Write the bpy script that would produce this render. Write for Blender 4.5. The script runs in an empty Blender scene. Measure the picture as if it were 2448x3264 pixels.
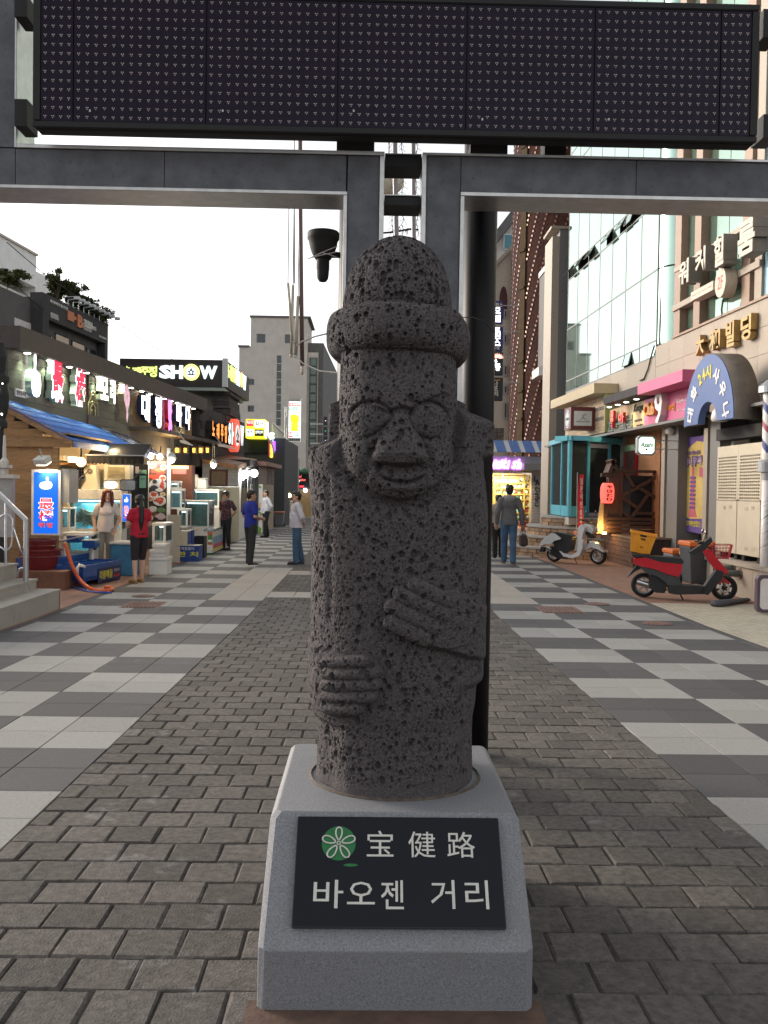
import bpy,bmesh,math,random
import numpy as np
from mathutils import Vector,Matrix,Euler
random.seed(7)
rng=np.random.default_rng(11)
SC=bpy.context.scene
COL=SC.collection
R=math.radians
#camera
F,CX,CY,CAM_H=2948.0,1224.0,1632.0,1.53
YAW,PITCH,ROLL=0.0182,R(70/2948*57.3),0.0150
def cam_dir(x,fwd,up):
 cp,sp,cy,sy=math.cos(PITCH),math.sin(PITCH),math.cos(YAW),math.sin(YAW)
 y,z=fwd*cp+up*sp,-fwd*sp+up*cp
 return Vector((x*cy+y*sy,-x*sy+y*cy,z))
cr,sr=math.cos(ROLL),math.sin(ROLL)
right,up_,fw=cam_dir(cr,0,sr),cam_dir(-sr,0,cr),cam_dir(0,1,0)
cam=bpy.data.objects.new('camera',bpy.data.cameras.new('camera'))
COL.objects.link(cam)
m=Matrix((right,up_,-fw)).transposed().to_4x4()
m.translation=(0,0,CAM_H)
cam.matrix_world=m
cam.data.sensor_fit='VERTICAL'
cam.data.sensor_height=24.0
cam.data.lens=F/3264*24.0
cam.data.clip_start,cam.data.clip_end=0.05,2000
SC.camera=cam
#sky, sun, exposure
SUN_EL,SUN_AZ=R(17),R(-57)
W=bpy.data.worlds.new('World')
SC.world=W
W.use_nodes=True
nt=W.node_tree
nt.nodes.clear()
wo=nt.nodes.new('ShaderNodeOutputWorld')
bg=nt.nodes.new('ShaderNodeBackground')
sky=nt.nodes.new('ShaderNodeTexSky')
sky.sky_type='NISHITA'
sky.sun_disc=False
sky.sun_elevation=SUN_EL
sky.sun_rotation=SUN_AZ
sky.air_density,sky.dust_density,sky.ozone_density=1.0,2.5,1.0
hs=nt.nodes.new('ShaderNodeHueSaturation')
hs.inputs['Saturation'].default_value=0.14
bg.inputs['Strength'].default_value=0.15
nt.links.new(sky.outputs[0],hs.inputs['Color'])
nt.links.new(hs.outputs[0],bg.inputs['Color'])
nt.links.new(bg.outputs[0],wo.inputs['Surface'])
sl=bpy.data.lights.new('sun','SUN')
sl.energy,sl.angle,sl.color=0.9,R(14),(1.0,0.74,0.48)
sun=bpy.data.objects.new('sun',sl)
COL.objects.link(sun)
sd=Vector((math.sin(SUN_AZ)*math.cos(SUN_EL),math.cos(SUN_AZ)*math.cos(SUN_EL),math.sin(SUN_EL)))
sun.rotation_euler=sd.to_track_quat('Z','Y').to_euler()
sun.location=sd*60
vs=SC.view_settings
vs.view_transform,vs.look,vs.exposure,vs.gamma,vs.use_curve_mapping="Standard","None",1.0,1.0,False
cyc=SC.cycles
cyc.use_denoising=True
cyc.max_bounces,cyc.diffuse_bounces,cyc.glossy_bounces,cyc.transmission_bounces,cyc.transparent_max_bounces=6,3,3,5,8
cyc.caustics_reflective=cyc.caustics_refractive=False
cyc.sample_clamp_indirect=6.0
#pixel survey -> real points
CR=dict(c1=(0,700,.36166),c2=(0,1300,.36166),c3=(500,950,.33152),c4=(500,1350,.30139),c5=(1500,650,.57143),c6=(1500,1350,.30139),c7=(1850,1250,.36046),g1=(0,0,.73779),g2=(1224,0,.73779),s3=(950,700,.42961),s4=(900,1600,.45208),p5=(750,2350,.63291),f6=(0,1750,.60277),f7=(1500,1750,.57143),u1=(850,450,.22607),b2=(850,1200,.20349),e3=(350,1100,.27125),e4=(0,1050,.21097),r5=(2100,1350,.27124),t6=(1550,650,.27125),k7=(1150,450,.15823),w1=(180,1420,.18083),w4=(0,1500,.20352),w5=(650,1380,.15069),bt=(0,880,.217),st=(470,1420,.19892),pe=(740,1500,.15672),wk=(2000,650,.27004),ac=(2330,1250,.32065),kg=(1780,1180,.25316),D=(0,0,1.47559),S=(0,0,1.0))
def ray(c,x,y):
 ox,oy,s=CR[c]
 du,dv=ox+x*s-CX,oy+y*s-CY
 u,v=du*cr+dv*sr,-du*sr+dv*cr
 return cam_dir(u/F,1,-v/F)
EYE=Vector((0,0,CAM_H))
def atY(c,x,y,Y):
 d=ray(c,x,y)
 return EYE+d*(Y/d.y)
def atX(c,x,y,X):
 d=ray(c,x,y)
 return EYE+d*(X/d.x)
SLOPE,KINK=0.0149,12.0
def gz(Y):
 return-SLOPE*min(max(Y,-30.0),KINK)
def atG(c,x,y,dz=0.0):
 d=ray(c,x,y)
 t=(-SLOPE*KINK+dz-CAM_H)/d.z
 p=EYE+d*t
 if p.y<KINK:
  t=(dz-CAM_H)/(d.z+SLOPE*d.y)
  p=EYE+d*t
 return p
def rectY(c,x0,y0,x1,y1,Y):
 a,b,e,f=atY(c,x0,y0,Y),atY(c,x1,y0,Y),atY(c,x0,y1,Y),atY(c,x1,y1,Y)
 return((a.x+e.x)/2,(b.x+f.x)/2,(e.z+f.z)/2,(a.z+b.z)/2)
#materials
MATS={}
def M(name,col=(.5,.5,.5),rough=.75,metal=0.0,var=.15,scale=6.0,bump=0.0,bscale=60.0,emit=None,es=0.0,rand=0.0,trans=0.0,alpha=1.0,coat=0.0,spec=.5,stretch=None,stain=None,wpos=False):
 if name in MATS:return MATS[name]
 m=bpy.data.materials.new(name)
 m.use_nodes=True
 n,l=m.node_tree.nodes,m.node_tree.links
 b=n['Principled BSDF']
 b.inputs['Roughness'].default_value=rough
 b.inputs['Metallic'].default_value=metal
 b.inputs['Specular IOR Level'].default_value=spec
 b.inputs['Transmission Weight'].default_value=trans
 b.inputs['Alpha'].default_value=alpha
 b.inputs['Coat Weight'].default_value=coat
 c4=(*col,1)
 b.inputs['Base Color'].default_value=c4
 src=None
 if var or bump or rand or stain:
  tc=n.new('ShaderNodeTexCoord')
  vec=tc.outputs['Object']
  if wpos:vec=n.new('ShaderNodeNewGeometry').outputs['Position']
  if stretch:
   mp=n.new('ShaderNodeMapping')
   mp.inputs['Scale'].default_value=stretch
   l.new(vec,mp.inputs[0]);vec=mp.outputs[0]
 if var or rand:
  nz=n.new('ShaderNodeTexNoise')
  nz.inputs['Scale'].default_value=scale
  nz.inputs['Detail'].default_value=5
  nz.inputs['Roughness'].default_value=.65
  l.new(vec,nz.inputs['Vector'])
  mr=n.new('ShaderNodeMapRange')
  mr.inputs[1].default_value,mr.inputs[2].default_value=.28,.72
  mr.inputs[3].default_value,mr.inputs[4].default_value=1-var*1.5,1+var*1.5
  l.new(nz.outputs['Fac'],mr.inputs[0])
  val=mr.outputs[0]
  if rand:
   oi=n.new('ShaderNodeObjectInfo')
   m2=n.new('ShaderNodeMapRange')
   m2.inputs[3].default_value,m2.inputs[4].default_value=1-rand,1+rand
   ge=n.new('ShaderNodeNewGeometry')
   ad=n.new('ShaderNodeMath');ad.operation='ADD'
   l.new(oi.outputs['Random'],ad.inputs[0]);l.new(ge.outputs['Random Per Island'],ad.inputs[1])
   fr_=n.new('ShaderNodeMath');fr_.operation='FRACT'
   l.new(ad.outputs[0],fr_.inputs[0]);l.new(fr_.outputs[0],m2.inputs[0])
   mm=n.new('ShaderNodeMath');mm.operation='MULTIPLY'
   l.new(val,mm.inputs[0]);l.new(m2.outputs[0],mm.inputs[1])
   val=mm.outputs[0]
  mx=n.new('ShaderNodeVectorMath');mx.operation='SCALE'
  mx.inputs[0].default_value=col
  l.new(val,mx.inputs['Scale'])
  src=mx.outputs[0]
 if stain:
  sc_,th=stain[1],stain[2]
  n2=n.new('ShaderNodeTexNoise');n2.inputs['Scale'].default_value=sc_;n2.inputs['Detail'].default_value=8
  n2.inputs['Roughness'].default_value=.7
  l.new(vec,n2.inputs['Vector'])
  r2=n.new('ShaderNodeMapRange');r2.inputs[1].default_value,r2.inputs[2].default_value=th,th+.16
  l.new(n2.outputs['Fac'],r2.inputs[0])
  mix=n.new('ShaderNodeMix');mix.data_type='RGBA'
  if src is not None:l.new(src,mix.inputs[6])
  else:mix.inputs[6].default_value=c4
  mix.inputs[7].default_value=(*stain[0],1)
  l.new(r2.outputs[0],mix.inputs[0])
  src=mix.outputs[2]
 if src is not None:l.new(src,b.inputs['Base Color'])
 if bump:
  nb=n.new('ShaderNodeTexNoise');nb.inputs['Scale'].default_value=bscale;nb.inputs['Detail'].default_value=4
  l.new(vec,nb.inputs['Vector'])
  bp=n.new('ShaderNodeBump');bp.inputs['Strength'].default_value=bump;bp.inputs['Distance'].default_value=.01
  l.new(nb.outputs['Fac'],bp.inputs['Height'])
  l.new(bp.outputs[0],b.inputs['Normal'])
 if emit:
  b.inputs['Emission Color'].default_value=(*emit,1)
  b.inputs['Emission Strength'].default_value=es
 MATS[name]=m
 return m
def EM(name,col,es,base=None):
 return M(name,base or tuple(min(.85,c)for c in col),rough=.5,var=0,emit=col,es=es)
def glass(name,col=(.8,.9,.9),rough=.02,mixf=.25):
 """window glass: a clear sheet that reflects; mixf = how dark or tinted the sheet is"""
 if name in MATS:return MATS[name]
 m=bpy.data.materials.new(name);m.use_nodes=True
 n,l=m.node_tree.nodes,m.node_tree.links
 b=n['Principled BSDF'];o=n['Material Output']
 b.inputs['Base Color'].default_value=(*col,1)
 b.inputs['Roughness'].default_value=rough
 tr=n.new('ShaderNodeBsdfTransparent');tr.inputs[0].default_value=(*[min(1,.55+.45*c)for c in col],1)
 gl=n.new('ShaderNodeBsdfGlossy');gl.inputs['Roughness'].default_value=rough
 fr=n.new('ShaderNodeFresnel');fr.inputs['IOR'].default_value=1.5
 m1=n.new('ShaderNodeMixShader');m2=n.new('ShaderNodeMixShader')
 m1.inputs[0].default_value=mixf
 l.new(tr.outputs[0],m1.inputs[1]);l.new(b.outputs[0],m1.inputs[2])
 l.new(fr.outputs[0],m2.inputs[0]);l.new(m1.outputs[0],m2.inputs[1]);l.new(gl.outputs[0],m2.inputs[2])
 l.new(m2.outputs[0],o.inputs[0])
 MATS[name]=m
 return m
#objects
ORG={}
def tag(o,label=None,cat=None,group=None,kind=None):
 if label:o['label']=label
 if cat:o['category']=cat
 if group:o['group']=group
 if kind:o['kind']=kind
 return o
def thing(name,label,cat,loc=(0,0,0),group=None,rz=0.0):
 o=bpy.data.objects.new(name,None)
 o.empty_display_size=.1
 COL.objects.link(o)
 o.location=loc
 o.rotation_euler=(0,0,rz)
 ORG[o.name]=Vector(loc)
 return tag(o,label,cat,group)
def root_of(o):
 while o.parent:o=o.parent
 return o
def copy_tree(o,parent=None):
 c=o.copy();COL.objects.link(c);c.parent=parent
 for ch in list(o.children):
  if ch.name in SC.objects:copy_tree(ch,c)
 return c
class MB:
 def __init__(s):s.v,s.f,s.m,s.mi,s.T=[],[],[],0,None
 def add(s,vs,fs,mi=None):
  k=len(s.v)
  if s.T is not None:vs=[s.T@Vector(p)for p in vs]
  s.v+=[tuple(p)for p in vs]
  s.f+=[tuple(i+k for i in f)for f in fs]
  s.m+=[s.mi if mi is None else mi]*len(fs)
  return s
 def box(s,x0,x1,y0,y1,z0,z1,mi=None,bev=0.0):
  if bev:
   b=min(bev,(x1-x0)*.45,(y1-y0)*.45,(z1-z0)*.45)
   vs,fs=[],[]
   for z,i in((z0,1),(z0+b,0),(z1-b,0),(z1,1)):
    e=b if i else 0
    vs+=[(x0+e+b*(not i)*0,y0+e,z),(x1-e,y0+e,z),(x1-e,y1-e,z),(x0+e,y1-e,z)]
   fs=[(3,2,1,0),(12,13,14,15)]
   for r in range(3):
    for k in range(4):
     a,c=r*4+k,r*4+(k+1)%4
     fs.append((a,c,c+4,a+4))
   return s.add(vs,fs,mi)
  return s.add([(x0,y0,z0),(x1,y0,z0),(x1,y1,z0),(x0,y1,z0),(x0,y0,z1),(x1,y0,z1),(x1,y1,z1),(x0,y1,z1)],[(0,3,2,1),(4,5,6,7),(0,1,5,4),(1,2,6,5),(2,3,7,6),(3,0,4,7)],mi)
 def obox(s,o,r,u,n,mi=None):
  o,r,u,n=Vector(o),Vector(r),Vector(u),Vector(n)
  vs=[o,o+r,o+r+n,o+n,o+u,o+r+u,o+r+n+u,o+n+u]
  fs=[(0,3,2,1),(4,5,6,7),(0,1,5,4),(1,2,6,5),(2,3,7,6),(3,0,4,7)]
  if r.cross(u).dot(n)>0:fs=[f[::-1]for f in fs]
  return s.add(vs,fs,mi)
 def quad(s,a,b,c,d,mi=None):return s.add([a,b,c,d],[(0,1,2,3)],mi)
 def cyl(s,p0,p1,r0,r1=None,n=12,mi=None,caps=True):
  r1=r0 if r1 is None else r1
  return s.tube([p0,p1],[r0,r1],n,mi,caps)
 def tube(s,pts,rad,n=8,mi=None,caps=True):
  pts=[Vector(p)for p in pts]
  if not hasattr(rad,'__len__'):rad=[rad]*len(pts)
  vs,fs=[],[]
  prev=None
  for i,p in enumerate(pts):
   t=(pts[min(i+1,len(pts)-1)]-pts[max(i-1,0)]).normalized()
   if prev is None:
    a=Vector((0,0,1))if abs(t.z)<.9 else Vector((1,0,0))
    x=t.cross(a).normalized()
   else:
    x=(prev-t*prev.dot(t)).normalized()
   prev=x
   y=t.cross(x)
   for k in range(n):
    w=2*math.pi*k/n
    vs.append(p+(x*math.cos(w)+y*math.sin(w))*rad[i])
  for i in range(len(pts)-1):
   for k in range(n):
    a,b=i*n+k,i*n+(k+1)%n
    fs.append((a,b,b+n,a+n))
  if caps:
   fs.append(tuple(range(n))[::-1]);e=(len(pts)-1)*n
   fs.append(tuple(range(e,e+n)))
  return s.add(vs,fs,mi)
 def lathe(s,prof,c=(0,0,0),n=24,mi=None,sx=1,sy=1,axis='Z',a0=0,a1=2*math.pi):
  """prof: list of (radius, height) turned about the axis through c"""
  full=abs(a1-a0-2*math.pi)<1e-6
  k_=n if full else n+1
  vs,fs=[],[]
  for r,h in prof:
   for k in range(k_):
    w=a0+(a1-a0)*k/n
    x,y=r*math.cos(w)*sx,r*math.sin(w)*sy
    v={'Z':(x,y,h),'X':(h,x,y),'Y':(x,h,y)}[axis]
    vs.append((c[0]+v[0],c[1]+v[1],c[2]+v[2]))
  for i in range(len(prof)-1):
   for k in range(n):
    a,b=i*k_+k,i*k_+(k+1)%k_
    fs.append((a,b,b+k_,a+k_))
  return s.add(vs,fs,mi)
 def sph(s,c,r,n=14,m=8,mi=None,sc=(1,1,1)):
  vs,fs=[],[]
  for i in range(m+1):
   t=math.pi*i/m
   for k in range(n):
    w=2*math.pi*k/n
    vs.append((c[0]+r*sc[0]*math.sin(t)*math.cos(w),c[1]+r*sc[1]*math.sin(t)*math.sin(w),c[2]+r*sc[2]*math.cos(t)))
  for i in range(m):
   for k in range(n):
    a,b=i*n+k,i*n+(k+1)%n
    fs.append((a,a+n,b+n,b))
  return s.add(vs,fs,mi)
 def prism(s,poly,o,r,u,n,depth,mi=None,mi_side=None):
  """2-D outline (list of (a, b)) in the plane o + a r + b u, given thickness depth along -n"""
  o,r,u,n=Vector(o),Vector(r),Vector(u),Vector(n)
  k=len(poly)
  fr=[o+r*a+u*b for a,b in poly]
  bk=[p-n*depth for p in fr]
  s.add(fr+bk,[tuple(range(k)),tuple(range(2*k-1,k-1,-1))],mi)
  vs=fr+bk
  return s.add(vs,[(i,i+k,(i+1)%k+k,(i+1)%k)for i in range(k)],mi if mi_side is None else mi_side)
 def build(s,name,mats,parent=None,smooth=False,org=None,local=False,fix=True):
  me=bpy.data.meshes.new(name)
  o0=Vector((0,0,0))
  if not local:
   if parent is not None:o0=ORG.get(root_of(parent).name,o0)
   elif org is not None:o0=Vector(org)
  vs=s.v if o0.length==0 else[(p[0]-o0.x,p[1]-o0.y,p[2]-o0.z)for p in s.v]
  me.from_pydata(vs,[],s.f)
  if not isinstance(mats,(list,tuple)):mats=[mats]
  for mt in mats:me.materials.append(mt)
  if len(mats)>1:me.polygons.foreach_set('material_index',s.m)
  if smooth:me.polygons.foreach_set('use_smooth',[True]*len(me.polygons))
  if fix:
   bm=bmesh.new();bm.from_mesh(me)
   bmesh.ops.recalc_face_normals(bm,faces=bm.faces)
   bm.to_mesh(me);bm.free()
  me.update()
  o=bpy.data.objects.new(name,me)
  COL.objects.link(o)
  if parent is not None:o.parent=parent
  elif org is not None:
   o.location=o0;ORG[o.name]=o0
  return o
def part(name,mats,parent,mb,**k):return mb.build(name,mats,parent,**k)
def one(name,mats,mb,label,cat,org,group=None,**k):
 return tag(mb.build(name,mats,None,org=org,**k),label,cat,group)
def bevel(o,w=.006,seg=2):
 md=o.modifiers.new('edge','BEVEL');md.width=w;md.segments=seg;md.limit_method='ANGLE';md.angle_limit=R(40)
 return o
WORK=bpy.data.scenes.new('workshop')
def evaluated(o):
 WORK.collection.objects.link(o)
 vl=WORK.view_layers[0]
 vl.update()
 dg=vl.depsgraph
 me=bpy.data.meshes.new_from_object(o.evaluated_get(dg))
 WORK.collection.objects.unlink(o)
 return me
#writing
TXT={}
def glyphs(body,ext=.05,off=0.0,res=2,shear=0.0):
 key=(body,ext,off,res,shear)
 if key not in TXT:
  c=bpy.data.curves.new('t','FONT')
  c.body,c.extrude,c.offset,c.resolution_u,c.shear=body,ext,off,res,shear
  c.align_x='LEFT'
  o=bpy.data.objects.new('t',c)
  me=evaluated(o)
  v=np.empty(len(me.vertices)*3);me.vertices.foreach_get('co',v);v=v.reshape(-1,3)
  f=[tuple(p.vertices)for p in me.polygons]
  bpy.data.objects.remove(o);bpy.data.curves.remove(c);bpy.data.meshes.remove(me)
  TXT[key]=(v,f)
 return TXT[key]
def text(mb,body,o,r,u,w,h,depth=.01,off=0.0,mi=None,shear=0.0,ref=None):
 """put body's outline into the rectangle at o (lower left), r/u unit vectors, w x h; front faces r x u; depth thick"""
 v,f=glyphs(body,.05,off,2,shear)
 rv=glyphs(body,.05,0.0,2,shear)[0]if off else v
 if len(v)==0:return
 lo,hi=rv.min(0),rv.max(0)
 o,r,u=Vector(o),Vector(r).normalized(),Vector(u).normalized()
 n=r.cross(u)
 a=(v[:,0]-lo[0])/max(hi[0]-lo[0],1e-6)*w
 b=(v[:,1]-lo[1])/max(hi[1]-lo[1],1e-6)*h
 z=np.where(v[:,2]>0,depth,0.0)
 P=np.outer(a,r)+np.outer(b,u)+np.outer(z,n)+np.array(o)
 mb.add([tuple(p)for p in P],f,mi)
XR,ZU=Vector((1,0,0)),Vector((0,0,1))
def lettering(parent,body,rect,Y,mat,depth=.008,off=.01,name='lettering',shear=0.0,split=False):
 """writing on a face toward the camera at depth Y; rect = X0, X1, Z0, Z1"""
 mb=MB()
 x0,x1,z0,z1=rect
 text(mb,body,(x0,Y,z0),XR,ZU,x1-x0,z1-z0,depth,off,None,shear)
 return mb.build(name,mat,parent,fix=False)
def lamp(name,parent,loc,energy,col=(1,.85,.6),kind='POINT',size=.05,rot=None,spot=R(80),blend=.6):
 l=bpy.data.lights.new(name,kind);l.energy=energy;l.color=col
 if kind=='AREA':l.size=size
 else:l.shadow_soft_size=size
 if kind=='SPOT':l.spot_size=spot;l.spot_blend=blend
 o=bpy.data.objects.new(name,l);COL.objects.link(o)
 if parent is not None:
  o.parent=parent;o.location=Vector(loc)-ORG.get(root_of(parent).name,Vector((0,0,0)))
 else:o.location=loc
 if rot:o.rotation_euler=rot
 return o
def remesh(mb,name,mats,parent=None,voxel=.01,smooth=2,org=None,local=False):
 o=mb.build(name,mats,parent,True,org,local)
 md=o.modifiers.new('r','REMESH');md.mode='VOXEL';md.voxel_size=voxel;md.use_smooth_shade=True
 if smooth:
  ms=o.modifiers.new('s','SMOOTH');ms.iterations=smooth;ms.factor=.5
 par_=o.parent;o.parent=None
 me=evaluated(o)
 o.parent=par_
 o.modifiers.clear()
 old=o.data;o.data=me;bpy.data.meshes.remove(old)
 me.materials.clear()
 for mt in(mats if isinstance(mats,(list,tuple))else[mats]):me.materials.append(mt)
 me.polygons.foreach_set('use_smooth',[True]*len(me.polygons))
 return o
#the street
def to_px(p):
 q=cam.matrix_world.inverted()@Vector(p)
 return(CX+F*q.x/-q.z,CY-F*q.y/-q.z,-q.z)if q.z<-.05 else(1e9,1e9,-1)
def in_view(p,mar=60):
 x,y,d=to_px(p)
 return d>0 and-mar<x<2448+mar and-mar<y<3264+mar
m_mortar=M('joint_sand',(.062,.054,.047),.95,var=.3,scale=20,bump=.3,bscale=200)
m_light=M('pale_granite',(.30,.295,.28),.8,var=.10,scale=60,rand=.09,wpos=True,bump=.15,bscale=180,stain=((.22,.21,.2),1.7,.62))
m_dark=M('dark_granite',(.075,.072,.075),.8,var=.12,scale=50,rand=.16,wpos=True,bump=.15,bscale=180,stain=((.17,.165,.16),1.3,.62))
m_warm=M('cream_granite',(.36,.33,.29),.8,var=.10,scale=60,rand=.07,wpos=True,bump=.15,bscale=180,stain=((.3,.26,.22),1.7,.60))
m_brick=M('grey_paver',(.100,.089,.080),.9,var=.30,scale=30,rand=.24,wpos=True,bump=.6,bscale=120,stain=((.27,.265,.26),2.9,.60))
m_terra=M('terracotta_paving',(.26,.145,.10),.85,var=.14,scale=5,bump=.2,bscale=90,stain=((.2,.12,.09),1.2,.58))
m_base=M('asphalt_bed',(.16,.155,.15),.9,var=.15,scale=2,bump=.2,bscale=50)
def sheet(name,x0,x1,y0,y1,dz,mat,parent=None):
 mb=MB()
 ys=sorted({y0,y1,*[y for y in(KINK,)if y0<y<y1]})
 vs,fs=[],[]
 for y in ys:vs+=[(x0,y,gz(y)+dz),(x1,y,gz(y)+dz)]
 for i in range(len(ys)-1):fs.append((2*i,2*i+1,2*i+3,2*i+2))
 mb.add(vs,fs)
 return mb.build(name,mat,parent,fix=False)
tag(sheet('ground',-160,160,-40,420,-.03,m_base),kind='structure')
street=tag(sheet('street',-4.2,4.46,-8,90,-.010,m_mortar),kind='structure')
def paver(w,d,t,slope,jit=0.0,ch=.006):
 """one laid piece: chamfered top whose height follows the street's fall"""
 vs=[]
 for e,z in((0,-t),(0,-ch),(ch,0)):
  for sx,sy in((-1,-1),(1,-1),(1,1),(-1,1)):
   x=sx*(w/2-e)+random.uniform(-jit,jit)
   y=sy*(d/2-e)+random.uniform(-jit,jit)
   vs.append((x,y,z-slope*y+random.uniform(-jit,jit)*.6))
 fs=[(8,9,10,11)]
 for r in(0,4):
  for k in range(4):
   a,b=r+k,r+(k+1)%4
   fs.append((a,b,b+4,a+4))
 return vs,fs
def lay(parent,name,cells,mats,limit,stuff,t=.022,variants=1,jit=0.0,ch=.003):
 """cells: (x, y, w, d, material index). The `limit` that show largest become pieces of their own, the rest one joined part."""
 vis=[c for c in cells if in_view((c[0],c[1],gz(c[1])),150)]
 vis.sort(key=lambda c:c[1]**2+.3*c[0]**2)
 cache={}
 for c in vis[:limit]:
  sl=SLOPE if c[1]<KINK else 0.0
  key=(round(c[2],3),round(c[3],3),c[4],sl,random.randrange(variants))
  if key not in cache:
   me=bpy.data.meshes.new(name)
   v,f=paver(c[2],c[3],t,sl,jit,ch)
   me.from_pydata(v,[],f);me.materials.append(mats[c[4]]);cache[key]=me
  o=bpy.data.objects.new(name,cache[key]);COL.objects.link(o)
  o.parent=parent
  o.location=Vector((c[0],c[1],gz(c[1])+random.uniform(-1,1)*jit*.8))-ORG.get(parent.name,Vector((0,0,0)))
 rest=vis[limit:]
 if rest:
  mb=MB()
  for c in rest:
   v,f=paver(c[2],c[3],t,SLOPE if c[1]<KINK else 0.0,jit,ch)
   g=gz(c[1])+random.uniform(-1,1)*jit*.8
   mb.add([(p[0]+c[0],p[1]+c[1],p[2]+g)for p in v],f,c[4])
  tag(mb.build(stuff,mats,parent,fix=False),kind='stuff')
CELL,YT0,XL,XRT=.8387,4.839,-1.574,1.822
cells=[]
for side in(-1,1):
 for j in range(3):
  for k in range(-4,92):
   y0=YT0+k*CELL
   x0=XL-(j+1)*CELL if side<0 else XRT+j*CELL
   mi=0 if(k+j)%2 else 1
   if j==0 and 11<=k<17:mi=2
   h=CELL/2
   for a in(0,1):
    for b in(0,1):
     cells.append((x0+(a+.5)*h,y0+(b+.5)*h,h-.004,h-.003,mi))
for side,x in((-1,-4.145),(1,4.40)):
 y=1.0
 while y<80:
  cells.append((x,y+.3,.105,.596,1));y+=.6
lay(street,'tile',cells,[m_light,m_dark,m_warm],300,'tile_field')
bw=(XRT-XL)/16
cells,row,y=[],0,1.2
while y<60:
 if 14.45<=y<15.2 or 18.35<=y<19.1:
  for i in range(8):cells.append((XL+(i+.5)*bw*2,y+.2,bw*2-.004,.397,1))
  y+=.4;continue
 off=.5 if row%2 else 0
 for i in range(17 if off else 16):
  a=XL+(i-off)*bw;b=a+bw
  a,b=max(a,XL),min(b,XRT)
  if b-a>.05:cells.append(((a+b)/2,y+.104,b-a-random.choice((.003,.005,.008)),.208-random.choice((.003,.004,.006)),0))
 y+=.208;row+=1
cells=[c for c in cells if not(-.2<c[0]<.42 and 2.9<c[1]<3.65)]
lay(street,'brick',cells,[m_brick,m_warm],300,'brick_field',t=.04,variants=9,jit=.0035,ch=.008)
m_cream_t=M('cream_tile',(.43,.39,.31),.7,var=.1,scale=12,rand=.08,wpos=True,bump=.1,stain=((.33,.29,.23),1.1,.58))
m_tpav=M('terracotta_paver',(.28,.155,.105),.85,var=.12,scale=8,rand=.07,wpos=True,bump=.2,bscale=90,stain=((.22,.135,.1),1.2,.56))
left_walk=tag(sheet('left_sidewalk',-9.0,-4.203,-4,80,-.008,m_terra),kind='structure')
right_walk=tag(sheet('right_sidewalk',4.463,9.0,-4,80,-.008,m_terra),kind='structure')
cells=[]
for k in range(18,110):
 for i in range(4):cells.append((-4.36-i*.3,k*.3+.15,.296,.296,0))
lay(left_walk,'tile',cells,[m_tpav],80,'tile_field')
cells=[]
for k in range(48,110):
 for i in range(7):cells.append((4.62+i*.3,k*.3+.15,.296,.296,0))
lay(right_walk,'tile',cells,[m_tpav],150,'tile_field')
cells=[]
for k in range(60,120):
 for i in range(15):
  cells.append((4.525+i*.12,k*.12+.06,.114,.114,0))
lay(right_walk,'cream_tile',cells,[m_cream_t],300,'cream_tile_field',ch=.002)
m_iron=M('rusty_iron',(.20,.115,.095),.7,.2,var=.25,scale=25,bump=.3)
m_irond=M('dark_iron',(.11,.095,.09),.7,.3,var=.25,scale=25,bump=.3)
def grate(c,a,b,e,f,label,slots=9):
 P=[atG(c,*q)for q in(a,b,e,f)]
 x0=(P[0].x+P[3].x)/2;x1=(P[1].x+P[2].x)/2;y0=(P[2].y+P[3].y)/2;y1=(P[0].y+P[1].y)/2
 g=gz((y0+y1)/2)
 t=thing('drain_grate',label,'drain grate',((x0+x1)/2,(y0+y1)/2,g))
 mb=MB();mb.box(x0,x1,y0,y1,g-.02,g+.002);mb.build('frame_plate',m_iron,t)
 n=slots;w=(x1-x0-.06)/n
 for r in range(2):
  for i in range(n):
   mb=MB()
   yy=y0+.03+r*(y1-y0-.03)/2
   mb.box(x0+.03+i*w+w*.18,x0+.03+i*w+w*.82,yy,yy+(y1-y0-.09)/2,g+.0025,g+.012)
   mb.build('bar',m_iron,t)
 return t
grate('f7',(355,318),(590,326),(640,362),(400,356),'rust-red iron drain grate in the checkered paving near the red scooter')
grate('f6',(700,278),(880,280),(840,312),(618,312),'rust-red iron drain grate in the checkered paving in front of the fish tanks')
def manhole(c,x,y,rx,label):
 p,q=atG(c,x,y),atG(c,x+rx,y)
 r=q.x-p.x
 t=thing('manhole_cover',label,'manhole cover',p)
 mb=MB();mb.cyl((p.x,p.y,p.z-.02),(p.x,p.y,p.z+.006),r,n=28);mb.build('rim',m_irond,t)
 mb=MB();mb.cyl((p.x,p.y,p.z),(p.x,p.y,p.z+.009),r*.88,n=28)
 for i in range(-3,4):
  h=math.sqrt(max(.01,.7-(i/4)**2))*r
  mb.box(p.x+i*r*.22-.012,p.x+i*r*.22+.012,p.y-h,p.y+h,p.z+.009,p.z+.015)
 mb.build('lid',m_iron,t)
manhole('f7',705,308,70,'round iron manhole cover just beyond the rust-red grate on the right')
manhole('f7',1040,417,85,'round iron manhole cover nearest the cream tiles on the right')
manhole('f6',760,250,65,'round iron manhole cover near the sandals of the woman in red')
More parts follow.
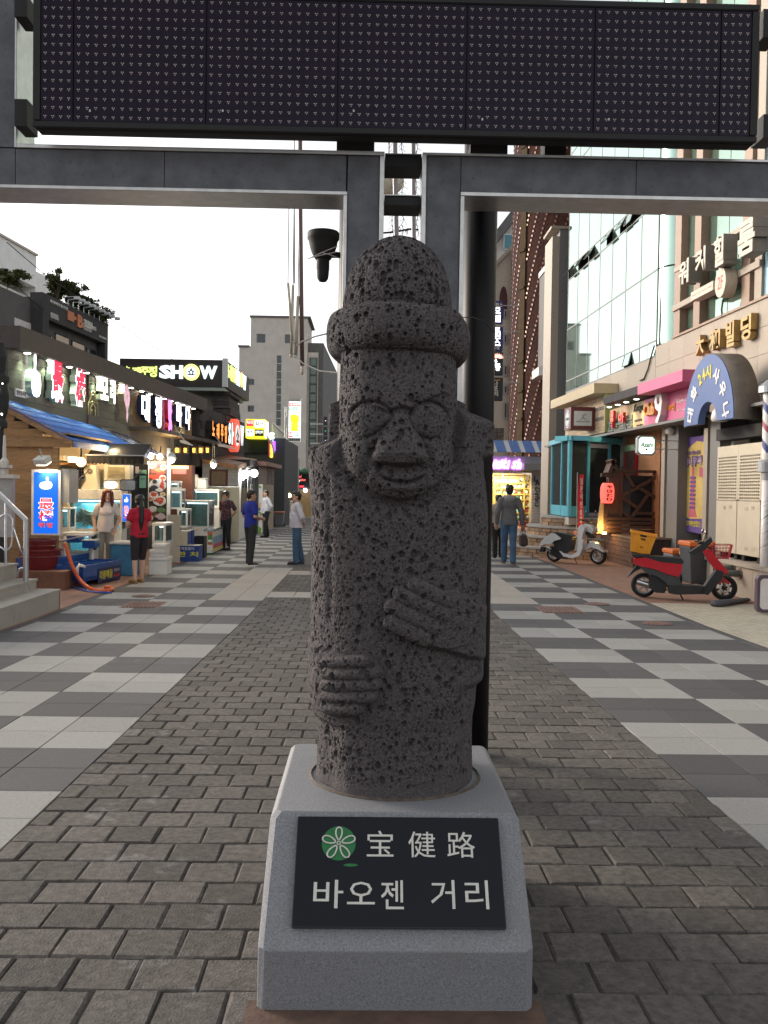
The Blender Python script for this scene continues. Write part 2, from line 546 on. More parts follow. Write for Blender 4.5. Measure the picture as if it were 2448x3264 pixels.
#pedestal with plaque
m_gran=M('grey_granite',(.215,.22,.236),.62,var=.30,scale=190,bump=.15,bscale=260,stain=((.19,.185,.18),2.2,.56))
m_gran2=M('polished_black_granite',(.008,.009,.014),.07,var=0,spec=.32)
m_inlay=M('carved_white_paint',(.62,.60,.55),.6,var=.06,scale=40)
m_green=M('green_enamel',(.015,.16,.045),.4,var=.12,scale=50)
m_ring=M('brown_sealant',(.085,.065,.05),.8,var=.3,scale=30)
YP0=atG('p5',800,1386).y
pb0,pb1=atY('p5',103,1378,YP0),atY('p5',1500,1390,YP0)
PX0,PX1=pb0.x,pb1.x
PXC=(PX0+PX1)/2
PG=gz(3.0)-.01
YL0=YP0-.02
z_low=(atY('p5',105,1068,YL0).z+atY('p5',1515,1085,YL0).z)/2
z_top=(atY('p5',160,365,2.99).z+atY('p5',1455,388,2.99).z)/2
ped=thing('pedestal','grey granite pedestal with a sloping front under the lava stone statue','pedestal',(PXC,3.2,PG))
y_top,y_back=2.99,3.81
mb=MB()
hw=(PX1-PX0)/2
ch=.020
def ring_(hw_,y0,y1,z,c):
 return[(PXC-hw_+c,y0,z),(PXC+hw_-c,y0,z),(PXC+hw_,y0+c,z),(PXC+hw_,y1-c,z),(PXC+hw_-c,y1,z),(PXC-hw_+c,y1,z),(PXC-hw_,y1-c,z),(PXC-hw_,y0+c,z)]
lv=[ring_(hw,YP0,y_back+.04,PG,ch),ring_(hw-.004,YL0,y_back+.04,z_low,ch),ring_(hw-.012,y_top-.016,y_back,z_top-.02,ch),ring_(hw-.03,y_top,y_back-.02,z_top,ch)]
vs=[p for r in lv for p in r]
fs=[tuple(range(24,32)),tuple(range(7,-1,-1))]
for r in range(3):
 for k in range(8):
  a,b=r*8+k,r*8+(k+1)%8
  fs.append((a,b,b+8,a+8))
mb.add(vs,fs)
pb_=mb.build('granite_block',m_gran,ped)
bevel(pb_,.005,2)
nrm=Vector((0,-(z_top-z_low),y_top-YL0)).normalized()
if nrm.z<0:nrm=-nrm
su=Vector((0,y_top-YL0,z_top-z_low)).normalized()
def slope_pt(c,x,y,lift=0.0):
 d=ray(c,x,y);o=Vector((PXC,YL0,z_low))+nrm*lift
 return EYE+d*((o-EYE).dot(nrm)/d.dot(nrm))
A,B_,C_,D_=[slope_pt('p5',*q)for q in((285,962),(1352,978),(1330,424),(318,402))]
pw,ph=((B_-A).length+(C_-D_).length)/2,((D_-A).length+(C_-B_).length)/2
po=(A+B_+C_+D_)/4-XR*pw/2-su*ph/2
mb=MB();mb.obox(po+nrm*.001,XR*pw,su*ph,nrm*.02)
plq=mb.build('plaque',m_gran2,ped)
bevel(plq,.0025,2)
zt=.0212
def on_plaque(fx,fy):return po+XR*(pw*fx)+su*(ph*fy)+nrm*zt
def plaque_text(s,x0,x1,y0,y1,off=.012,shear=0.0):
 mb=MB();text(mb,s,on_plaque(x0,y0),XR,su,pw*(x1-x0),ph*(y1-y0),.0016,off,None,shear)
 mb.build('carved_letter',m_inlay,plq,fix=False)
for s,x0,x1,y0,y1 in(('宝',.345,.475,.625,.865),('健',.548,.68,.62,.86),('路',.738,.875,.62,.86),('바',.095,.235,.165,.41),('오',.255,.385,.20,.395),('젠',.415,.522,.16,.41),('거',.652,.765,.165,.415),('리',.815,.925,.165,.415)):
 plaque_text(s,x0,x1,y0,y1,0.0 if s in'宝健路' else .004)
mb=MB()
cc=on_plaque(.207,.745)
n_=40
rr=pw*.083
mb.prism([(math.cos(2*math.pi*k/n_)*rr,math.sin(2*math.pi*k/n_)*rr)for k in range(n_)],cc+nrm*.0012,XR,su,nrm,.0012)
mb.build('green_disc',m_green,plq)
mb=MB()
for k in range(5):
 w=math.pi/2+2*math.pi*k/5
 d_=XR*math.cos(w)+su*math.sin(w);s_=XR*-math.sin(w)+su*math.cos(w)
 L=rr*(.93 if k in(0,)else 1.0)
 pts=[]
 for a in range(17):
  tt=a/16*math.pi*2
  al=.60-.40*math.cos(tt);wd=.25*math.sin(tt)*(.55+.45*(1-math.cos(tt))/2)
  pts.append(cc+nrm*.003+d_*(al*L)+s_*(wd*L))
 mb.tube(pts,.0026,6)
mb.tube([cc+nrm*.003+XR*(math.cos(a*.7)*rr*.1)+su*(math.sin(a*.7)*rr*.1)for a in range(10)],.002,6)
mb.build('flower_emblem',m_inlay,plq,smooth=True)
mb=MB()
e0=on_plaque(.268,.545)
mb.prism([(math.cos(2*math.pi*k/16)*rr*.42,math.sin(2*math.pi*k/16)*rr*.085)for k in range(16)],e0+nrm*.0012,XR,su,nrm,.0012)
mb.build('green_mark',m_green,plq)
m_slabo=M('rust_brown_slab',(.115,.068,.050),.85,var=.2,scale=14,bump=.3)
mb=MB();mb.box(PX0-.03,PX1+.03,2.30,YP0+.05,gz(2.6)-.02,gz(2.6)+.005)
mb.build('footing_slab',m_slabo,ped)
#the stone grandfather (dol hareubang)
SX,SY=atY('S',1262,2200,3.39).x,3.39
SZ=z_top-.004+.047
NC_F,NC_B,NR=640,140,860
phi=np.concatenate([np.linspace(R(-104),R(104),NC_F,endpoint=False),np.linspace(R(104),R(256),NC_B,endpoint=False)])
H_TOP=1.905
hh=np.linspace(0,1,NR)
hb=np.concatenate([np.linspace(-.047,.94,345,endpoint=False),np.linspace(.94,1.34,200,endpoint=False),np.linspace(1.34,1.44,30,endpoint=False),np.linspace(1.44,1.66,130,endpoint=False),1.66+(H_TOP-1.66)*np.sin(np.linspace(0,np.pi/2,NR-705))])
Hh,Ph=np.meshgrid(hb,phi,indexing='ij')
sn,cs=np.sin(Ph),np.cos(Ph)
front=np.clip(cs,0,1)
def ss(a,b,x):
 t=np.clip((x-a)/(b-a),0,1);return t*t*(3-2*t)
def ell(a,b,p=2.0):
 return 1.0/(np.abs(sn/a)**p+np.abs(cs/b)**p)**(1/p)
def G(x,h,cx_,ch_,rx,rh):return np.exp(-((x-cx_)/rx)**2-((h-ch_)/rh)**2)
def seg(x,h,x0,h0,x1,h1):
 dx,dh=x1-x0,h1-h0
 t=np.clip(((x-x0)*dx+(h-h0)*dh)/(dx*dx+dh*dh),0,1)
 return np.hypot(x-x0-t*dx,h-h0-t*dh),t
PB=np.interp(hb,[0,.25,.6,1.2],[2.05,2.15,2.4,2.5])[:,None]
bodyA=np.interp(hb,[0,.18,.24,.34,.9,1.3],[.298,.296,.304,.308,.311,.309])[:,None]
body=1.0/(np.abs(sn/bodyA)**PB+np.abs(cs/(bodyA*.95))**PB)**(1/PB)
body-=.022*ss(.55,.85,sn)*ss(.335,.30,Hh)+.020*ss(-.55,-.85,sn)*ss(.20,.17,Hh)
headA=np.interp(hb,[.9,1.05,1.15,1.3,1.45,1.62],[.188,.199,.204,.203,.200,.196])[:,None]
head=1.0/(np.abs(sn/headA)**3.1+np.abs(cs/(headA*1.62))**3.1)**(1/3.1)
xs=head*sn
xb=body*sn
chin=.965+3.2*xs**2+18*xs**4
sh=np.where(sn>0,1.262,1.152)-1.6*np.clip(np.abs(sn)-.9,0,1)**2
wf=ss(.63,.74,np.abs(sn))*(cs>-.2)+(cs<=-.2)
hs_=chin*(1-wf)+sh*wf
edge=.008*(1-wf)+.030*wf
k_=ss(-1,1,(Hh-hs_)/edge)
r=body*(1-k_)+head*k_
r-=.024*np.exp(-((Hh-(chin-.028))/.026)**2)*(1-wf)*(cs>0)
face=front**.3*k_*(Hh<1.46)
brow=np.interp(xs,[-.2,-.144,-.092,-.036,.003,.042,.099,.143,.2],[1.245,1.266,1.276,1.250,1.266,1.258,1.298,1.318,1.30])
d=np.zeros_like(r)
d+=.022*ss(-.006,.008,Hh-brow)*ss(.19,.10,np.abs(xs))*(1-ss(1.30,1.42,Hh)*.8)
for ex,eh,ax,ah in((-.092,1.230,.066,.062),(.097,1.232,.064,.065)):
 vv=(Hh-eh)/ah
 q=np.hypot((xs-ex+(.016 if ex<0 else 0)*np.clip(-vv,0,1))/(ax*(1-(.42 if ex<0 else .12)*np.clip(-vv,0,1))),vv*(1+.25*(vv>0)))
 d+=-.014*(.35+.65*ss(-.3,.6,vv))*np.exp(-((q-1.04)/.10)**2)+.021*np.sqrt(np.clip(1-q**2,0,1))
nw=np.interp(hb,[1.07,1.09,1.105,1.14,1.2,1.26],[.034,.084,.092,.080,.050,.032])[:,None]
npz=np.interp(hb,[1.072,1.085,1.115,1.2,1.27],[0,.046,.056,.034,.006])[:,None]
d+=npz*np.clip(1-np.abs((xs-.004)/nw)**2.2,0,1)**.8
d+=.005*(G(xs,Hh,-.060,1.105,.024,.024)+G(xs,Hh,.066,1.105,.024,.024))
d-=.012*np.exp(-((Hh-1.066-1.0*xs**2)/.010)**2)*ss(.105,.06,np.abs(xs-.004))
d+=.016*np.sqrt(np.clip(1-((xs-.006)/.125)**2-((Hh-1.035)/.044)**2,0,1))
mouth=1.020+4.6*(xs-.006)**2
d-=.014*np.exp(-((Hh-mouth)/.0050)**2)*ss(.082,.05,np.abs(xs-.006))
d+=.006*np.exp(-((Hh-mouth-.016)/.011)**2)*ss(.09,.04,np.abs(xs-.006))
d+=.004*np.exp(-((Hh-mouth+.017)/.010)**2)*ss(.075,.03,np.abs(xs-.006))
d+=.022*(G(xs,Hh,-.128,1.080,.050,.055)+G(xs,Hh,.132,1.070,.055,.062))
for sx_ in(-1,1):
 dd,_=seg(xs,Hh,sx_*.088,1.135,sx_*.108,1.035)
 d-=.012*np.exp(-(dd/.012)**2)
d+=.014*G(xs,Hh,.004,.992,.075,.022)
r+=d*face
for s_,e0,e1 in((-1,1.135,1.300),(1,1.120,1.310)):
 ang=np.abs(np.angle(np.exp(1j*(Ph-s_*R(86)))))
 r+=.034*ss(R(25),R(16),ang)*ss(e0-.014,e0+.006,Hh)*ss(e1+.012,e1-.008,Hh)
bm_=(1-k_)*(cs>-.15)
arm=np.zeros_like(r)
dist,t_=seg(xb,Hh,.36,.475,.075,.585)
arm=np.maximum(arm,.034*ss(.098,.080,dist)*(.8+.2*t_))
dist,t_=seg(xb,Hh,.36,.50,.36,.95)
arm=np.maximum(arm,.012*ss(.12,.09,dist))
fd=Vector((-.88,.475));fp=Vector((.475,.88))
u_=(xb-.055)*fd[0]+(Hh-.598)*fd[1];v_=(xb-.055)*fp[0]+(Hh-.598)*fp[1]
hand=np.zeros_like(r)
for j,(L0,L1)in enumerate(((-.08,.075),(-.09,.098),(-.09,.098),(-.08,.072))):
 vc=-.072+j*.047
 q=np.hypot(np.clip(np.abs(u_-(L0+L1)/2)-(L1-L0)/2+.022,0,1),v_-vc)
 hand=np.maximum(hand,.034+.016*np.sqrt(np.clip(1-(q/.0255)**2,0,1))-.10*(q>=.0255))
back_of_hand=.040*ss(.105,.085,np.hypot((xb-.15)*.9,Hh-.56))
arm=np.maximum(arm,np.maximum(hand*(hand>.02),back_of_hand*.95))
dist,t_=seg(xb,Hh,-.40,.36,-.205,.335)
arm=np.maximum(arm,.032*ss(.118,.100,dist))
for j in range(5):
 hc=.415-j*.040
 x1_=(-.105,-.078,-.075,-.088,-.13)[j]
 dist,t_=seg(xb,Hh+.13*(-.20-xb),-.22,hc,x1_,hc)
 arm=np.maximum(arm,(.024+.020*np.sqrt(np.clip(1-(dist/.0205)**2,0,1)))*(dist<.0205))
r+=arm*bm_*(1-.75*ss(.24,.31,np.abs(xb)))
r-=.006*np.exp(-((xb+.236)/.010)**2)*ss(.48,.6,Hh)*ss(1.1,1.0,Hh)*bm_
r-=.005*np.exp(-((xb-.225)/.010)**2)*ss(.62,.75,Hh)*ss(1.15,1.0,Hh)*bm_
tilt=Hh+.012*sn
br=np.sqrt(np.clip(1-np.abs((tilt-1.534)/.080)**2.4,0,1))**.9
brim=1.0/(np.abs(sn/.252)**2.2+np.abs(cs/.392)**2.2)**(1/2.2)
dome_a=.194*np.clip(1-((np.clip(hb,1.60,H_TOP)-1.60)/(H_TOP-1.60))**2.35,0,1)[:,None]**.5
dome=dome_a/(np.abs(sn)**2+np.abs(cs/1.38)**2)**.5
r=np.where(Hh>1.60,dome,r)
r=np.where(br>0,np.maximum(r,r*(1-br)+brim*br),r)
r-=.006*np.exp(-((tilt-1.626)/.008)**2)
def smooth_noise(sig_r,sig_c):
 n=rng.standard_normal(r.shape)
 fr,fc=np.fft.fftfreq(r.shape[0])[:,None],np.fft.fftfreq(r.shape[1])[None,:]
 n=np.fft.ifft2(np.fft.fft2(n)*np.exp(-2*(np.pi**2)*((fr*sig_r)**2+(fc*sig_c)**2))).real
 return n/n.std()
keep=ss(0,.03,r)
r+=(.0020*smooth_noise(26,24)+.0003*smooth_noise(6,6)+.0003*smooth_noise(1.2,1.2))*keep
dh_,dp_=np.gradient(hb),np.gradient(phi[:NC_F])[0]
pit=np.zeros_like(r)
N_PIT=19000
pr=.0017+.0014*rng.pareto(2.3,N_PIT)
pr=np.clip(pr,.0018,.0105)
ph_h=rng.uniform(0,H_TOP-.004,N_PIT);ph_c=rng.uniform(R(-103),R(103),N_PIT);pe=rng.uniform(.75,1.5,N_PIT)
for i in range(N_PIT):
 ri=int(np.searchsorted(hb,ph_h[i]));ri=min(ri,NR-2)
 ci=int((ph_c[i]-phi[0])/dp_)
 rad=max(.02,r[ri,min(ci,NC_F-1)])
 wr,wc=int(pr[i]*pe[i]/dh_[ri])+2,int(pr[i]/(rad*dp_))+2
 if wr>60 or wc>90:continue
 r0,r1,c0,c1=max(0,ri-wr),min(NR,ri+wr+1),max(0,ci-wc),min(NC_F,ci+wc+1)
 if c1<=c0:continue
 q2=((hb[r0:r1,None]-ph_h[i])/(pr[i]*pe[i]))**2+((phi[None,c0:c1]-ph_c[i])*rad/pr[i])**2
 np.maximum(pit[r0:r1,c0:c1],pr[i]*2.0*np.clip(1-q2,0,1)**.45,out=pit[r0:r1,c0:c1])
r-=np.minimum(pit,.015)*keep
r=np.maximum(r,0)
r[-1,:]=0
r*=1.028
X=SX+r*sn-.014*ss(.85,1.15,Hh);Y=SY-r*cs;Z=SZ-.047+(Hh+.047)*1.010
NCt=len(phi)
me=bpy.data.meshes.new('statue')
co=np.stack([X,Y,Z],-1).reshape(-1,3)-np.array([SX,SY,SZ])
ii=np.arange(NR*NCt).reshape(NR,NCt)
a=ii[:-1];b=np.roll(ii,-1,1)[:-1];c=np.roll(ii,-1,1)[1:];e=ii[1:]
quads=np.stack([a,b,c,e],-1).reshape(-1,4)
me.vertices.add(len(co));me.vertices.foreach_set('co',co.ravel())
me.loops.add(quads.size);me.loops.foreach_set('vertex_index',quads.ravel().astype(np.int32))
me.polygons.add(len(quads));me.polygons.foreach_set('loop_start',np.arange(0,quads.size,4,dtype=np.int32))
me.update(calc_edges=True)
me.polygons.foreach_set('use_smooth',np.ones(len(quads),bool))
m_lava=bpy.data.materials.new('porous_lava_stone');m_lava.use_nodes=True
n,l=m_lava.node_tree.nodes,m_lava.node_tree.links
b=n['Principled BSDF'];b.inputs['Roughness'].default_value=.9;b.inputs['Specular IOR Level'].default_value=.3
tc=n.new('ShaderNodeTexCoord')
nz=n.new('ShaderNodeTexNoise');nz.inputs['Scale'].default_value=110;nz.inputs['Detail'].default_value=6;nz.inputs['Roughness'].default_value=.75
vo=n.new('ShaderNodeTexVoronoi');vo.inputs['Scale'].default_value=170
cr_=n.new('ShaderNodeValToRGB')
cr_.color_ramp.elements[0].position,cr_.color_ramp.elements[0].color=.32,(.038,.033,.034,1)
cr_.color_ramp.elements[1].position,cr_.color_ramp.elements[1].color=.72,(.140,.124,.127,1)
l.new(tc.outputs['Object'],nz.inputs['Vector']);l.new(tc.outputs['Object'],vo.inputs['Vector'])
l.new(nz.outputs['Fac'],cr_.inputs[0]);l.new(cr_.outputs[0],b.inputs['Base Color'])
ma=n.new('ShaderNodeMath');ma.operation='MULTIPLY_ADD';ma.inputs[1].default_value=1.6
l.new(vo.outputs['Distance'],ma.inputs[0]);l.new(nz.outputs['Fac'],ma.inputs[2])
bp=n.new('ShaderNodeBump');bp.inputs['Strength'].default_value=.4;bp.inputs['Distance'].default_value=.004
l.new(ma.outputs[0],bp.inputs['Height']);l.new(bp.outputs[0],b.inputs['Normal'])
me.materials.append(m_lava)
statue=bpy.data.objects.new('statue',me);COL.objects.link(statue)
statue.location=(SX,SY,SZ)
tag(statue,'dark porous lava stone statue of a smiling man in a round brimmed hat','statue')
mb=MB()
mb.lathe([(1.0,-.004),(1.018,.003),(1.008,.009),(.99,.012)],(SX,SY,SZ-.047),64,sx=.311,sy=.295)
o=mb.build('sealant_ring',m_ring,ped,smooth=True)
#stone-clad gate over the street
m_basalt=M('basalt_cladding',(.125,.13,.145),.75,var=.22,scale=7,rand=.08,wpos=True,bump=.35,bscale=150,stain=((.035,.035,.038),30,.575))
m_steel=M('brushed_steel_trim',(.55,.54,.53),.38,.85,var=.10,scale=14,stain=((.30,.26,.22),6,.66))
m_black=M('black_painted_steel',(.008,.007,.008),.45,var=.1,scale=20,spec=.25)
m_blackm=M('matt_black',(.012,.012,.013),.7,var=.1,scale=20)
YF,YB=5.0,5.26
gate=thing('street_gate','grey basalt and steel gate spanning the street behind the statue','gate',(.3,5.1,gz(5)))
def zY(c,x,y):return atY(c,x,y,YF).z
def xY(c,x,y):return atY(c,x,y,YF).x
zt0=(zY('g1',65,625)+zY('g1',1650,655))/2
zt1=(zY('g1',80,643)+zY('g1',1490,668))/2
zb1=(zY('g1',0,801)+zY('g1',1480,826))/2
zb0=(zY('g1',0,816)+zY('g1',1480,842))/2
rt0=(zY('g2',170,664)+zY('g2',1650,690))/2
rt1=(zY('g2',330,680)+zY('g2',1650,700))/2
rb1=(zY('g2',345,838)+zY('g2',1650,852))/2
rb0=(zY('g2',345,856)+zY('g2',1650,868))/2
xl0,xl1,xl2,xl3=xY('g1',1482,1000),xY('g1',1498,1000),xY('g1',1640,800),xY('g1',1660,800)
xr0,xr1,xr2,xr3=xY('g2',163,800),xY('g2',182,800),xY('g2',330,880),xY('g2',347,880)
GL,GR=-5.6,5.9
def slab(x0,x1,z0,z1,y0=YF,y1=YB-.01):
 mb=MB();mb.box(x0+.0015,x1-.0015,y0,y1,z0+.0015,z1-.0015)
 bevel(mb.build('stone_slab',m_basalt,gate),.002,1)
def trim(x0,x1,z0,z1,y0=YF-.012,y1=YB):
 mb=MB();mb.box(x0,x1,y0,y1,z0,z1);bevel(mb.build('steel_trim',m_steel,gate),.002,1)
xa,xb_=xY('g1',710,740),xY('g1',1497,740)
xp=xY('g1',76,300)
for x0,x1 in((GL,-2.9),(-2.9,xY('g1',66,740)),(xY('g1',66,740),xa),(xa,xb_)):
 slab(x0,x1,zb1,zt1)
trim(GL,xl1,zb0,zb1);trim(xp,xl3,zt1,zt0)
trim(xp-.012,xp,zt1,4.3);slab(GL,xp-.012,zt1+.003,4.3)
zg=gz(5)-.02
for z0,z1 in((zg,.55),(.55,1.35),(1.35,2.2),(2.2,zt1)):slab(xl1,xl2,z0,z1)
trim(xl0,xl1,zg,zb0-.001);trim(xl2,xl3,zg,zt1-.001)
for z0,z1 in((zg,.75),(.75,1.6),(1.6,2.4),(2.4,rt1)):slab(xr1,xr2,z0,z1)
trim(xr0,xr1,zg,rt0);trim(xr2,xr3,zg,rb0-.001)
xc=xY('g2',1090,760)
for x0,x1 in((xr2,xc),(xc,xc+1.3),(xc+1.3,xc+2.6),(xc+2.6,GR)):slab(x0,x1,rb1,rt1)
trim(xr2,GR,rb0,rb1);trim(xr1,GR,rt1,rt0)
m_soffit=M('soffit_sheet',(.34,.31,.28),.5,.3,var=.1,scale=6)
mb=MB();mb.box(GL,xl0-.002,YF+.01,YB-.012,zb0+.004,zb1-.003);mb.build('soffit',m_soffit,gate)
mb=MB();mb.box(xr3+.002,GR,YF+.01,YB-.012,rb0+.004,rb1-.003);mb.build('soffit',m_soffit,gate)
for x in(-5.45,5.6):
 mb=MB();mb.box(x-.15,x+.15,YF+.005,YB-.015,gz(5)-.02,zb0-.003);mb.build('outer_leg',m_basalt,gate)
for y0,y1 in((243,465),(1075,1255)):
 z1,z0=zY('k7',850,y0),zY('k7',850,y1)
 mb=MB();mb.box(xl3+.002,xr0-.002,YF+.03,YB-.03,z0,z1);mb.build('crossbar',m_blackm,gate)
 mb=MB();mb.box(xl3+.002,xr0-.002,YF+.02,YB-.02,z1+.001,z1+.006);mb.build('crossbar_cap',m_steel,gate)
for px in(1136,1531):
 x=atY('S',px,700,5.62).x
 mb=MB();mb.cyl((x,5.62,gz(5.6)-.02),(x,5.62,4.45),.103,n=28);mb.build('round_post',m_black,gate,smooth=True)
x0,x1=atY('S',1136,500,5.4).x,atY('S',1531,500,5.4).x
for x in(x0,x1):
 mb=MB();mb.box(x-.1,x+.1,5.0,5.5,zt0+.003,zt0+.06);mb.build('panel_bracket',m_blackm,gate)
mb=MB()
rr0=rectY('g2',690,640,782,668,5.05)
mb.box(rr0[0],rr0[1],5.02,5.15,rt0+.002,rr0[3]+.08);mb.build('panel_bracket',m_blackm,gate)
#the switched-off LED board above the beam
m_led_face=M('display_face',(.011,.006,.019),.18,var=.2,scale=30,bump=.06,bscale=7,spec=.16)  # purple tint in the base colour stands in for lens flare and reflected sky
m_led=M('led_epoxy',(.85,.76,.74),.2,var=.1,scale=200)
YP=4.82
x0,x1,z0,z1=rectY('S',105,2,2418,424,YP)
z0=(atY('g1',160,566,YP).z+atY('g2',1600,600,YP).z)/2
z1=atY('g2',1000,2,YP).z
board=thing('display_board','switched-off black LED display board of small lamp clusters above the beam','display board',((x0+x1)/2,YP,z0))
mb=MB()
fw_,dp=.035,.12
mb.box(x0,x1,YP+.02,YP+dp,z0,z1,bev=.01)
mb.build('cabinet',m_blackm,board)
for(a0,a1,b0,b1)in((x0,x1,z0,z0+fw_),(x0,x1,z1-fw_,z1),(x0,x0+fw_,z0+fw_,z1-fw_),(x1-fw_,x1,z0+fw_,z1-fw_)):
 mb=MB();mb.box(a0,a1,YP,YP+.019,b0,b1,bev=.006);mb.build('bezel',m_blackm,board)
xs_=[x0+fw_,atY('g1',315,300,YP).x,atY('g1',890,300,YP).x,atY('g1',1460,300,YP).x,atY('g2',357,300,YP).x,atY('g2',910,300,YP).x,atY('g2',1455,300,YP).x,x1-fw_]
pitch=.0442
for i in range(7):
 a0,a1=xs_[i]+.003,xs_[i+1]-.003
 mb=MB();mb.box(a0,a1,YP+.008,YP+.0195,z0+fw_+.002,z1-fw_-.002)
 pn=mb.build('display_panel',m_led_face,board)
 nx=max(1,round((a1-a0)/pitch));px=(a1-a0)/nx
 nz_=int((z1-z0-2*fw_)/.0448);pz=(z1-z0-2*fw_)/nz_
 mb=MB()
 for a in range(nx):
  for b_ in range(nz_):
   cx_,cz_=a0+(a+.5)*px,z0+fw_+(b_+.5)*pz
   for dx,dz in((-.0050,.004),(.0050,.004),(.0005,-.0045)):
    q=.0039
    c_=(cx_+dx,YP+.008,cz_+dz)
    mb.add([(c_[0]-q,c_[1],c_[2]),(c_[0],c_[1],c_[2]-q),(c_[0]+q,c_[1],c_[2]),(c_[0],c_[1],c_[2]+q),(c_[0],c_[1]-.005,c_[2])],[(0,1,4),(1,2,4),(2,3,4),(3,0,4)])
 tag(mb.build('lamp_cluster',m_led,pn),kind='stuff')
for(cx_,cy_)in(('g1',388),('g1',962),('g1',1528),('g2',425),('g2',972)):
 p=atY(cx_,cy_,478 if cx_=='g1' else 515,YP+.006)
 mb=MB();mb.box(p.x-.004,p.x+.004,p.y,p.y+.003,p.z-.006,p.z+.006);mb.build('sticker',m_inlay,board)
for c,xa_,xb2,ya,yb in(('g1',78,132,0,92),('g1',78,132,445,560),('g2',1622,1690,60,180),('g2',1622,1690,510,610)):
 q=rectY(c,xa_,ya,xb2,yb,4.95)
 mb=MB();mb.box(q[0],q[1],4.90,5.06,q[2],q[3]);mb.build('side_bracket',m_blackm,board)
c0=atY('u1',800,1275,5.45)
k=.22607*5.45/F
fl=thing('floodlight','black bell-shaped floodlight lashed beside the gate post with white ties','floodlight',c0)
mb=MB()
mb.lathe([(0,0),(150*k,2*k),(212*k,-8*k),(225*k,-25*k),(223*k,-105*k),(205*k,-130*k),(190*k,-210*k),(160*k,-300*k),(110*k,-385*k),(0,-390*k)],c0,32)
mb.build('bell_housing',m_blackm,fl,smooth=True)
mb=MB()
mb.lathe([(88*k,-375*k),(88*k,-500*k),(84*k,-600*k),(76*k,-655*k),(50*k,-695*k),(0,-708*k)],c0,24)
for i in range(7):mb.lathe([(84*k,-(400+i*20)*k),(94*k,-(405+i*20)*k),(84*k,-(411+i*20)*k)],c0,24)
mb.build('ballast_neck',m_blackm,fl,smooth=True)
mb=MB();mb.box(c0.x,atY('S',1136,700,5.62).x-.09,5.5,5.56,c0.z-300*k,c0.z-250*k);mb.build('bracket_arm',m_blackm,fl)
m_tie=M('white_cable_tie',(.6,.58,.56),.5,var=0)
for a,b_ in(((585,1660),(1000,1480)),((640,1640),(1000,1560)),((800,1575),(990,1640))):
 mb=MB();mb.tube([atY('u1',*a,5.33),atY('u1',(a[0]+b_[0])/2,(a[1]+b_[1])/2-6,5.32),atY('u1',*b_,5.34)],.0028,6);mb.build('cable_tie',m_tie,fl)
#an upright plane along the street, measured as (a along it, z up, off towards the street)
class Wall:
 def __init__(s,p0,p1,side):
  s.o=Vector((p0[0],p0[1],0));s.d=Vector((p1[0]-p0[0],p1[1]-p0[1],0)).normalized()
  s.n=Vector((s.d.y,-s.d.x,0))
  if s.n.x*side<0:s.n=-s.n
  s.L=(Vector((p1[0],p1[1],0))-s.o).length
 def pt(s,a,z,off=0.0):return s.o+s.d*a+s.n*off+Vector((0,0,z))
 def hit(s,c,x,y,off=0.0):
  d=ray(c,x,y);o=s.o+s.n*off
  p=EYE+d*((o-EYE).dot(s.n)/d.dot(s.n))
  return(p-o).dot(s.d),p.z
 def box(s,mb,a0,a1,z0,z1,o0,o1,mi=None):
  mb.obox(s.pt(a0,z0,o0),s.d*(a1-a0),Vector((0,0,z1-z0)),s.n*(o1-o0),mi);return mb
 def rect(s,c,x0,y0,x1,y1,off=0.0):
  a0,z0=s.hit(c,x0,y0,off);a1,z1=s.hit(c,x1,y1,off);return a0,a1,z0,z1
 def text(s,mb,body,a0,a1,z0,z1,off,depth,o=0.0,mi=None,shear=0.0):
  if s.n.dot(s.d.cross(ZU))>0:text(mb,body,s.pt(a0,z0,off),s.d,ZU,a1-a0,z1-z0,depth,o,mi,shear)
  else:text(mb,body,s.pt(a1,z0,off),-s.d,ZU,a1-a0,z1-z0,depth,o,mi,shear)
def B(name,mat,par,x0,x1,y0,y1,z0,z1,bev=0.0):
 mb=MB();mb.box(x0,x1,y0,y1,z0,z1,bev=bev);return mb.build(name,mat,par)
def WB(w,name,mat,par,a0,a1,z0,z1,o0,o1):
 mb=MB();w.box(mb,a0,a1,z0,z1,o0,o1);return mb.build(name,mat,par)
G0=gz(20)
m_plank=M('orange_pine_plank',(.34,.185,.075),.6,var=.22,scale=7,rand=.16,stretch=(1,1,7),bump=.15)
m_plankd=M('dark_stained_plank',(.085,.078,.06),.6,var=.25,scale=6,rand=.15,stretch=(1,1,6),bump=.2)
m_tileb=M('brown_wall_tile',(.19,.115,.055),.55,var=.2,scale=10,rand=.14)
m_fascia=M('brown_fascia',(.060,.042,.036),.6,var=.15,scale=5)
m_darkw=M('dark_grey_render',(.055,.052,.055),.85,var=.12,scale=3)
m_greyr=M('grey_render',(.135,.13,.13),.9,var=.10,scale=2,stain=((.10,.095,.09),.8,.6))
m_conc=M('stained_concrete',(.58,.545,.50),.9,var=.08,scale=1.0,stain=((.46,.43,.39),.35,.58),bump=.1)
m_white=M('white_paint',(.74,.73,.70),.5,var=.06,scale=8)
m_whited=M('worn_white_frame',(.66,.65,.60),.45,var=.10,scale=14,stain=((.42,.38,.30),4,.64))
m_cream=M('cream_plastic',(.68,.62,.48),.5,var=.06,scale=6)
m_maroon=M('maroon_board',(.07,.022,.018),.7,var=.2,scale=4)
m_glassd=glass('dark_window',(.03,.04,.045),.03,.9)
m_alu=M('aluminium',(.45,.46,.47),.4,.7,var=.08,scale=20)
e_white=EM('lit_white_letter',(1.0,.98,1.0),2.3,(.8,.8,.8))
e_red=EM('lit_red_letter',(1.0,.03,.08),.75,(.7,.02,.04))
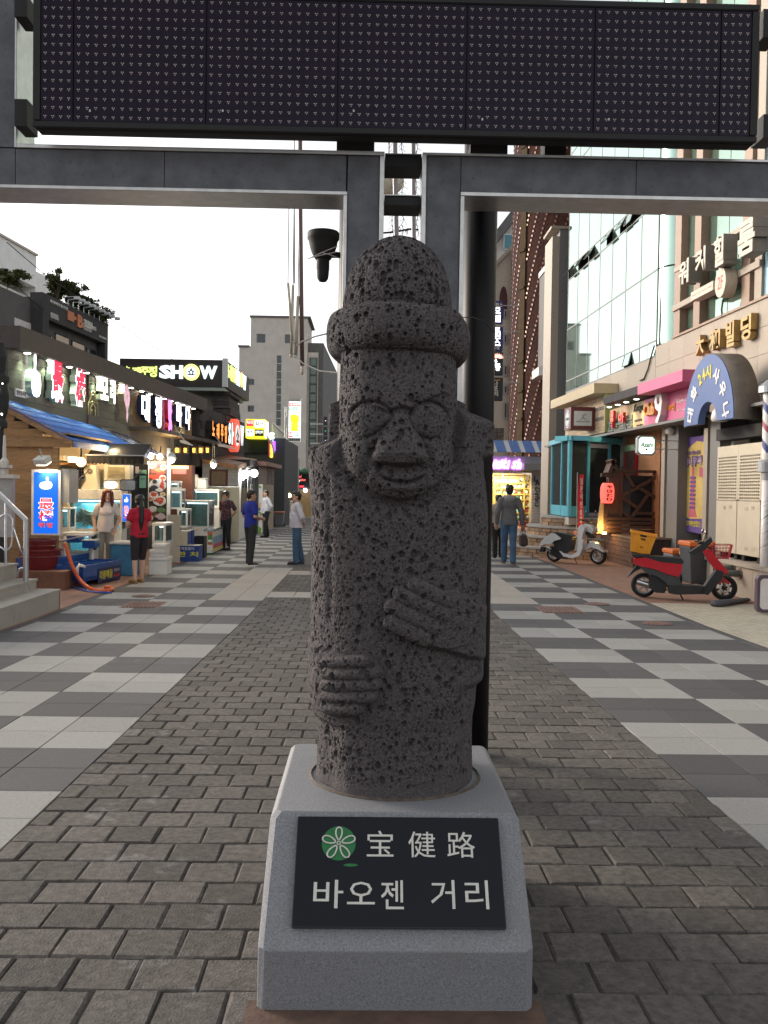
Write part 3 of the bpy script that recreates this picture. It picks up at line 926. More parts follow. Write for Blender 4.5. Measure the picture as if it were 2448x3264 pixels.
e_dl=EM('downlight_lens',(1.0,.97,.85),9.0,(.8,.8,.8))
m_green=M('reflective_green_side',(.42,.52,.42),.4,var=.05)
m_navy=M('navy_letter_side',(.012,.03,.12),.35,var=.1)
#seafood restaurant: plank and tile sign band over the stalls
FL=Wall(((34-1173)*17.05/F,17.05),((612-1173)*29.5/F,29.5),1)
rest=thing('seafood_restaurant','long low seafood restaurant with a lit plank sign band above the fish stalls','restaurant',(*FL.pt(6,0,-2).xy,G0))
zf1=(FL.hit('c1',205,950,.24)[1]+FL.hit('e3',1045,595,.24)[1])/2
zf0=zf1-.40
zs0=FL.hit('e3',600,1030)[1]
aE=FL.hit('e3',967,700)[0]
a_s1,a_s2=FL.hit('e4',1318,800)[0],FL.hit('e3',242,700)[0]
mb=MB();FL.box(mb,-.02,aE,G0,zf1-.02,-6,-.05);mb.build('wall',m_darkw,rest)
WB(FL,'fascia',m_fascia,rest,-.05,aE+.9,zf0,zf1,-.3,.25)
nrow=7
for a0,a1 in((0,a_s1),(a_s1+.03,a_s2)):
 h=(zf0-2.75)/nrow
 for i in range(nrow):
  WB(FL,'plank',m_plankd,rest,a0,a1,2.75+i*h+.006,2.75+(i+1)*h,-.048,random.uniform(0,.004))
WB(FL,'corner_strip',m_maroon,rest,a_s1+.002,a_s1+.028,2.75,zf0,-.04,.03)
nr,ncol=9,26
h,w_=(zf0-zs0)/nr,(aE-a_s2-.05)/ncol
proto=None
for i in range(nr):
 for j in range(ncol):
  off=.5 if i%2 else 0
  if proto is None:
   proto=WB(FL,'wall_tile',m_tileb,rest,0,w_-.006,0,h-.006,-.05,.0)
   base=FL.pt(0,0);o=proto
  else:
   o=proto.copy();COL.objects.link(o)
  o.location=FL.pt(a_s2+.03+j*w_,zs0+i*h,random.uniform(-.002,.004))-base
WB(FL,'ledge',m_fascia,rest,a_s2-.1,aE+2.2,zs0-.10,zs0-.004,-.3,.55)
for k,(c,x,y)in enumerate([('c1',235,1088),('c1',432,1157),('c1',605,1218),('c1',758,1272),('c1',865,1308),('c1',970,1347),('c1',1065,1384),('c1',1152,1415),('e3',370,457),('e3',468,490),('e3',637,546),('e3',715,572),('e3',787,596),('e3',855,617),('e3',920,637),('e3',977,656)]):
 a,_=FL.hit(c,x,y,.10)
 p=FL.pt(a,zf0,.115)
 mb=MB();mb.lathe([(.085,.0),(.085,-.012),(.065,-.014)],p,16);dl=mb.build('downlight',m_alu,rest)
 mb=MB();mb.lathe([(.066,-.008),(.055,-.022),(0,-.026)],p,14);mb.build('lens',e_dl,dl)
 lamp('downlight_lamp',rest,p-Vector((0,0,.05)),26 if k<8 else 20,(.80,1.0,.72)if k<8 else(1,.80,.38),'SPOT',.04,rot=(R(-4),0,0),spot=R(95),blend=.8)
def chan(par,W_,body,c,x0,y0,x1,y1,off,depth,mats,outline=0.0,face=None,bold=.02,name='letter'):
 """a channel letter on a wall: body of thickness depth; mats = (side, face)"""
 a0,a1,z0,z1=W_.rect(c,x0,y0,x1,y1,off+depth)
 if a1<a0:a0,a1=a1,a0
 if outline:
  mb=MB();W_.text(mb,body,a0,a1,z0,z1,off,depth,outline);L=mb.build(name,mats[0],par,fix=False)
  mb=MB();W_.text(mb,body,a0,a1,z0,z1,off+depth+.001,.006,outline*.96);mb.build('lit_face',mats[1],L,fix=False)
  mb=MB();W_.text(mb,body,a0,a1,z0,z1,off+depth+.008,.004,bold);mb.build('stroke',face,L,fix=False)
 else:
  mb=MB();W_.text(mb,body,a0,a1,z0,z1,off,depth,bold);L=mb.build(name,mats[0],par,fix=False)
  mb=MB();W_.text(mb,body,a0,a1,z0,z1,off+depth+.001,.004,bold*.9);mb.build('lit_face',mats[1],L,fix=False)
 return L
THUMB=[(.36,1.0),(.47,.97),(.50,.86),(.47,.70),(.46,.62),(.62,.60),(.86,.56),(.97,.44),(1.0,.28),(.94,.12),(.80,.03),(.55,0),(.30,.02),(.14,.07),(.10,.15),(.03,.20),(.03,.29),(0,.34),(.01,.43),(.05,.47),(.05,.55),(.12,.60),(.26,.62),(.30,.70),(.28,.85),(.29,.95)]
def thumb(par,W_,a0,a1,z0,z1,off,depth,mats,mline):
 d_=W_.d if W_.n.dot(W_.d.cross(ZU))>0 else-W_.d
 o=W_.pt(a0,z0,off+depth)
 pl=[((x)*(a1-a0),y*(z1-z0))for x,y in THUMB]
 mb=MB();mb.prism(pl,o,d_,ZU,W_.n,depth,1,0)
 L=mb.build('thumb_emblem',list(mats),par)
 if mline:
  for pts in(((.05,.47),(.25,.52),(.42,.47),(.40,.40)),((.01,.33),(.22,.38),(.40,.33),(.37,.27)),((.03,.20),(.22,.25),(.38,.20),(.35,.14)),((.13,.08),(.25,.13),(.36,.09)),((.10,.57),(.12,.80),(.3,.64))):
   mb=MB();mb.tube([o+d_*(x*(a1-a0))+ZU*(y*(z1-z0))+W_.n*.003 for x,y in pts],.006*(z1-z0)*1.3,5)
   mb.build('finger_line',mline,L)
 return L
a0,a1,z0,z1=FL.rect('e4',470,1005,622,390,.16)
thumb(rest,FL,a0,a1,z0,z1,.03,.13,(m_green,e_white),m_blackm)
chan(rest,FL,'最','e4',790,1040,945,520,.03,.13,(m_green,e_white),.055,e_red,.03)
chan(rest,FL,'棒','e4',1145,1120,1280,640,.03,.13,(m_green,e_white),.055,e_red,.03)
m_gn2=M('pale_green_side',(.55,.62,.45),.4,var=.05)
chan(rest,FL,'모','c1',893,1570,950,1405,.03,.13,(m_gn2,e_white),0,None,.05)
chan(rest,FL,'리','c1',975,1605,1012,1425,.03,.13,(m_gn2,e_white),0,None,.05)
m_gold=M('gold_wire',(.55,.45,.2),.4,.5,var=.05)
def wall_curve(W_,c,pts,off,rad,mat,par,name):
 mb=MB();mb.tube([W_.pt(*W_.hit(c,x,y,off),off)for x,y in pts],rad,6);return mb.build(name,mat,par,smooth=True)
for pts in(((1335,1290),(1335,1120),(1370,1010),(1350,930),(1375,960),(1400,925),(1420,960),(1432,940),(1440,1020),(1475,1110),(1478,1310)),((1345,1110),(1400,1085),(1470,1120)),((1370,1290),(1365,1180),(1400,1110),(1440,1180),(1440,1310)),((1375,1210),(1392,1225),(1380,1240)),((1425,1215),(1442,1230),(1430,1245)),((1372,1060),(1375,1000),(1400,980),(1425,1010),(1435,1080))):
 wall_curve(FL,'e4',pts,.04,.013,m_gold,rest,'squid_emblem')
m_brass=M('brass_side',(.45,.40,.26),.35,.4,var=.05)
e_meat=M('lit_fish_print',(.55,.36,.38),.4,var=.5,scale=9,emit=(.8,.5,.6),es=.35)
FISH=[(.5,1),(.72,.93),(.9,.80),(1,.62),(.86,.46),(.72,.34),(.78,.2),(.62,0),(.50,.12),(.52,.30),(.40,.42),(.2,.55),(.12,.72),(.25,.9)]
def shape(par,W_,poly,c,x0,y0,x1,y1,off,depth,mats,name):
 a0,a1,z0,z1=W_.rect(c,x0,y0,x1,y1,off+depth)
 mb=MB();d_=W_.d if W_.n.dot(W_.d.cross(ZU))>0 else-W_.d
 mb.prism([(x*(a1-a0),y*(z1-z0))for x,y in poly],W_.pt(a0,z0,off+depth),d_,ZU,W_.n,depth,1,0)
 return mb.build(name,list(mats),par)
shape(rest,FL,FISH,'e3',150,905,240,465,.03,.16,(m_brass,e_meat),'fish_emblem')
e_blue_w=e_white
for s,x0,y0,x1,y1 in(('대',378,870,465,595),('정',538,950,605,622),('바',786,935,842,708),('다',895,975,942,720)):
 chan(rest,FL,s,'e3',x0,y0,x1,y1,.03,.10,(m_navy,e_white),0,None,.05)
m_crim=M('crimson_side',(.40,.01,.03),.35,var=.1)
e_pink=M('lit_pink_fish',(.6,.25,.6),.4,var=.4,scale=8,emit=(.85,.22,.85),es=1.0)
SHR=[(.35,1),(.62,.95),(.80,.80),(.85,.66),(1,.56),(.82,.52),(.78,.38),(.95,.18),(.92,.02),(.72,.08),(.6,.04),(.35,0),(.30,.10),(.42,.24),(.30,.34),(.25,.5),(.2,.68),(.22,.88)]
shape(rest,FL,SHR,'e3',668,1005,738,602,.03,.11,(m_crim,e_pink),'shrimp_emblem')
m_ivory=M('ivory_letter',(.66,.56,.36),.5,var=.05)
a0,a1,z0,z1=FL.rect('e3',755,1050,882,970,.02)
mb=MB();FL.text(mb,'743-7008',a0,a1,z0,z1,.006,.03,.02);mb.build('phone_number',m_ivory,rest,fix=False)
pl0=FL.rect('e4',232,1005,395,925,.03)
WB(FL,'name_plate',m_white,rest,*pl0,.01,.04)
mb=MB();FL.text(mb,'일반음식점',pl0[0]+.03,pl0[1]-.03,pl0[2]+.03,pl0[3]-.03,.0405,.003,.02);mb.build('plate_lettering',m_blackm,rest,fix=False)
mb=MB();FL.box(mb,*FL.rect('e3',262,525,345,470,.02),.0,.03);mb.build('small_plate',m_ivory,rest)
a0,z0=FL.hit('e4',905,1110,.02)
mb=MB();FL.text(mb,'TT',a0,a0+.14,z0,z0+.14,.004,.01,.01);mb.build('small_letters',m_maroon,rest,fix=False)
#wooden stall with the blue tin roof
YG=16.3
stall=thing('fish_stall','wooden fish stall with a blue tin tile roof and plank gable','fish stall',(-5.9,17.5,G0))
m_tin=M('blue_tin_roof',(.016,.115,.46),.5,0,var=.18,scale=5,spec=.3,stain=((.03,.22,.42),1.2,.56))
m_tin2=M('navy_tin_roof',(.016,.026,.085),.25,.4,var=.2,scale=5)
xe,ze=atY('c2',650,292,YG).x,atY('c2',650,292,YG).z
xw,zw=atY('c2',100,0,YG).x,atY('c2',100,0,YG).z
slp=(zw-ze)/(xe-xw)
zb_beam=atY('c2',300,275,YG).z
XWL=atY('S',165,1700,YG).x
i,z=0,G0
while z<ze+1.1:
 z2=z+.128
 if z<zb_beam-.1:x1=XWL
 else:x1=xe-(z2-ze+.05)/slp-.05 if z2>ze-.05 else xe
 if x1>-7.6:
  B('plank',m_plank,stall,-7.6,min(x1,xe),YG,YG+.03,z+.003,min(z2,ze+(xe+7.6)*slp))
 z=z2
m_beam=M('old_beam',(.30,.17,.075),.7,var=.25,scale=6,stretch=(1,1,5))
B('tie_beam',m_beam,stall,-7.6,xe-.05,YG-.06,YG-.002,zb_beam-.14,zb_beam)
mb=MB()
r_=Vector((xw-1.3-xe,0,(1.3+xe-xw)*slp));mb.obox(Vector((xe,YG-.09,ze-.11)),r_,(0,0,.13),(0,.07,0));mb.build('rake_board',m_beam,stall)
B('corner_post',m_beam,stall,XWL+.01,XWL+.10,YG-.02,YG+.08,G0,zb_beam-.15)
def tin_roof(par,mat,x_e,z_e,y0,y1,x_w,slope,name='roof',pitch=.062,step=.28):
 n=int((y1-y0)/pitch)*8
 ys=[y0+(y1-y0)*k/n for k in range(n+1)]
 mb=MB();vs,fs=[],[]
 L=x_e-x_w;nc=int(L/step)
 rows=[]
 for c in range(nc+1):
  t0,t1=c*step,min((c+1)*step,L)
  rows+=[(t0,.020),(t1-.004,.0)]
 for t,dz in rows:
  for k,y in enumerate(ys):
   w=(y-y0)/pitch*2*math.pi
   vs.append((x_e-t,y,z_e+t*slope+dz+.016*abs(math.sin(w/2))**.8))
 m_=n+1
 for r in range(len(rows)-1):
  for k in range(n):fs.append((r*m_+k,r*m_+k+1,(r+1)*m_+k+1,(r+1)*m_+k))
 mb.add(vs,fs)
 o=mb.build(name,mat,par,fix=False)
 sd_=o.modifiers.new('t','SOLIDIFY');sd_.thickness=.012;sd_.offset=-1
 return o
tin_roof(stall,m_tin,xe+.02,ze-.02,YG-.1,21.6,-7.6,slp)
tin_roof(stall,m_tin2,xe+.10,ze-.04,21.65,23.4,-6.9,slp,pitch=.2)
mb=MB()
n=int((21.6-YG)/.062)*6
vs,fs=[],[]
for k in range(n+1):
 y=YG-.1+(21.6-YG+.1)*k/n
 w=(y-YG+.1)/.062*2*math.pi
 vs+=[(xe+.026,y,ze-.006),(xe+.034,y,ze-.10-.02*abs(math.sin(w/2)))]
fs=[(2*k,2*k+1,2*k+3,2*k+2)for k in range(n)]
mb.add(vs,fs);o=mb.build('eave_flashing',m_tin,stall,fix=False)
o.modifiers.new('t','SOLIDIFY').thickness=.004
for y in(21.55,23.3):
 B('roof_post',m_beam,stall,xe-.22,xe-.12,y-.05,y+.05,G0,ze)
YB0=18.72
xA,xB=atY('w1',-60,900,YB0).x,atY('w1',1620,900,YB0).x
m_inner=M('warm_cream_wall',(.62,.52,.36),.7,var=.08,scale=4)
B('inner_wall',m_inner,stall,-6.7,xe-.16,YB0+.35,YB0+.40,G0,2.36)
B('ceiling_board',m_beam,stall,-6.7,xe-.1,YG+.1,YB0+.4,2.42,2.45)
q=rectY('w1',0,285,540,345,YB0-.3)
B('shelf',m_beam,stall,q[0]-.3,q[1],YB0-.35,YB0+.33,q[2],q[2]+.05)
for x0,x1,mt in((5,60,m_cream),(65,130,m_ivory),(135,180,m_white)):
 q=rectY('w1',x0,180,x1,285,YB0-.2);B('shelf_box',mt,stall,q[0],q[1]-.01,YB0-.25,YB0,q[2]+.02,q[3])
lamp('stall_lamp',stall,(-5.55,17.45,2.30),40,(1,.72,.38),'POINT',.09)
lamp('stall_lamp',stall,(-5.0,18.30,2.25),30,(1,.76,.42),'POINT',.09)
aw=thing('awning','black scalloped awning hanging over the crab tank','awning',atY('w1',1030,160,18.0))
q=rectY('w1',532,180,1540,330,18.0)
m_awn=M('black_canvas',(.005,.005,.006),.8,var=.15,scale=10)
mb=MB()
xs__=np.linspace(q[0],q[1],61)
vs=[]
for k,x in enumerate(xs__):vs+=[(x,18.0,q[3]),(x,18.0+.01*math.sin(k),q[2]+.02-.022*abs(math.sin(k*math.pi/4)))]
mb.add(vs,[(2*k,2*k+1,2*k+3,2*k+2)for k in range(60)])
o=mb.build('valance',m_awn,aw,fix=False);o.modifiers.new('t','SOLIDIFY').thickness=.004
mb=MB();mb.quad((q[0],18.0,q[3]),(q[1],18.0,q[3]),(q[1],18.6,q[3]+.26),(q[0],18.6,q[3]+.26));o=mb.build('canopy',m_awn,aw,fix=False);o.modifiers.new('t','SOLIDIFY').thickness=.004
mb=MB();mb.cyl((q[0]-.02,17.99,q[3]+.005),(q[1]+.02,17.99,q[3]+.005),.014,n=8);mb.build('front_rail',m_alu,aw)
#bar on the first floor, white house behind, roof garden
m_orange=M('orange_sign',(.62,.20,.09),.5,var=.06)
bar=thing('bar_building','dark grey upstairs bar with an orange B and white letters on its front','building',(-10.4,32,G0))
FB=Wall((-10.5,30.0),(-10.5+.096*5.6,35.6),1)
zbt=FB.hit('bt',650,245)[1]
Lb=FB.hit('bt',1588,800)[0]
wz1=FB.hit('bt',720,640)[1];wa0=FB.hit('bt',718,700)[0];wa1=FB.hit('bt',1545,1000)[0]
for a0,a1,z0,z1 in((0,Lb,wz1,zbt),(0,wa0,2,wz1),(wa1,Lb,2,wz1)):
 WB(FB,'wall',m_darkw,bar,a0,a1,z0,z1,-.42,0)
WB(FB,'rear_wall',m_darkw,bar,0,Lb,1.5,zbt-.15,-5,-.43)
WB(FB,'recess_wall',m_greyr,bar,wa0,wa1,2,wz1,-.425,-.33)
for x0,y0,x1,y1 in((800,940,1005,850),(1045,1040,1230,950),(1262,1130,1400,1040),(725,905,760,820)):
 r4=FB.rect('bt',x0,y0+90,x1,y1+60,-.33)
 f_=WB(FB,'window',m_blackm,bar,r4[0],r4[1],r4[2]-.2,r4[3],-.328,-.30)
 WB(FB,'pane',m_glassd,f_,r4[0]+.04,r4[1]-.04,r4[2]-.16,r4[3]-.04,-.299,-.296)
WB(FB,'side_block',m_greyr,bar,-3.2,-.003,2,zbt-.25,-6,-.40)
WB(FB,'side_window',m_white,bar,FB.hit('bt',208,700,-.4)[0],-.02,FB.hit('bt',470,820,-.4)[1],FB.hit('bt',340,660,-.4)[1],-.399,-.37)
mb=MB();FB.text(mb,'B',*FB.rect('bt',1128,735,1190,600,0),.01,.05,.05);mb.build('letter',m_orange,bar,fix=False)
mb=MB();FB.text(mb,':',*FB.rect('bt',1194,750,1208,690,0),.01,.05,.04);mb.build('letter',m_orange,bar,fix=False)
mb=MB();FB.text(mb,'TURN',*FB.rect('bt',1214,740,1335,690,0),.01,.05,.03);mb.build('letter',m_white,bar,fix=False)
mb=MB();FB.text(mb,'비턴',*FB.rect('bt',1345,785,1398,752,0),.01,.03,.01);mb.build('letter',m_white,bar,fix=False)
for s,q in(('세계맥주할인점',(725,385,985,460)),('WORLD BEER',(1218,780,1335,797)),('세계맥주',(735,575,850,577)),('할인전문점',(735,605,850,617)),('제주연동점',(1448,897,1550,910))):
 r4=FB.rect('bt',*q,0)
 mb=MB();FB.text(mb,s,*r4,.01,.02,.01);mb.build('small_letters',m_white,bar,fix=False)
r4=FB.rect('bt',985,640,1110,570,0)
w_,h_=r4[1]-r4[0],.32
mb=MB();mb.prism([(0,0),(w_*.7,0),(w_*.72,h_*.3),(w_,h_*.35),(w_,h_*.65),(w_*.72,h_*.7),(w_*.7,h_),(0,h_)],FB.pt(r4[0],r4[2],.04),FB.d,ZU,FB.n,.035);mb.build('bottle_plate',m_orange,bar)
for k in range(9):
 a=FB.hit('bt',930+k*78,300+k*40,0)[0]*.98
 p=FB.pt(a,zbt-.05,0)
 mb=MB();mb.tube([p,p+Vector((0,0,.2)),p+Vector((.45,-.05,.22))],.02,6);arm_=mb.build('sign_lamp',m_alu,bar)
 mb=MB();mb.box(p.x+.40,p.x+.58,p.y-.12,p.y+.02,p.z+.12,p.z+.22);mb.build('lamp_head',m_alu,arm_)
wh=thing('white_house','white house with a pale parapet standing behind the dark grey bar','house',(-18,47,G0))
FW=Wall((-17.9,44.0),(-17.9+.096*6,50),1)
zt_=FW.hit('c1',0,172)[1]
aw1=FW.hit('c1',270,400)[0];aw2=FW.hit('c1',410,500)[0]
WB(FW,'wall',m_white,wh,-3,aw2+1.2,2,zt_-2.0,-7,-.3)
WB(FW,'parapet',M('pale_metal_sheet',(.76,.77,.76),.5,var=.06,scale=2),wh,-3,aw1,zt_-1.6,zt_,-7,.3)
WB(FW,'parapet',MATS['pale_metal_sheet'],wh,aw1+.01,aw2+.6,zt_-2.1,zt_-.75,-7,.25)
WB(FW,'eave_strip',m_conc,wh,-3,aw1+.05,zt_+.001,zt_+.10,-7,.4)
f_=WB(FW,'window',m_alu,wh,-.8,.55,zt_-3.1,zt_-2.1,-.299,-.26);WB(FW,'pane',m_glassd,f_,-.72,.47,zt_-3.0,zt_-2.18,-.259,-.256)
mb=MB()
for k in range(10):mb.tube([FW.pt(aw1-.3+k*.16,zt_-3.4,.3),FW.pt(aw1-.3+k*.16,zt_-2.7,.3)],.012,5)
mb.tube([FW.pt(aw1-.4,zt_-2.7,.3),FW.pt(aw1+1.3,zt_-2.7,.3)],.016,6);mb.build('balcony_rail',m_alu,wh)
m_leaf=M('shrub_leaf',(.045,.065,.020),.7,var=.35,scale=3,rand=.45)
m_leaf2=M('olive_leaf',(.075,.085,.022),.7,var=.35,scale=3,rand=.45)
m_twig=M('twig_bark',(.09,.07,.05),.9,var=.2)
def shrub(name,label,cat,c,rad,n,mat,leaf=.07,group=None,seed=1):
 rs=random.Random(seed)
 t=thing(name,label,cat,Vector(c)-Vector((0,0,rad[2])),group)
 mb=MB();tips=[]
 for k in range(9):
  w=rs.uniform(0,6.28);q=rs.uniform(.3,.8)
  tip=Vector(c)+Vector((math.cos(w)*rad[0]*q,math.sin(w)*rad[1]*q,rs.uniform(-.1,.75)*rad[2]));tips.append(tip)
  mb.tube([Vector(c)-Vector((0,0,rad[2])),(Vector(c)+tip)/2-Vector((0,0,.1*rad[2])),tip],[.028,.018,.006],5)
 mb.build('stem',m_twig,t)
 mb=MB()
 clumps=[(Vector((rs.gauss(0,.42)*rad[0],rs.gauss(0,.42)*rad[1],rs.gauss(.05,.40)*rad[2])),rs.uniform(.16,.34))for _ in range(26)]
 for _ in range(n):
  cc_,cr_=rs.choice(clumps)
  p=Vector(c)+cc_+Vector((rs.gauss(0,1)*rad[0],rs.gauss(0,1)*rad[1],rs.gauss(0,1)*rad[2]))*cr_*.6
  a=Vector((rs.gauss(0,1),rs.gauss(0,1),rs.gauss(0,.7))).normalized();b=a.cross(Vector((rs.gauss(0,1),rs.gauss(0,1),1))).normalized()
  L=leaf*rs.uniform(.6,1.4)
  mb.add([p-a*L,p+b*L*.45,p+a*L,p-b*L*.45],[(0,1,2,3)])
 mb.build('foliage',mat,t,fix=False)
 return t
for k,(x,y,Y,rx,rz,mt,lb)in enumerate(((90,505,31,.50,.22,m_leaf2,'sparse olive shrub at the left end of the roof garden'),(505,600,32.5,.46,.40,m_leaf2,'tall olive green shrub at the top of the sloping roof garden'),(640,695,33.5,.40,.34,m_leaf,'dark dense shrub in the middle of the roof garden above the bar sign'),(765,775,34.3,.38,.30,m_leaf,'low dark shrub between its neighbours above the roof lamps'),(880,845,35.2,.42,.48,m_leaf2,'big leafy shrub at the low right end of the roof garden'))):
 p=atY('c1',x,y,Y)
 shrub('roof_shrub',lb,'shrub',p,(rx,.45,rz),4200,mt,.058,'shrubs of the roof garden',k+3)
#SHOW billboard and the stone sign wall below it
YS=34.0
m_bb=M('dark_brown_board',(.030,.022,.020),.6,var=.15,scale=2)
e_mint=EM('lit_mint_letter',(.72,.90,.90),.85,(.7,.8,.8))
e_lime=EM('lit_lime_letter',(.72,.90,.22),.8,(.6,.7,.2))
e_yel=EM('lit_yellow_ring',(.85,.88,.25),.9,(.7,.7,.2))
show=thing('karaoke_building','karaoke bar with a large dark brown SHOW billboard on its upper floor','building',(-7,36,G0))
q=rectY('e3',115,165,1322,488,YS)
B('billboard',m_bb,show,q[0],q[1],YS,YS+.5,q[2],q[3])
B('corner_post',m_alu,show,q[1]+.003,q[1]+.19,YS-.04,YS+.12,q[2]+.02,q[3]+.06)
FSs=Wall((q[1]+.16,YS+.12),(q[1]+.30,YS+5.4),1)
WB(FSs,'billboard',m_bb,show,0,5.2,q[2],q[3]-.02,-.4,0)
B('soffit',M('lit_soffit',(.35,.42,.36),.6,var=.05),show,q[0],q[1]+.1,YS+.02,YS+5,q[2]-.12,q[2]-.004)
for s,x0,x1,y0,y1,mt in(('노',195,240,285,250,e_lime),('래',272,365,345,262,e_lime),('주',372,458,352,258,e_lime),('정',462,552,372,252,e_lime),('S',600,712,382,248,e_mint),('H',730,850,385,250,e_mint),('W',1070,1250,388,256,e_mint)):
 r4=rectY('e3',x0,y1,x1,y0,YS);mb=MB();text(mb,s,(r4[0],YS-.002,r4[2]),XR,ZU,r4[1]-r4[0],r4[3]-r4[2],.05,.055 if mt is e_mint else .03);mb.build('letter',mt,show,fix=False)
def disc(mb,p,r,depth,n=36,mi=None,nrm_=Vector((0,-1,0)),rx=None):
 r_v=nrm_.cross(ZU)*-1
 mb.prism([(math.cos(2*math.pi*k/n)*(rx or r),math.sin(2*math.pi*k/n)*r)for k in range(n)],p,r_v,ZU,nrm_,depth,mi)
pc=atY('e3',960,320,YS)
rd=95*.27125*YS/F
mb=MB();disc(mb,pc+Vector((0,-.06,0)),rd,.058);ring=mb.build('round_emblem',e_yel,show)
mb=MB();disc(mb,pc+Vector((0,-.066,0)),rd*.62,.005);mb.build('inner_disc',e_mint,ring)
mb=MB();text(mb,'쇼',(pc.x-rd*.42,YS-.068,pc.z-rd*.35),XR,ZU,rd*.84,rd*.8,.004,.03);mb.build('emblem_letter',m_blackm,ring,fix=False)
for s,q4,mt,sh in(('노래주정',(1382,420,1468,305),e_lime,0),('SH',(1478,465,1520,330),e_mint,0),('W',(1560,480,1595,385),e_mint,0)):
 r4=FSs.rect('e3',q4[0],q4[1],q4[2],q4[3],0);zc=(r4[2]+r4[3])/2
 mb=MB();FSs.text(mb,s,r4[0],r4[1],5.55,6.1,.004,.03,.03);mb.build('letter',mt,show,fix=False)
a_,z_=FSs.hit('e3',1543,405,0)
mb=MB();disc(mb,FSs.pt(a_,5.85,.04),.3,.035,nrm_=FSs.n);mb.build('round_emblem',EM('lit_amber_ring',(.9,.55,.2),.8),show)
m_cw=M('ivory_render',(.40,.37,.30),.9,var=.08)
r4=rectY('e3',1045,560,1235,830,YS+1)
B('upper_wall',m_cw,show,r4[0]-3,r4[1],YS+1,YS+5,r4[2]-3,r4[3])
m_stone=M('dark_stone_cladding',(.075,.066,.060),.9,var=.3,scale=5,rand=.2,bump=.5,bscale=20)
r4=rectY('e3',1228,550,1410,830,YS+.6)
n=12
for k in range(n):
 z0=r4[2]-.6+(r4[3]-r4[2]+.6)*k/n
 B('stone',m_stone,show,r4[0]+random.uniform(-.06,.04),r4[1]+random.uniform(-.05,.08),YS+.4+random.uniform(-.06,.06),YS+3,z0,z0+(r4[3]-r4[2]+.6)/n-.012)
FS=Wall((-(1173-639)*30/F,30.0),(-(1173-784)*37.9/F,37.9),1)
zst=(FS.hit('e3',1068,738)[1]+FS.hit('e3',1590,900)[1])/2
mb=MB();FS.box(mb,0,FS.L,2.2,zst,-4,-.06);mb.build('wall',m_darkw,show)
nr,nc=8,11
for i in range(nr):
 for j in range(nc):
  aa=FS.L*(j+(.5 if i%2 else 0))/nc
  if aa+FS.L/nc>FS.L:continue
  WB(FS,'stone',m_stone,show,aa+.004,aa+FS.L/nc-.004,2.2+(zst-2.2)*i/nr+.004,2.2+(zst-2.2)*(i+1)/nr-.004,-.058,random.uniform(-.01,.02))
e_or=EM('lit_orange_letter',(1.0,.30,.06),.8,(.7,.25,.05))
for s,x0,x1,y0,y1,mt in(('노',1205,1230,1055,905,e_or),('래',1256,1284,1090,930,e_or),('주',1306,1332,1120,945,e_or),('정',1350,1374,1140,955,e_or),('S',1396,1420,1150,930,e_mint),('H',1433,1470,1155,940,e_mint),('W',1535,1572,1165,965,e_mint)):
 r5=FS.rect('e3',x0,y0,x1,y1,.25)
 mb=MB();FS.text(mb,s,*r5,.03,.22,.05);L=mb.build('letter',m_blackm,show,fix=False)
 mb=MB();FS.text(mb,s,*r5,.252,.006,.04);mb.build('lit_face',mt,L,fix=False)
a_,z_=FS.hit('e3',1500,1062,.28)
mb=MB();disc(mb,FS.pt(a_,z_,.28),.62,.26,nrm_=FS.n);ring=mb.build('round_emblem',EM('lit_red_ring',(.75,.10,.06),.5),show)
mb=MB();disc(mb,FS.pt(a_,z_,.288),.40,.006,nrm_=FS.n);mb.build('inner_disc',EM('lit_grey_disc',(.7,.72,.7),.5),ring)
mb=MB();FS.text(mb,'쇼',a_-.25,a_+.25,z_-.25,z_+.25,.29,.005,.03);mb.build('emblem_letter',m_blackm,ring,fix=False)
#concrete block at the end of the street
YC=90.0
con=thing('concrete_building','bare grey concrete block with a tall stair window at the end of the street','building',(-9,94,G0))
def cb(c,x0,y0,x1,y1):return rectY(c,x0,y0,x1,y1,YC)
q=cb('c3',785,477,1450,1700);q2=cb('c3',903,190,1448,480)
zb=-.5
wr=cb('c3',1148,553,1196,1230)
def wallpieces(x0,x1,z0,z1,holes):
 """front wall of panels around upright openings"""
 xs_=sorted({x0,x1,*[h[0]for h in holes],*[h[1]for h in holes]})
 for a,b in zip(xs_,xs_[1:]):
  if b<=x0 or a>=x1:continue
  zs=[z0]
  for h in sorted([h for h in holes if h[0]<=a and h[1]>=b and h[2]>z0 and h[3]<z1],key=lambda h:h[2]):zs+=[h[2],h[3]]
  zs.append(z1)
  for k in range(0,len(zs),2):
   if zs[k+1]>zs[k]:yield a,b,zs[k],zs[k+1]
wins=[cb('c3',957,345,1044,430),cb('c3',1228,350,1290,435),cb('c3',876,776,937,836),cb('c3',872,1032,935,1095),cb('c3',735,1030,756,1090),wr]
xr_=atY('c3',1450,900,YC).x
for X0,X1,Z0,Z1 in((q[0],q2[1],zb,q[3]),(q2[0],q2[1],q[3]+.003,q2[3])):
 for a,b,z0,z1 in wallpieces(X0,X1,Z0,Z1,wins):
  B('wall_panel',m_conc,con,a,b,YC,YC+.4,z0,z1)
for x0,x1,y0,y1,z0,z1 in((q[0]+.01,q2[1]-.01,YC+.41,YC+12,zb,q[3]),(q2[0]+.01,q2[1]-.01,YC+.41,YC+7,q[3]+.01,q2[3])):
 B('core',m_conc,con,x0,x1,y0,y1,z0,z1)
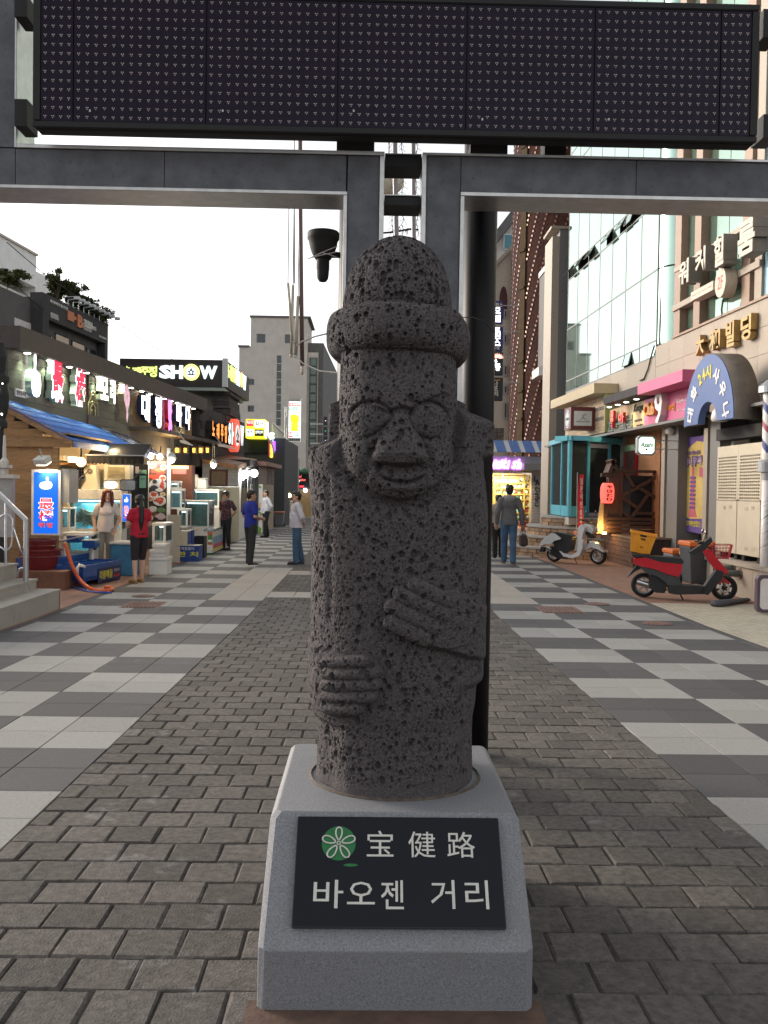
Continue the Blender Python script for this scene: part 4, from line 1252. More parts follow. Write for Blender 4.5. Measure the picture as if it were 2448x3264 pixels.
for i,w in enumerate(wins):
 f_=B('window',m_alu,con,w[0],w[1],YC+.18,YC+.24,w[2],w[3])
 n=9 if i==5 else 1
 for k in range(n):
  z0,z1=w[2]+(w[3]-w[2])*k/n,w[2]+(w[3]-w[2])*(k+1)/n
  B('pane',m_glassd,f_,w[0]+.04,w[1]-.04,YC+.16,YC+.178,z0+.04,z1-.04)
qr=cb('c3',1460,565,1535,1520)
B('coping',m_greyr,con,q2[0]-.1,q2[1]+.3,YC-.12,YC+7,q2[3]+.002,q2[3]+.18)
B('coping',m_greyr,con,q[0]-.1,q2[0]-.12,YC-.12,YC+7,q[3]+.002,q[3]+.18)
B('stair_wing',m_conc,con,q2[1]+.01,cb('c3',1555,0,1556,1)[1],YC+.6,YC+12,zb,cb('c3',0,488,1,489)[3])
m_gpane=glass('green_window',(.10,.17,.13),.03,.75)
n=11
fr_=B('glazed_strip',M('dark_mullion',(.05,.07,.06),.5,var=0),con,qr[0],qr[1],YC+.50,YC+.585,qr[2]-2,qr[3])
for k in range(n):
 z0,z1=qr[2]+(qr[3]-qr[2])*k/n,qr[2]+(qr[3]-qr[2])*(k+1)/n
 B('pane',m_gpane,fr_,qr[0]+.1,qr[1]-.1,YC+.46,YC+.49,z0+.1,z1-.08)
FCR=Wall((qr[1]+.55,YC+1),(qr[1]+1.2,YC+26),1)
WB(FCR,'side_wall',m_greyr,con,0,24,zb,qr[3]+1.5,-2,0)
far=thing('far_building','distant pale curved building behind the concrete block','building',(-6,150,G0))
B('wall',m_conc,far,-9,-4.0,140,160,-1,17);B('roof',m_greyr,far,-9.2,-3.8,139.7,160,17.003,17.5)
for k in range(6):B('window',m_glassd,far,-5.8,-4.4,139.9,139.99,2.4+k*2.4,3.8+k*2.4)
#glass-fronted building on the right
FR=Wall((7.55,14.0),(6.86,32.0),-1)
def rs(W_,c,x0,y0,x1,y1,off=0.0):
 a0,a1,z0,z1=W_.rect(c,x0,y0,x1,y1,off)
 return min(a0,a1),max(a0,a1),min(z0,z1),max(z0,z1)
m_mir=M('mint_mirror_glass',(.40,.55,.47),.03,.92,var=.04,scale=.8,bump=.012,bscale=1.2,rand=.05)
m_mull=M('grey_mullion',(.16,.17,.16),.45,.5,var=.05)
m_gpanel=M('beige_granite_panel',(.40,.34,.275),.65,var=.09,scale=30,rand=.06,stain=((.29,.24,.19),1.5,.6))
m_gpink=M('pink_granite_pier',(.34,.235,.175),.6,var=.1,scale=30,stain=((.25,.17,.13),1.5,.6))
m_ggrey=M('grey_granite_pier',(.19,.185,.18),.55,var=.14,scale=60)
m_shade=M('dim_interior',(.05,.055,.05),.9,var=.2,scale=2)
glassb=thing('glass_building','tall building with mint mirror glass and beige granite on the right','building',(7.4,24,G0))
zA=[FR.hit('c5',775,y)[1]for y in(955,882,547,228,152)]
aF=FR.hit('c5',540,800)[0];aN=FR.hit('c5',1042,600)[0]
WB(FR,'core',m_shade,glassb,-3.0,aF,G0,15.5,-9,-.25)
zl=zA+[zA[4]+3.3,zA[4]+3.9,15.3]
ncol=7
dw=(aF-aN)/ncol
def tilt_pane(a0,a1,z0,z1,ang,mat=m_mir):
 """a top-hung pane standing open by ang"""
 mb=MB();c_,s_=math.cos(ang),math.sin(ang)
 u=Vector((0,0,-(z1-z0)*c_))+FR.n*((z1-z0)*s_)
 mb.obox(FR.pt(a0,z1,.0),FR.d*(a1-a0),u,FR.n*.02)
 p=mb.build('pane',mat,glassb)
 mb=MB()
 for q in(0,1):mb.obox(FR.pt(a0+q*(a1-a0-.04),z1,-.002),FR.d*.04,u,FR.n*.03)
 mb.obox(FR.pt(a0,z1,-.002)+u*.94,FR.d*(a1-a0),u*.06,FR.n*.03)
 mb.build('sash',m_mull,p)
for j in range(ncol):
 a0,a1=aN+j*dw+.022,aN+(j+1)*dw-.022
 for i in range(len(zl)-1):
  z0,z1=zl[i]+.022,zl[i+1]-.022
  if i==3:
   k=2
   for h in range(2):
    b0=a0+(a1-a0)*h/2;b1=a0+(a1-a0)*(h+1)/2-.02
    if(j*2+h)in(3,4,6,9,11,13):tilt_pane(b0,b1,z0,z1,R(random.choice((18,30,38))))
    elif(j*2+h)in(2,10):continue
    else:WB(FR,'pane',m_mir,glassb,b0,b1,z0,z1,.0,.012)
  elif i==0:
   for h in range(2):
    b0=a0+(a1-a0)*h/2;b1=a0+(a1-a0)*(h+1)/2-.03
    if j==1 and h==1:tilt_pane(b0,b1,z0,z1,R(14))
    else:WB(FR,'pane',m_mir,glassb,b0,b1,z0,z1,.0,.012)
  else:WB(FR,'pane',m_mir,glassb,a0,a1,z0,z1,.0,.012)
for j in range(ncol+1):WB(FR,'mullion',m_mull,glassb,aN+j*dw-.02,aN+j*dw+.02,zl[0],zl[-1],-.04,.018)
for z in zl:WB(FR,'transom',m_mull,glassb,aN,aF,z-.02,z+.02,-.05,.022)
rc=.62
ztop_bay=(FR.hit('c5',1040,785)[1]+FR.hit('c5',1640,545)[1])/2
cen=FR.pt(aN,0,-rc)
for z0,z1 in((ztop_bay+.05,zl[2]-.02),(zl[2]+.02,zl[4]+1),(zl[4]+1.02,15.3)):
 mb=MB();vs,fs=[],[]
 for k in range(13):
  w=math.pi/2*k/12
  p=cen+FR.n*(rc*math.cos(w))-FR.d*(rc*math.sin(w))
  vs+=[p+Vector((0,0,z0)),p+Vector((0,0,z1))]
 mb.add(vs,[(2*k,2*k+2,2*k+3,2*k+1)for k in range(12)]);mb.build('curved_pane',m_mir,glassb,smooth=True)
zbs=FR.hit('c5',775,1010)[1]
ztop_bay=(FR.hit('c5',1040,785)[1]+FR.hit('c5',1640,545)[1])/2
zsign=3.15
def panels(name,mat,par,a0,a1,z0,z1,na,nz,o0=-.2,o1=.02,gap=.008):
 for i in range(na):
  for j in range(nz):
   WB(FR,name,mat,par,a0+(a1-a0)*i/na+gap/2,a0+(a1-a0)*(i+1)/na-gap/2,z0+(z1-z0)*j/nz+gap/2,z0+(z1-z0)*(j+1)/nz-gap/2,o0,o1)
panels('granite_panel',m_gpanel,glassb,aN+.01,aF,zsign,zl[0]-.02,12,2)
panels('granite_panel',m_gpanel,glassb,-3,aN,zsign,ztop_bay,13,4)
a_p=[FR.hit('wk',x,y)[0]for x,y in((570,900),(640,900),(795,1100),(868,1100),(1365,900),(1460,900),(1520,800),(1605,700))]
zb_=[(FR.hit('wk',570,1255)[1]+FR.hit('wk',1510,805)[1])/2,(FR.hit('wk',570,1190)[1]+FR.hit('wk',1510,725)[1])/2,FR.hit('wk',1260,385)[1],FR.hit('wk',1260,325)[1]]
for i in range(0,8,2):WB(FR,'granite_pier',m_gpink if i<6 else m_gpanel,glassb,a_p[i+1],a_p[i],ztop_bay,15.3,-.25,.03)
WB(FR,'granite_pier',m_gpanel,glassb,-3,a_p[7]-.9,ztop_bay,15.3,-.25,.02)
WB(FR,'spandrel',m_gpanel,glassb,a_p[7],a_p[0],zb_[0],zb_[1],-.2,.08)
WB(FR,'spandrel',m_gpanel,glassb,a_p[7],a_p[0],zb_[2],zb_[3],-.2,.05)
WB(FR,'sill',m_gpink,glassb,-3,a_p[0]+.03,ztop_bay+.001,ztop_bay+.05,-.2,.06)
m_mir2=M('pale_green_glass',(.30,.44,.35),.06,.7,var=.1,scale=.7,bump=.01,bscale=1.5,rand=.1)
bays=[(a_p[1],a_p[2]),(a_p[3],a_p[4]),(a_p[5],a_p[6])]
for b0,b1 in bays:
 b0,b1=max(b0,b1),min(b0,b1)
 n=max(1,round((b0-b1)/.95))
 for z0,z1 in((ztop_bay+.06,zb_[0]),(zb_[1],zb_[2]),(zb_[3],zb_[3]+2.2),(zb_[3]+2.3,15.2)):
  for k in range(n):WB(FR,'pane',m_mir2,glassb,b1+(b0-b1)*k/n+.015,b1+(b0-b1)*(k+1)/n-.015,z0+.01,z1-.01,-.16,-.15)
WB(FR,'corner_window',M('pale_blue_film',(.30,.48,.58),.1,.3,var=.15,scale=1),glassb,a_p[7]-.89,a_p[7]-.01,ztop_bay+.06,15.2,-.1,-.02)
m_lst=M('stone_coloured_letter',(.56,.51,.42),.6,var=.08,scale=10)
m_lside=M('grey_letter_side',(.20,.19,.17),.6,var=.1)
hotel=glassb
for s,x0,y0,x1,y1 in(('워',608,985,720,625),('커',805,840,918,480),('힐',1020,770,1135,340),('룸',1305,655,1500,120)):
 a0,a1,z0,z1=rs(FR,'wk',x0,y0,x1,y1,.45)
 z0,z1=z0+(z1-z0)*.05,z1-(z1-z0)*.05
 mb=MB();FR.text(mb,s,a0,a1,z0,z1,.16,.28,.035);L=mb.build('letter',m_lside,hotel,fix=False)
 mb=MB();FR.text(mb,s,a0,a1,z0,z1,.442,.012,.033);mb.build('letter_face',m_lst,L,fix=False)
a0,a1,z0,z1=rs(FR,'wk',758,1150,1022,905,.3)
bx_=WB(FR,'white_plate',m_lst,hotel,a0,a1,z0,z1,.09,.32)
m_redl=M('red_lettering',(.62,.07,.06),.5,var=.05)
mb=MB();FR.text(mb,'룸노래텔',a0+.05,a1-.05,z0+.1,z1-.1,.321,.004,.02);mb.build('lettering',m_redl,bx_,fix=False)
aq,zq=FR.hit('wk',1105,925,.32)
r4=rs(FR,'wk',1068,1020,1135,830,.32)
mb=MB();disc(mb,FR.pt((r4[0]+r4[1])/2,zq,.33),.30,.24,nrm_=FR.n,rx=.26);ov=mb.build('round_plate',m_lst,hotel)
mb=MB();FR.text(mb,'2F',(r4[0]+r4[1])/2-.13,(r4[0]+r4[1])/2+.13,zq-.13,zq+.13,.331,.004,.0);mb.build('lettering',m_redl,ov,fix=False)
m_goldl=M('old_gold_letter',(.36,.24,.09),.42,.55,var=.15,scale=8)
for s,x0,y0,x1,y1 in(('大',1258,845,1305,725),('和',1338,820,1395,690),('빌',1428,800,1475,650),('딩',1512,765,1568,612)):
 a0,a1,z0,z1=rs(FR,'c5',x0,y0,x1,y1,.15)
 mb=MB();FR.text(mb,s,a0,a1,z0,z1,.03,.14,.03);mb.build('letter',m_goldl,hotel,fix=False)
mb=MB();mb.tube([FR.pt(*FR.hit('c5',x,y,.05),.05)for x,y in((1025,790),(1010,840),(990,920),(968,975),(945,985))],.02,6);mb.build('drain_cable',m_blackm,hotel,smooth=True)
mb=MB();mb.tube([FR.pt(*FR.hit('c5',x,y,.05),.05)for x,y in((1408,535),(1400,590),(1405,630))],.018,6);mb.build('drain_cable',m_blackm,hotel,smooth=True)
for x0,x1,m_ in((712,762,m_gpanel),(765,880,m_ggrey),(1085,1140,m_gpanel),(1143,1250,m_ggrey)):
 a0,a1,z0,z1=rs(FR,'c7',x0,1220,x1,340,.25)
 WB(FR,'granite_pier',m_,glassb,a0,a1,G0,zsign-.003,-.24,.28)
m_or=M('orange_render',(.36,.16,.07),.8,var=.1)
a0,a1,_,_=rs(FR,'c7',395,1000,708,400,.05)
WB(FR,'entrance_wall',m_or,glassb,a0,a1,G0,zsign-.003,-.24,.05)
WB(FR,'wall',m_gpanel,glassb,a1+.01,a1+.6,G0,zsign-.003,-.24,.10)
a0,a1,z0,z1=rs(FR,'c7',385,720,505,470,.08)
dr=WB(FR,'door_frame',MATS['crimson_side'],glassb,a0,a1,G0+.4,z1,.051,.10)
WB(FR,'door',M('brown_door',(.11,.05,.035),.5,var=.15),dr,a0+.12,a1-.25,G0+.4,z1-.14,.101,.115)
WB(FR,'door_head',M('pale_green_board',(.28,.42,.26),.6,var=.05),dr,a0+.05,a1,z1-.13,z1+.03,.116,.13)
WB(FR,'soffit',m_ggrey,glassb,-3,aF,zsign-.06,zsign-.004,.03,.75)
WB(FR,'beam',m_blackm,glassb,-3,4.6,2.62,2.85,.03,.35)
#shop signs along the right side
m_pinkb=M('pink_board',(.62,.12,.26),.5,var=.06,scale=2)
m_pinkd=M('deep_pink_side',(.30,.03,.10),.5,var=.06)
club=thing('pink_club_sign','pink shop sign with a big white 9 and orange letters under a pink canopy','sign',FR.pt(7,3,.4))
a0,a1,z0,z1=rs(FR,'c5',965,1250,1245,1010,.30)
zp0,zp1=FR.hit('c5',970,1250,.3)[1],FR.hit('c5',1182,988,.85)[1]-.002
a_l=FR.hit('c5',968,1200,.3)[0];a_r=FR.hit('c5',1246,1100,.3)[0]
WB(FR,'board',m_pinkb,club,a_r,a_l,zp0,zp1,.03,.30)
ck0,cz1=FR.hit('c5',1182,922,.85);cz0=FR.hit('c5',1182,988,.85)[1];ck1=FR.hit('c5',932,1010,.85)[0]
WB(FR,'canopy',m_pinkb,club,ck0,ck1,cz0,cz1,.03,.85)
m_org=M('orange_letter',(.75,.30,.02),.4,var=.05)
m_wgl=M('gloss_white_letter',(.78,.74,.72),.25,var=.04)
def let(par,W_,s,q,off,depth,mat,bold=.02,name='letter',shear=0.0):
 a0,a1,z0,z1=rs(W_,*q,off+depth)
 mb=MB();W_.text(mb,s,a0,a1,z0,z1,off,depth,bold,None,shear);return mb.build(name,mat,par,fix=False)
for s,x0,y0,x1,y1 in(('C',1070,575,1115,425),('l',1120,560,1130,415),('u',1135,560,1165,455),('b',1170,555,1200,410)):let(club,FR,s,('kg',x0,y0,x1,y1),.302,.10,m_org,.04)
let(club,FR,'9',('kg',1205,690,1300,245),.302,.16,m_wgl,.02)
let(club,FR,'[nine]',('kg',1352,535,1462,405),.302,.02,m_org,.005)
let(club,FR,'Live-club',('kg',1490,415,1680,320),.302,.012,m_wgl,0)
let(club,FR,'T744-6636',('kg',1500,520,1700,455),.302,.012,m_wgl,0)
kua=thing('sake_bar_sign','grey and wood shop sign with red letters under four lit downlights','sign',FR.pt(10,3,.4))
aL,aR=FR.hit('c5',770,1200,.3)[0],a_l+.01
m_stl=M('grey_slate_tile',(.165,.175,.155),.7,var=.15,scale=12,rand=.16)
m_slatw=M('pale_wood_strip',(.52,.38,.20),.55,var=.2,scale=10,rand=.12,stretch=(6,6,1))
a_m=FR.hit('c5',903,1200,.3)[0]
WB(FR,'backing',m_blackm,kua,aR,aL,zp0-.02,zp1,.03,.27)
n_,m__=9,6
for i in range(n_):
 for j in range(m__):
  WB(FR,'slate_tile',m_stl,kua,a_m+(aL-a_m)*i/n_+.006,a_m+(aL-a_m)*(i+1)/n_-.006,zp0+(zp1-.28-zp0)*j/m__+.006,zp0+(zp1-.28-zp0)*(j+1)/m__-.006,.271,.30+random.choice((0,0,.02,.035)))
for i in range(16):WB(FR,'wood_strip',m_slatw,kua,a_m+(aL-a_m)*i/16,a_m+(aL-a_m)*(i+1)/16-.01,zp1-.275,zp1-.005,.271,.285)
for i in range(9):WB(FR,'wood_strip',m_slatw,kua,aR+(a_m-aR)*i/9,aR+(a_m-aR)*(i+1)/9-.01,zp0,zp1-.005,.271,.29)
WB(FR,'canopy',m_darkw,kua,ck1+.003,FR.hit('c5',742,1065,.82)[0],cz0+.03,cz1-.02,.03,.82)
m_redside=M('red_letter',(.60,.03,.02),.35,var=.05)
let(kua,FR,'쿠',('kg',655,725,692,515),.34,.08,m_redside,.03);let(kua,FR,'아',('kg',752,670,822,530),.34,.08,m_redside,.03)
let(kua,FR,'Kooga',('kg',945,560,1062,405),.291,.012,m_blackm,.01,'lettering',.3)
let(kua,FR,'SAKE BAR',('kg',955,655,1055,605),.291,.008,m_blackm,.01,'lettering')
let(kua,FR,'749-0089',('kg',980,710,1060,672),.291,.008,m_blackm,.0,'lettering')
for x,y in((645,350),(750,322),(855,292),(985,262)):
 a=FR.hit('kg',x,y,.5)[0];p=FR.pt(a,zp1+.03,.5)
 mb=MB();mb.lathe([(.09,.0),(.09,-.012),(.07,-.014)],p,16);dl=mb.build('downlight',m_alu,kua)
 mb=MB();mb.lathe([(.07,-.008),(.05,-.022),(0,-.026)],p,14);mb.build('lens',e_dl,dl)
 lamp('downlight_lamp',kua,p-Vector((0,0,.06)),22,(1,.86,.5),'SPOT',.04,rot=(0,0,0),spot=R(100),blend=.8)
lau=thing('laundry_sign','beige tiled shop sign with a cube lamp showing a clothes hanger','sign',FR.pt(12,3,.4))
aLL=FR.hit('c5',528,1180,.3)[0]
m_beig=M('beige_frame',(.55,.44,.27),.6,var=.06)
m_stb=M('beige_stone_tile',(.50,.37,.25),.75,var=.15,scale=14,rand=.14)
m_stg=M('grey_band_tile',(.17,.15,.13),.75,var=.15,scale=14,rand=.14)
zq0,zq1=FR.hit('c5',640,1280,.3)[1],FR.hit('c5',640,1105,.3)[1]
WB(FR,'frame',m_beig,lau,aL+.12,aLL,zq0-.08,zq1+.02,.03,.25)
WB(FR,'canopy',m_beig,lau,aL+.05,aLL+.35,zq1+.023,zq1+.30,.03,.72)
WB(FR,'edge_board',M('olive_edge',(.34,.33,.13),.6,var=.05),lau,aL+.02,aL+.115,zq0-.1,zq1,.03,.40)
nA,nZ=18,10
for j in range(nZ):
 for i in range(nA):
  o_=.5 if j%2 else 0
  if i+o_+1>nA:continue
  w_=(aLL-aL-.3)/nA
  WB(FR,'wall_tile',m_stg if j in(3,6)else m_stb,lau,aL+.16+(i+o_)*w_+.004,aL+.16+(i+o_+1)*w_-.004,zq0+(zq1-zq0)*j/nZ+.004,zq0+(zq1-zq0)*(j+1)/nZ-.004,.251,.262+random.uniform(0,.012))
ca,cz=FR.hit('kg',300,620,.55)
mb=MB();FR.box(mb,ca-.38,ca+.38,cz-.32,cz+.34,.27,1.0);cb_=mb.build('cube_lamp',M('maroon_case',(.16,.03,.03),.4,var=.1),lau)
mb=MB();disc(mb,FR.pt(ca,cz,1.006),.27,.005,nrm_=FR.n);rd_=mb.build('round_panel',m_white,cb_)
mb=MB();disc(mb,FR.pt(ca,cz,1.009),.24,.002,nrm_=FR.n);mb.build('blue_ring',M('blue_print',(.1,.28,.5),.5,var=0),rd_)
mb=MB();disc(mb,FR.pt(ca,cz,1.012),.21,.002,nrm_=FR.n);mb.build('white_core',m_white,rd_)
mb=MB();FR.text(mb,'CLEANING',ca-.19,ca+.19,cz-.04,cz+.04,1.0125,.002,.01);mb.build('lettering',m_blackm,rd_,fix=False)
pz=FR.pt(ca-.38,cz,.635)
mb=MB();mb.obox(pz-FR.n*.27-Vector((0,0,.22))-FR.d*.006,FR.n*.54,(0,0,.44),FR.d*.005);hp=mb.build('hanger_panel',m_white,cb_)
o_=FR.pt(ca-.392,cz,.635)
def hp_pt(x,z):return o_-FR.n*x+Vector((0,0,z))
for pts in(((0,.02),(.20,-.10),(-.20,-.10),(0,.02)),((0,.02),(.0,.10),(.06,.13),(.09,.09))):
 mb=MB();mb.tube([hp_pt(*p)for p in pts],.008,5);mb.build('hanger_drawing',m_blackm,hp)
#sauna arch
arch=thing('sauna_arch_sign','blue arched sauna sign with yellow and white letters over an entrance','sign',FR.pt(4.5,2.6,.9))
OF=1.05
m_blueb=M('blue_sign_board',(.075,.135,.33),.5,var=.06,scale=3)
m_bar=M('weathered_barrel',(.13,.11,.09),.7,var=.2,scale=3,stain=((.08,.07,.06),1.2,.55))
al_,zl_=FR.hit('c5',1190,1232,OF);ar_,zr_=FR.hit('c5',1465,1205,OF);at_,zt2=FR.hit('c5',1345,835,OF)
acn,z_b=(al_+ar_)/2,(zl_+zr_)/2
RX,RZ=abs(al_-ar_)/2,zt2-z_b
il,_=FR.hit('c5',1276,1190,OF);ir,_=FR.hit('c5',1382,1190,OF);_,it=FR.hit('c5',1325,1103,OF)
rx2,rz2=abs(il-ir)/2,it-z_b
mb=MB();vs,fs=[],[]
n=40
for k in range(n+1):
 w=math.pi*k/n
 for(rx_,rz_,o)in((RX,RZ,OF),(rx2,rz2,OF),(RX,RZ,OF-.14),(rx2,rz2,OF-.14)):
  vs.append(FR.pt(acn+math.cos(w)*rx_,z_b+math.sin(w)*rz_,o))
for k in range(n):
 b=4*k
 for x,y in((0,1),(1,3),(3,2),(2,0)):fs.append((b+x,b+y,b+4+y,b+4+x))
fs+=[(0,1,3,2),(4*n,4*n+2,4*n+3,4*n+1)]
mb.add(vs,fs);mb.build('arch_board',m_blueb,arch)
mb=MB();vs=[]
for k in range(n+1):
 w=math.pi*k/n
 for rr_,o in((1.03,OF-.02),(1.03,OF-.48),(.97,OF-.48),(.97,OF-.02)):vs.append(FR.pt(acn+math.cos(w)*RX*rr_,z_b+math.sin(w)*RZ*rr_-.02,o))
fs=[(4*k+x,4*k+(x+1)%4,4*k+4+(x+1)%4,4*k+4+x)for k in range(n)for x in range(4)]
mb.add(vs,fs);mb.build('barrel_canopy',m_bar,arch,smooth=True)
m_yel=M('yellow_lettering',(.75,.62,.03),.5,var=.05)
for s,ang,mt,sz in(('대',168,m_wgl,.50),('화',140,m_wgl,.50),('2',116,m_yel,.40),('4',103,m_yel,.40),('시',88,m_yel,.46),('사',62,m_wgl,.50),('우',36,m_wgl,.50),('나',10,m_wgl,.50)):
 w=R(ang);f_=.73
 kx,kz=RX*f_,RZ*f_
 pa,pz_=acn-math.cos(math.pi-w)*kx*-1*-1,z_b+math.sin(w)*kz*1.02
 pa=acn-math.cos(w)*kx
 tw=w-math.pi/2
 rv=-FR.d*math.cos(tw)+ZU*math.sin(tw);uv=FR.d*math.sin(tw)+ZU*math.cos(tw)
 h_=sz*RZ*.42;w_=h_*(.55 if s in'24' else .95)
 c_=FR.pt(pa,pz_,OF+.002)
 mb=MB();text(mb,s,c_-rv*w_/2-uv*h_/2,rv,uv,w_,h_,.008,.03);mb.build('letter',mt,arch,fix=False)
a_,z_=FR.hit('c7',1185,230,.9)
mb=MB();mb.lathe([(0,.20),(.10,.19),(.14,.12),(.16,.0),(.14,-.06),(0,-.08)],FR.pt(a_,z_,.8),16);mb.build('dome_lamp',m_wgl,arch,smooth=True)
ban=thing('karaoke_banner','purple and yellow cloth banner hanging between the granite piers','banner',FR.pt(5,1,.1))
m_purp=M('purple_cloth',(.13,.07,.27),.8,var=.1,scale=3);m_yelc=M('yellow_cloth',(.62,.44,.13),.8,var=.14,scale=2);m_pkc=M('rose_print',(.55,.12,.16),.8,var=.1)
a0,a1,z0,z1=rs(FR,'c7',868,1215,1100,380,.05)
aw_=a1-a0;hz_=z1-z0
def cl(name,poly,mat,off):
 mb=MB();mb.prism([(x*aw_,y*hz_)for x,y in poly],FR.pt(a1,z0,off),-FR.d,ZU,FR.n,.006);return mb.build(name,mat,ban)
cl('purple_ground',[(0,0),(1,-.02),(1,1),(0,1)],m_purp,.05)
cl('yellow_field',[(0,.17),(.5,.13),(1,.14),(1,.93),(.7,.95),(.35,.88),(.05,.76)],m_yelc,.0565)
cl('purple_figure',[(.0,.20),(.28,.18),(.30,.5),(.22,.64),(.08,.68),(0,.6)],m_purp,.063)
cl('guitar_body',[(.42,.15),(.78,.15),(.70,.22),(.64,.40),(.66,.52),(.60,.62),(.52,.60),(.50,.45),(.52,.30)],m_pkc,.0635)
for k in range(8):cl('stair_mark',[(.48,.24+k*.045),(.70,.24+k*.045),(.70,.262+k*.045),(.48,.262+k*.045)],m_purp,.0696)
cl('guitar_neck',[(.53,.6),(.62,.6),(.62,.68),(.53,.68)],m_pkc,.0641)
cl('rose_patch',[(.84,.58),(.99,.56),(.99,.66),(.85,.68)],m_pkc,.0641)
m_pinkl=M('pale_pink_lettering',(.75,.55,.6),.7,var=.03)
mb=MB();FR.text(mb,'룸이너무쌔',a0+aw_*.06,a1-aw_*.06,z0+hz_*.69,z0+hz_*.79,.071,.004,.06);mb.build('title_shadow',m_purp,ban,fix=False)
mb=MB();FR.text(mb,'룸이너무쌔',a0+aw_*.07,a1-aw_*.07,z0+hz_*.70,z0+hz_*.78,.0755,.003,.0);mb.build('title',m_pinkl,ban,fix=False)
mb=MB();FR.text(mb,'새로워진룸노래텔',a0+aw_*.12,a1-aw_*.25,z0+hz_*.81,z0+hz_*.85,.071,.003,.02);mb.build('lettering',m_purp,ban,fix=False)
mb=MB();FR.text(mb,'신용고객평생할인',a0+aw_*.08,a1-aw_*.12,z0+hz_*.05,z0+hz_*.11,.0565,.003,.01);mb.build('lettering',m_yel,ban,fix=False)
#grey pier, brick tower and the shops beyond
pier=thing('granite_tower_pier','tall narrow grey granite pier between the glass front and the brick tower','pier',(6.5,33.6,G0))
YPr=33.2
q=rectY('c5',488,140,530,1310,YPr)
xg=atY('c5',566,700,YPr).x
n=10
for k in range(n):
 z0,z1=G0+(q[3]-G0)*k/n,G0+(q[3]-G0)*(k+1)/n
 B('granite_block',m_ggrey,pier,q[0],xg+1.2,YPr,YPr+1.4,z0+.003,z1-.003)
B('edge_stone',m_gpanel,pier,q[0]-.26,q[0]-.003,YPr+.02,YPr+1.4,G0,q[3]-.25)
B('cap',m_gpanel,pier,q[0]-.32,xg+1.2,YPr-.05,YPr+1.45,q[3]+.002,q[3]+.10)
m_brk=bpy.data.materials.new('red_brown_brick');m_brk.use_nodes=True
nn,ll=m_brk.node_tree.nodes,m_brk.node_tree.links
bs=nn['Principled BSDF'];bs.inputs['Roughness'].default_value=.9;bs.inputs['Specular IOR Level'].default_value=.15
uvn=nn.new('ShaderNodeUVMap')
bk=nn.new('ShaderNodeTexBrick');bk.inputs['Scale'].default_value=1.0
bk.inputs['Color1'].default_value=(.068,.021,.014,1);bk.inputs['Color2'].default_value=(.038,.014,.012,1);bk.inputs['Mortar'].default_value=(.020,.014,.013,1)
bk.inputs['Mortar Size'].default_value=.012;bk.inputs['Brick Width'].default_value=.20;bk.inputs['Row Height'].default_value=.115
ll.new(uvn.outputs[0],bk.inputs['Vector']);ll.new(bk.outputs['Color'],bs.inputs['Base Color'])
bpn=nn.new('ShaderNodeBump');bpn.inputs['Strength'].default_value=.5;bpn.inputs['Distance'].default_value=.02;bpn.invert=True
ll.new(bk.outputs['Fac'],bpn.inputs['Height']);ll.new(bpn.outputs[0],bs.inputs['Normal'])
YT_,RT_=52.0,4.6
xl_=atY('c5',236,500,YT_).x
TC=Vector((xl_+RT_*.995,YT_,0))
tower=thing('brick_tower','round red-brown brick tower with slanting lines of raised glinting headers','tower',(TC.x,TC.y,G0))
def tower_pt(w,z,r=RT_):return Vector((TC.x-math.cos(w)*r,TC.y-math.sin(w)*r,z))
mb=MB();vs,fs=[],[]
ZT=26.0
nk=64
for k in range(nk+1):
 w=-1.2+(math.pi+1.2)*k/nk
 vs+=[tower_pt(w,G0),tower_pt(w,ZT)]
for k in range(nk):fs.append((2*k,2*k+2,2*k+3,2*k+1))
mb.add(vs,fs)
o=mb.build('shaft',m_brk,tower,fix=False)
uv=o.data.uv_layers.new(name='UVMap')
for p in o.data.polygons:
 for li in p.loop_indices:
  i=o.data.loops[li].vertex_index
  w=-1.2+(math.pi+1.2)*(i//2)/nk
  uv.data[li].uv=(w*RT_,vs[i].z)
m_hdr=M('glossy_header_brick',(.17,.065,.032),.35,.2,var=.25,scale=4)
mb=MB()
for s_ in range(-26,22):
 z=0.0
 while z<ZT:
  w=s_*.150+z*.075
  if-.5<w<2.3 and not(.30<w<.44):
   rw=.10/RT_
   p,t_=tower_pt(w,z),Vector((math.sin(w),-math.cos(w),0));nn_=Vector((-math.cos(w),-math.sin(w),0))
   mb.obox(p-t_*.05-nn_*.01,t_*.10,(0,0,.11),nn_*.045)
  z+=.23
tag(mb.build('header_brick',m_hdr,tower,fix=False),kind='stuff')
ws=(.31,.43)
m_tanw=M('tan_window_blind',(.07,.05,.03),.9,var=.15,scale=2,spec=.05)
zz=[1.0,3.2,5.5,7.0,8.6,12.6,14.6,18.5,20.2]
for z0,z1 in zip(zz,zz[1:]):
 mb=MB();mb.obox(tower_pt(ws[0],z0+.06,RT_+.02),tower_pt(ws[1],0,RT_+.02)-tower_pt(ws[0],0,RT_+.02),(0,0,z1-z0-.12),Vector((-math.cos(.37),-math.sin(.37),0))*.05)
 mb.build('window',m_tanw,tower)
 mb=MB();mb.obox(tower_pt(ws[0],z1-.06,RT_),tower_pt(ws[1],0,RT_)-tower_pt(ws[0],0,RT_),(0,0,.12),Vector((-math.cos(.37),-math.sin(.37),0))*.14)
 mb.build('transom',m_tanw,tower)
q=rectY('c5',412,378,478,912,YT_-4.6)
bay=B('bay_window',M('dark_bronze',(.045,.035,.03),.5,var=.1),tower,q[0],q[1]+1.0,YT_-4.6,YT_-3,q[2],q[3])
m_cur=M('gold_curtain',(.26,.16,.05),.6,var=.35,scale=5,stretch=(6,6,.3))
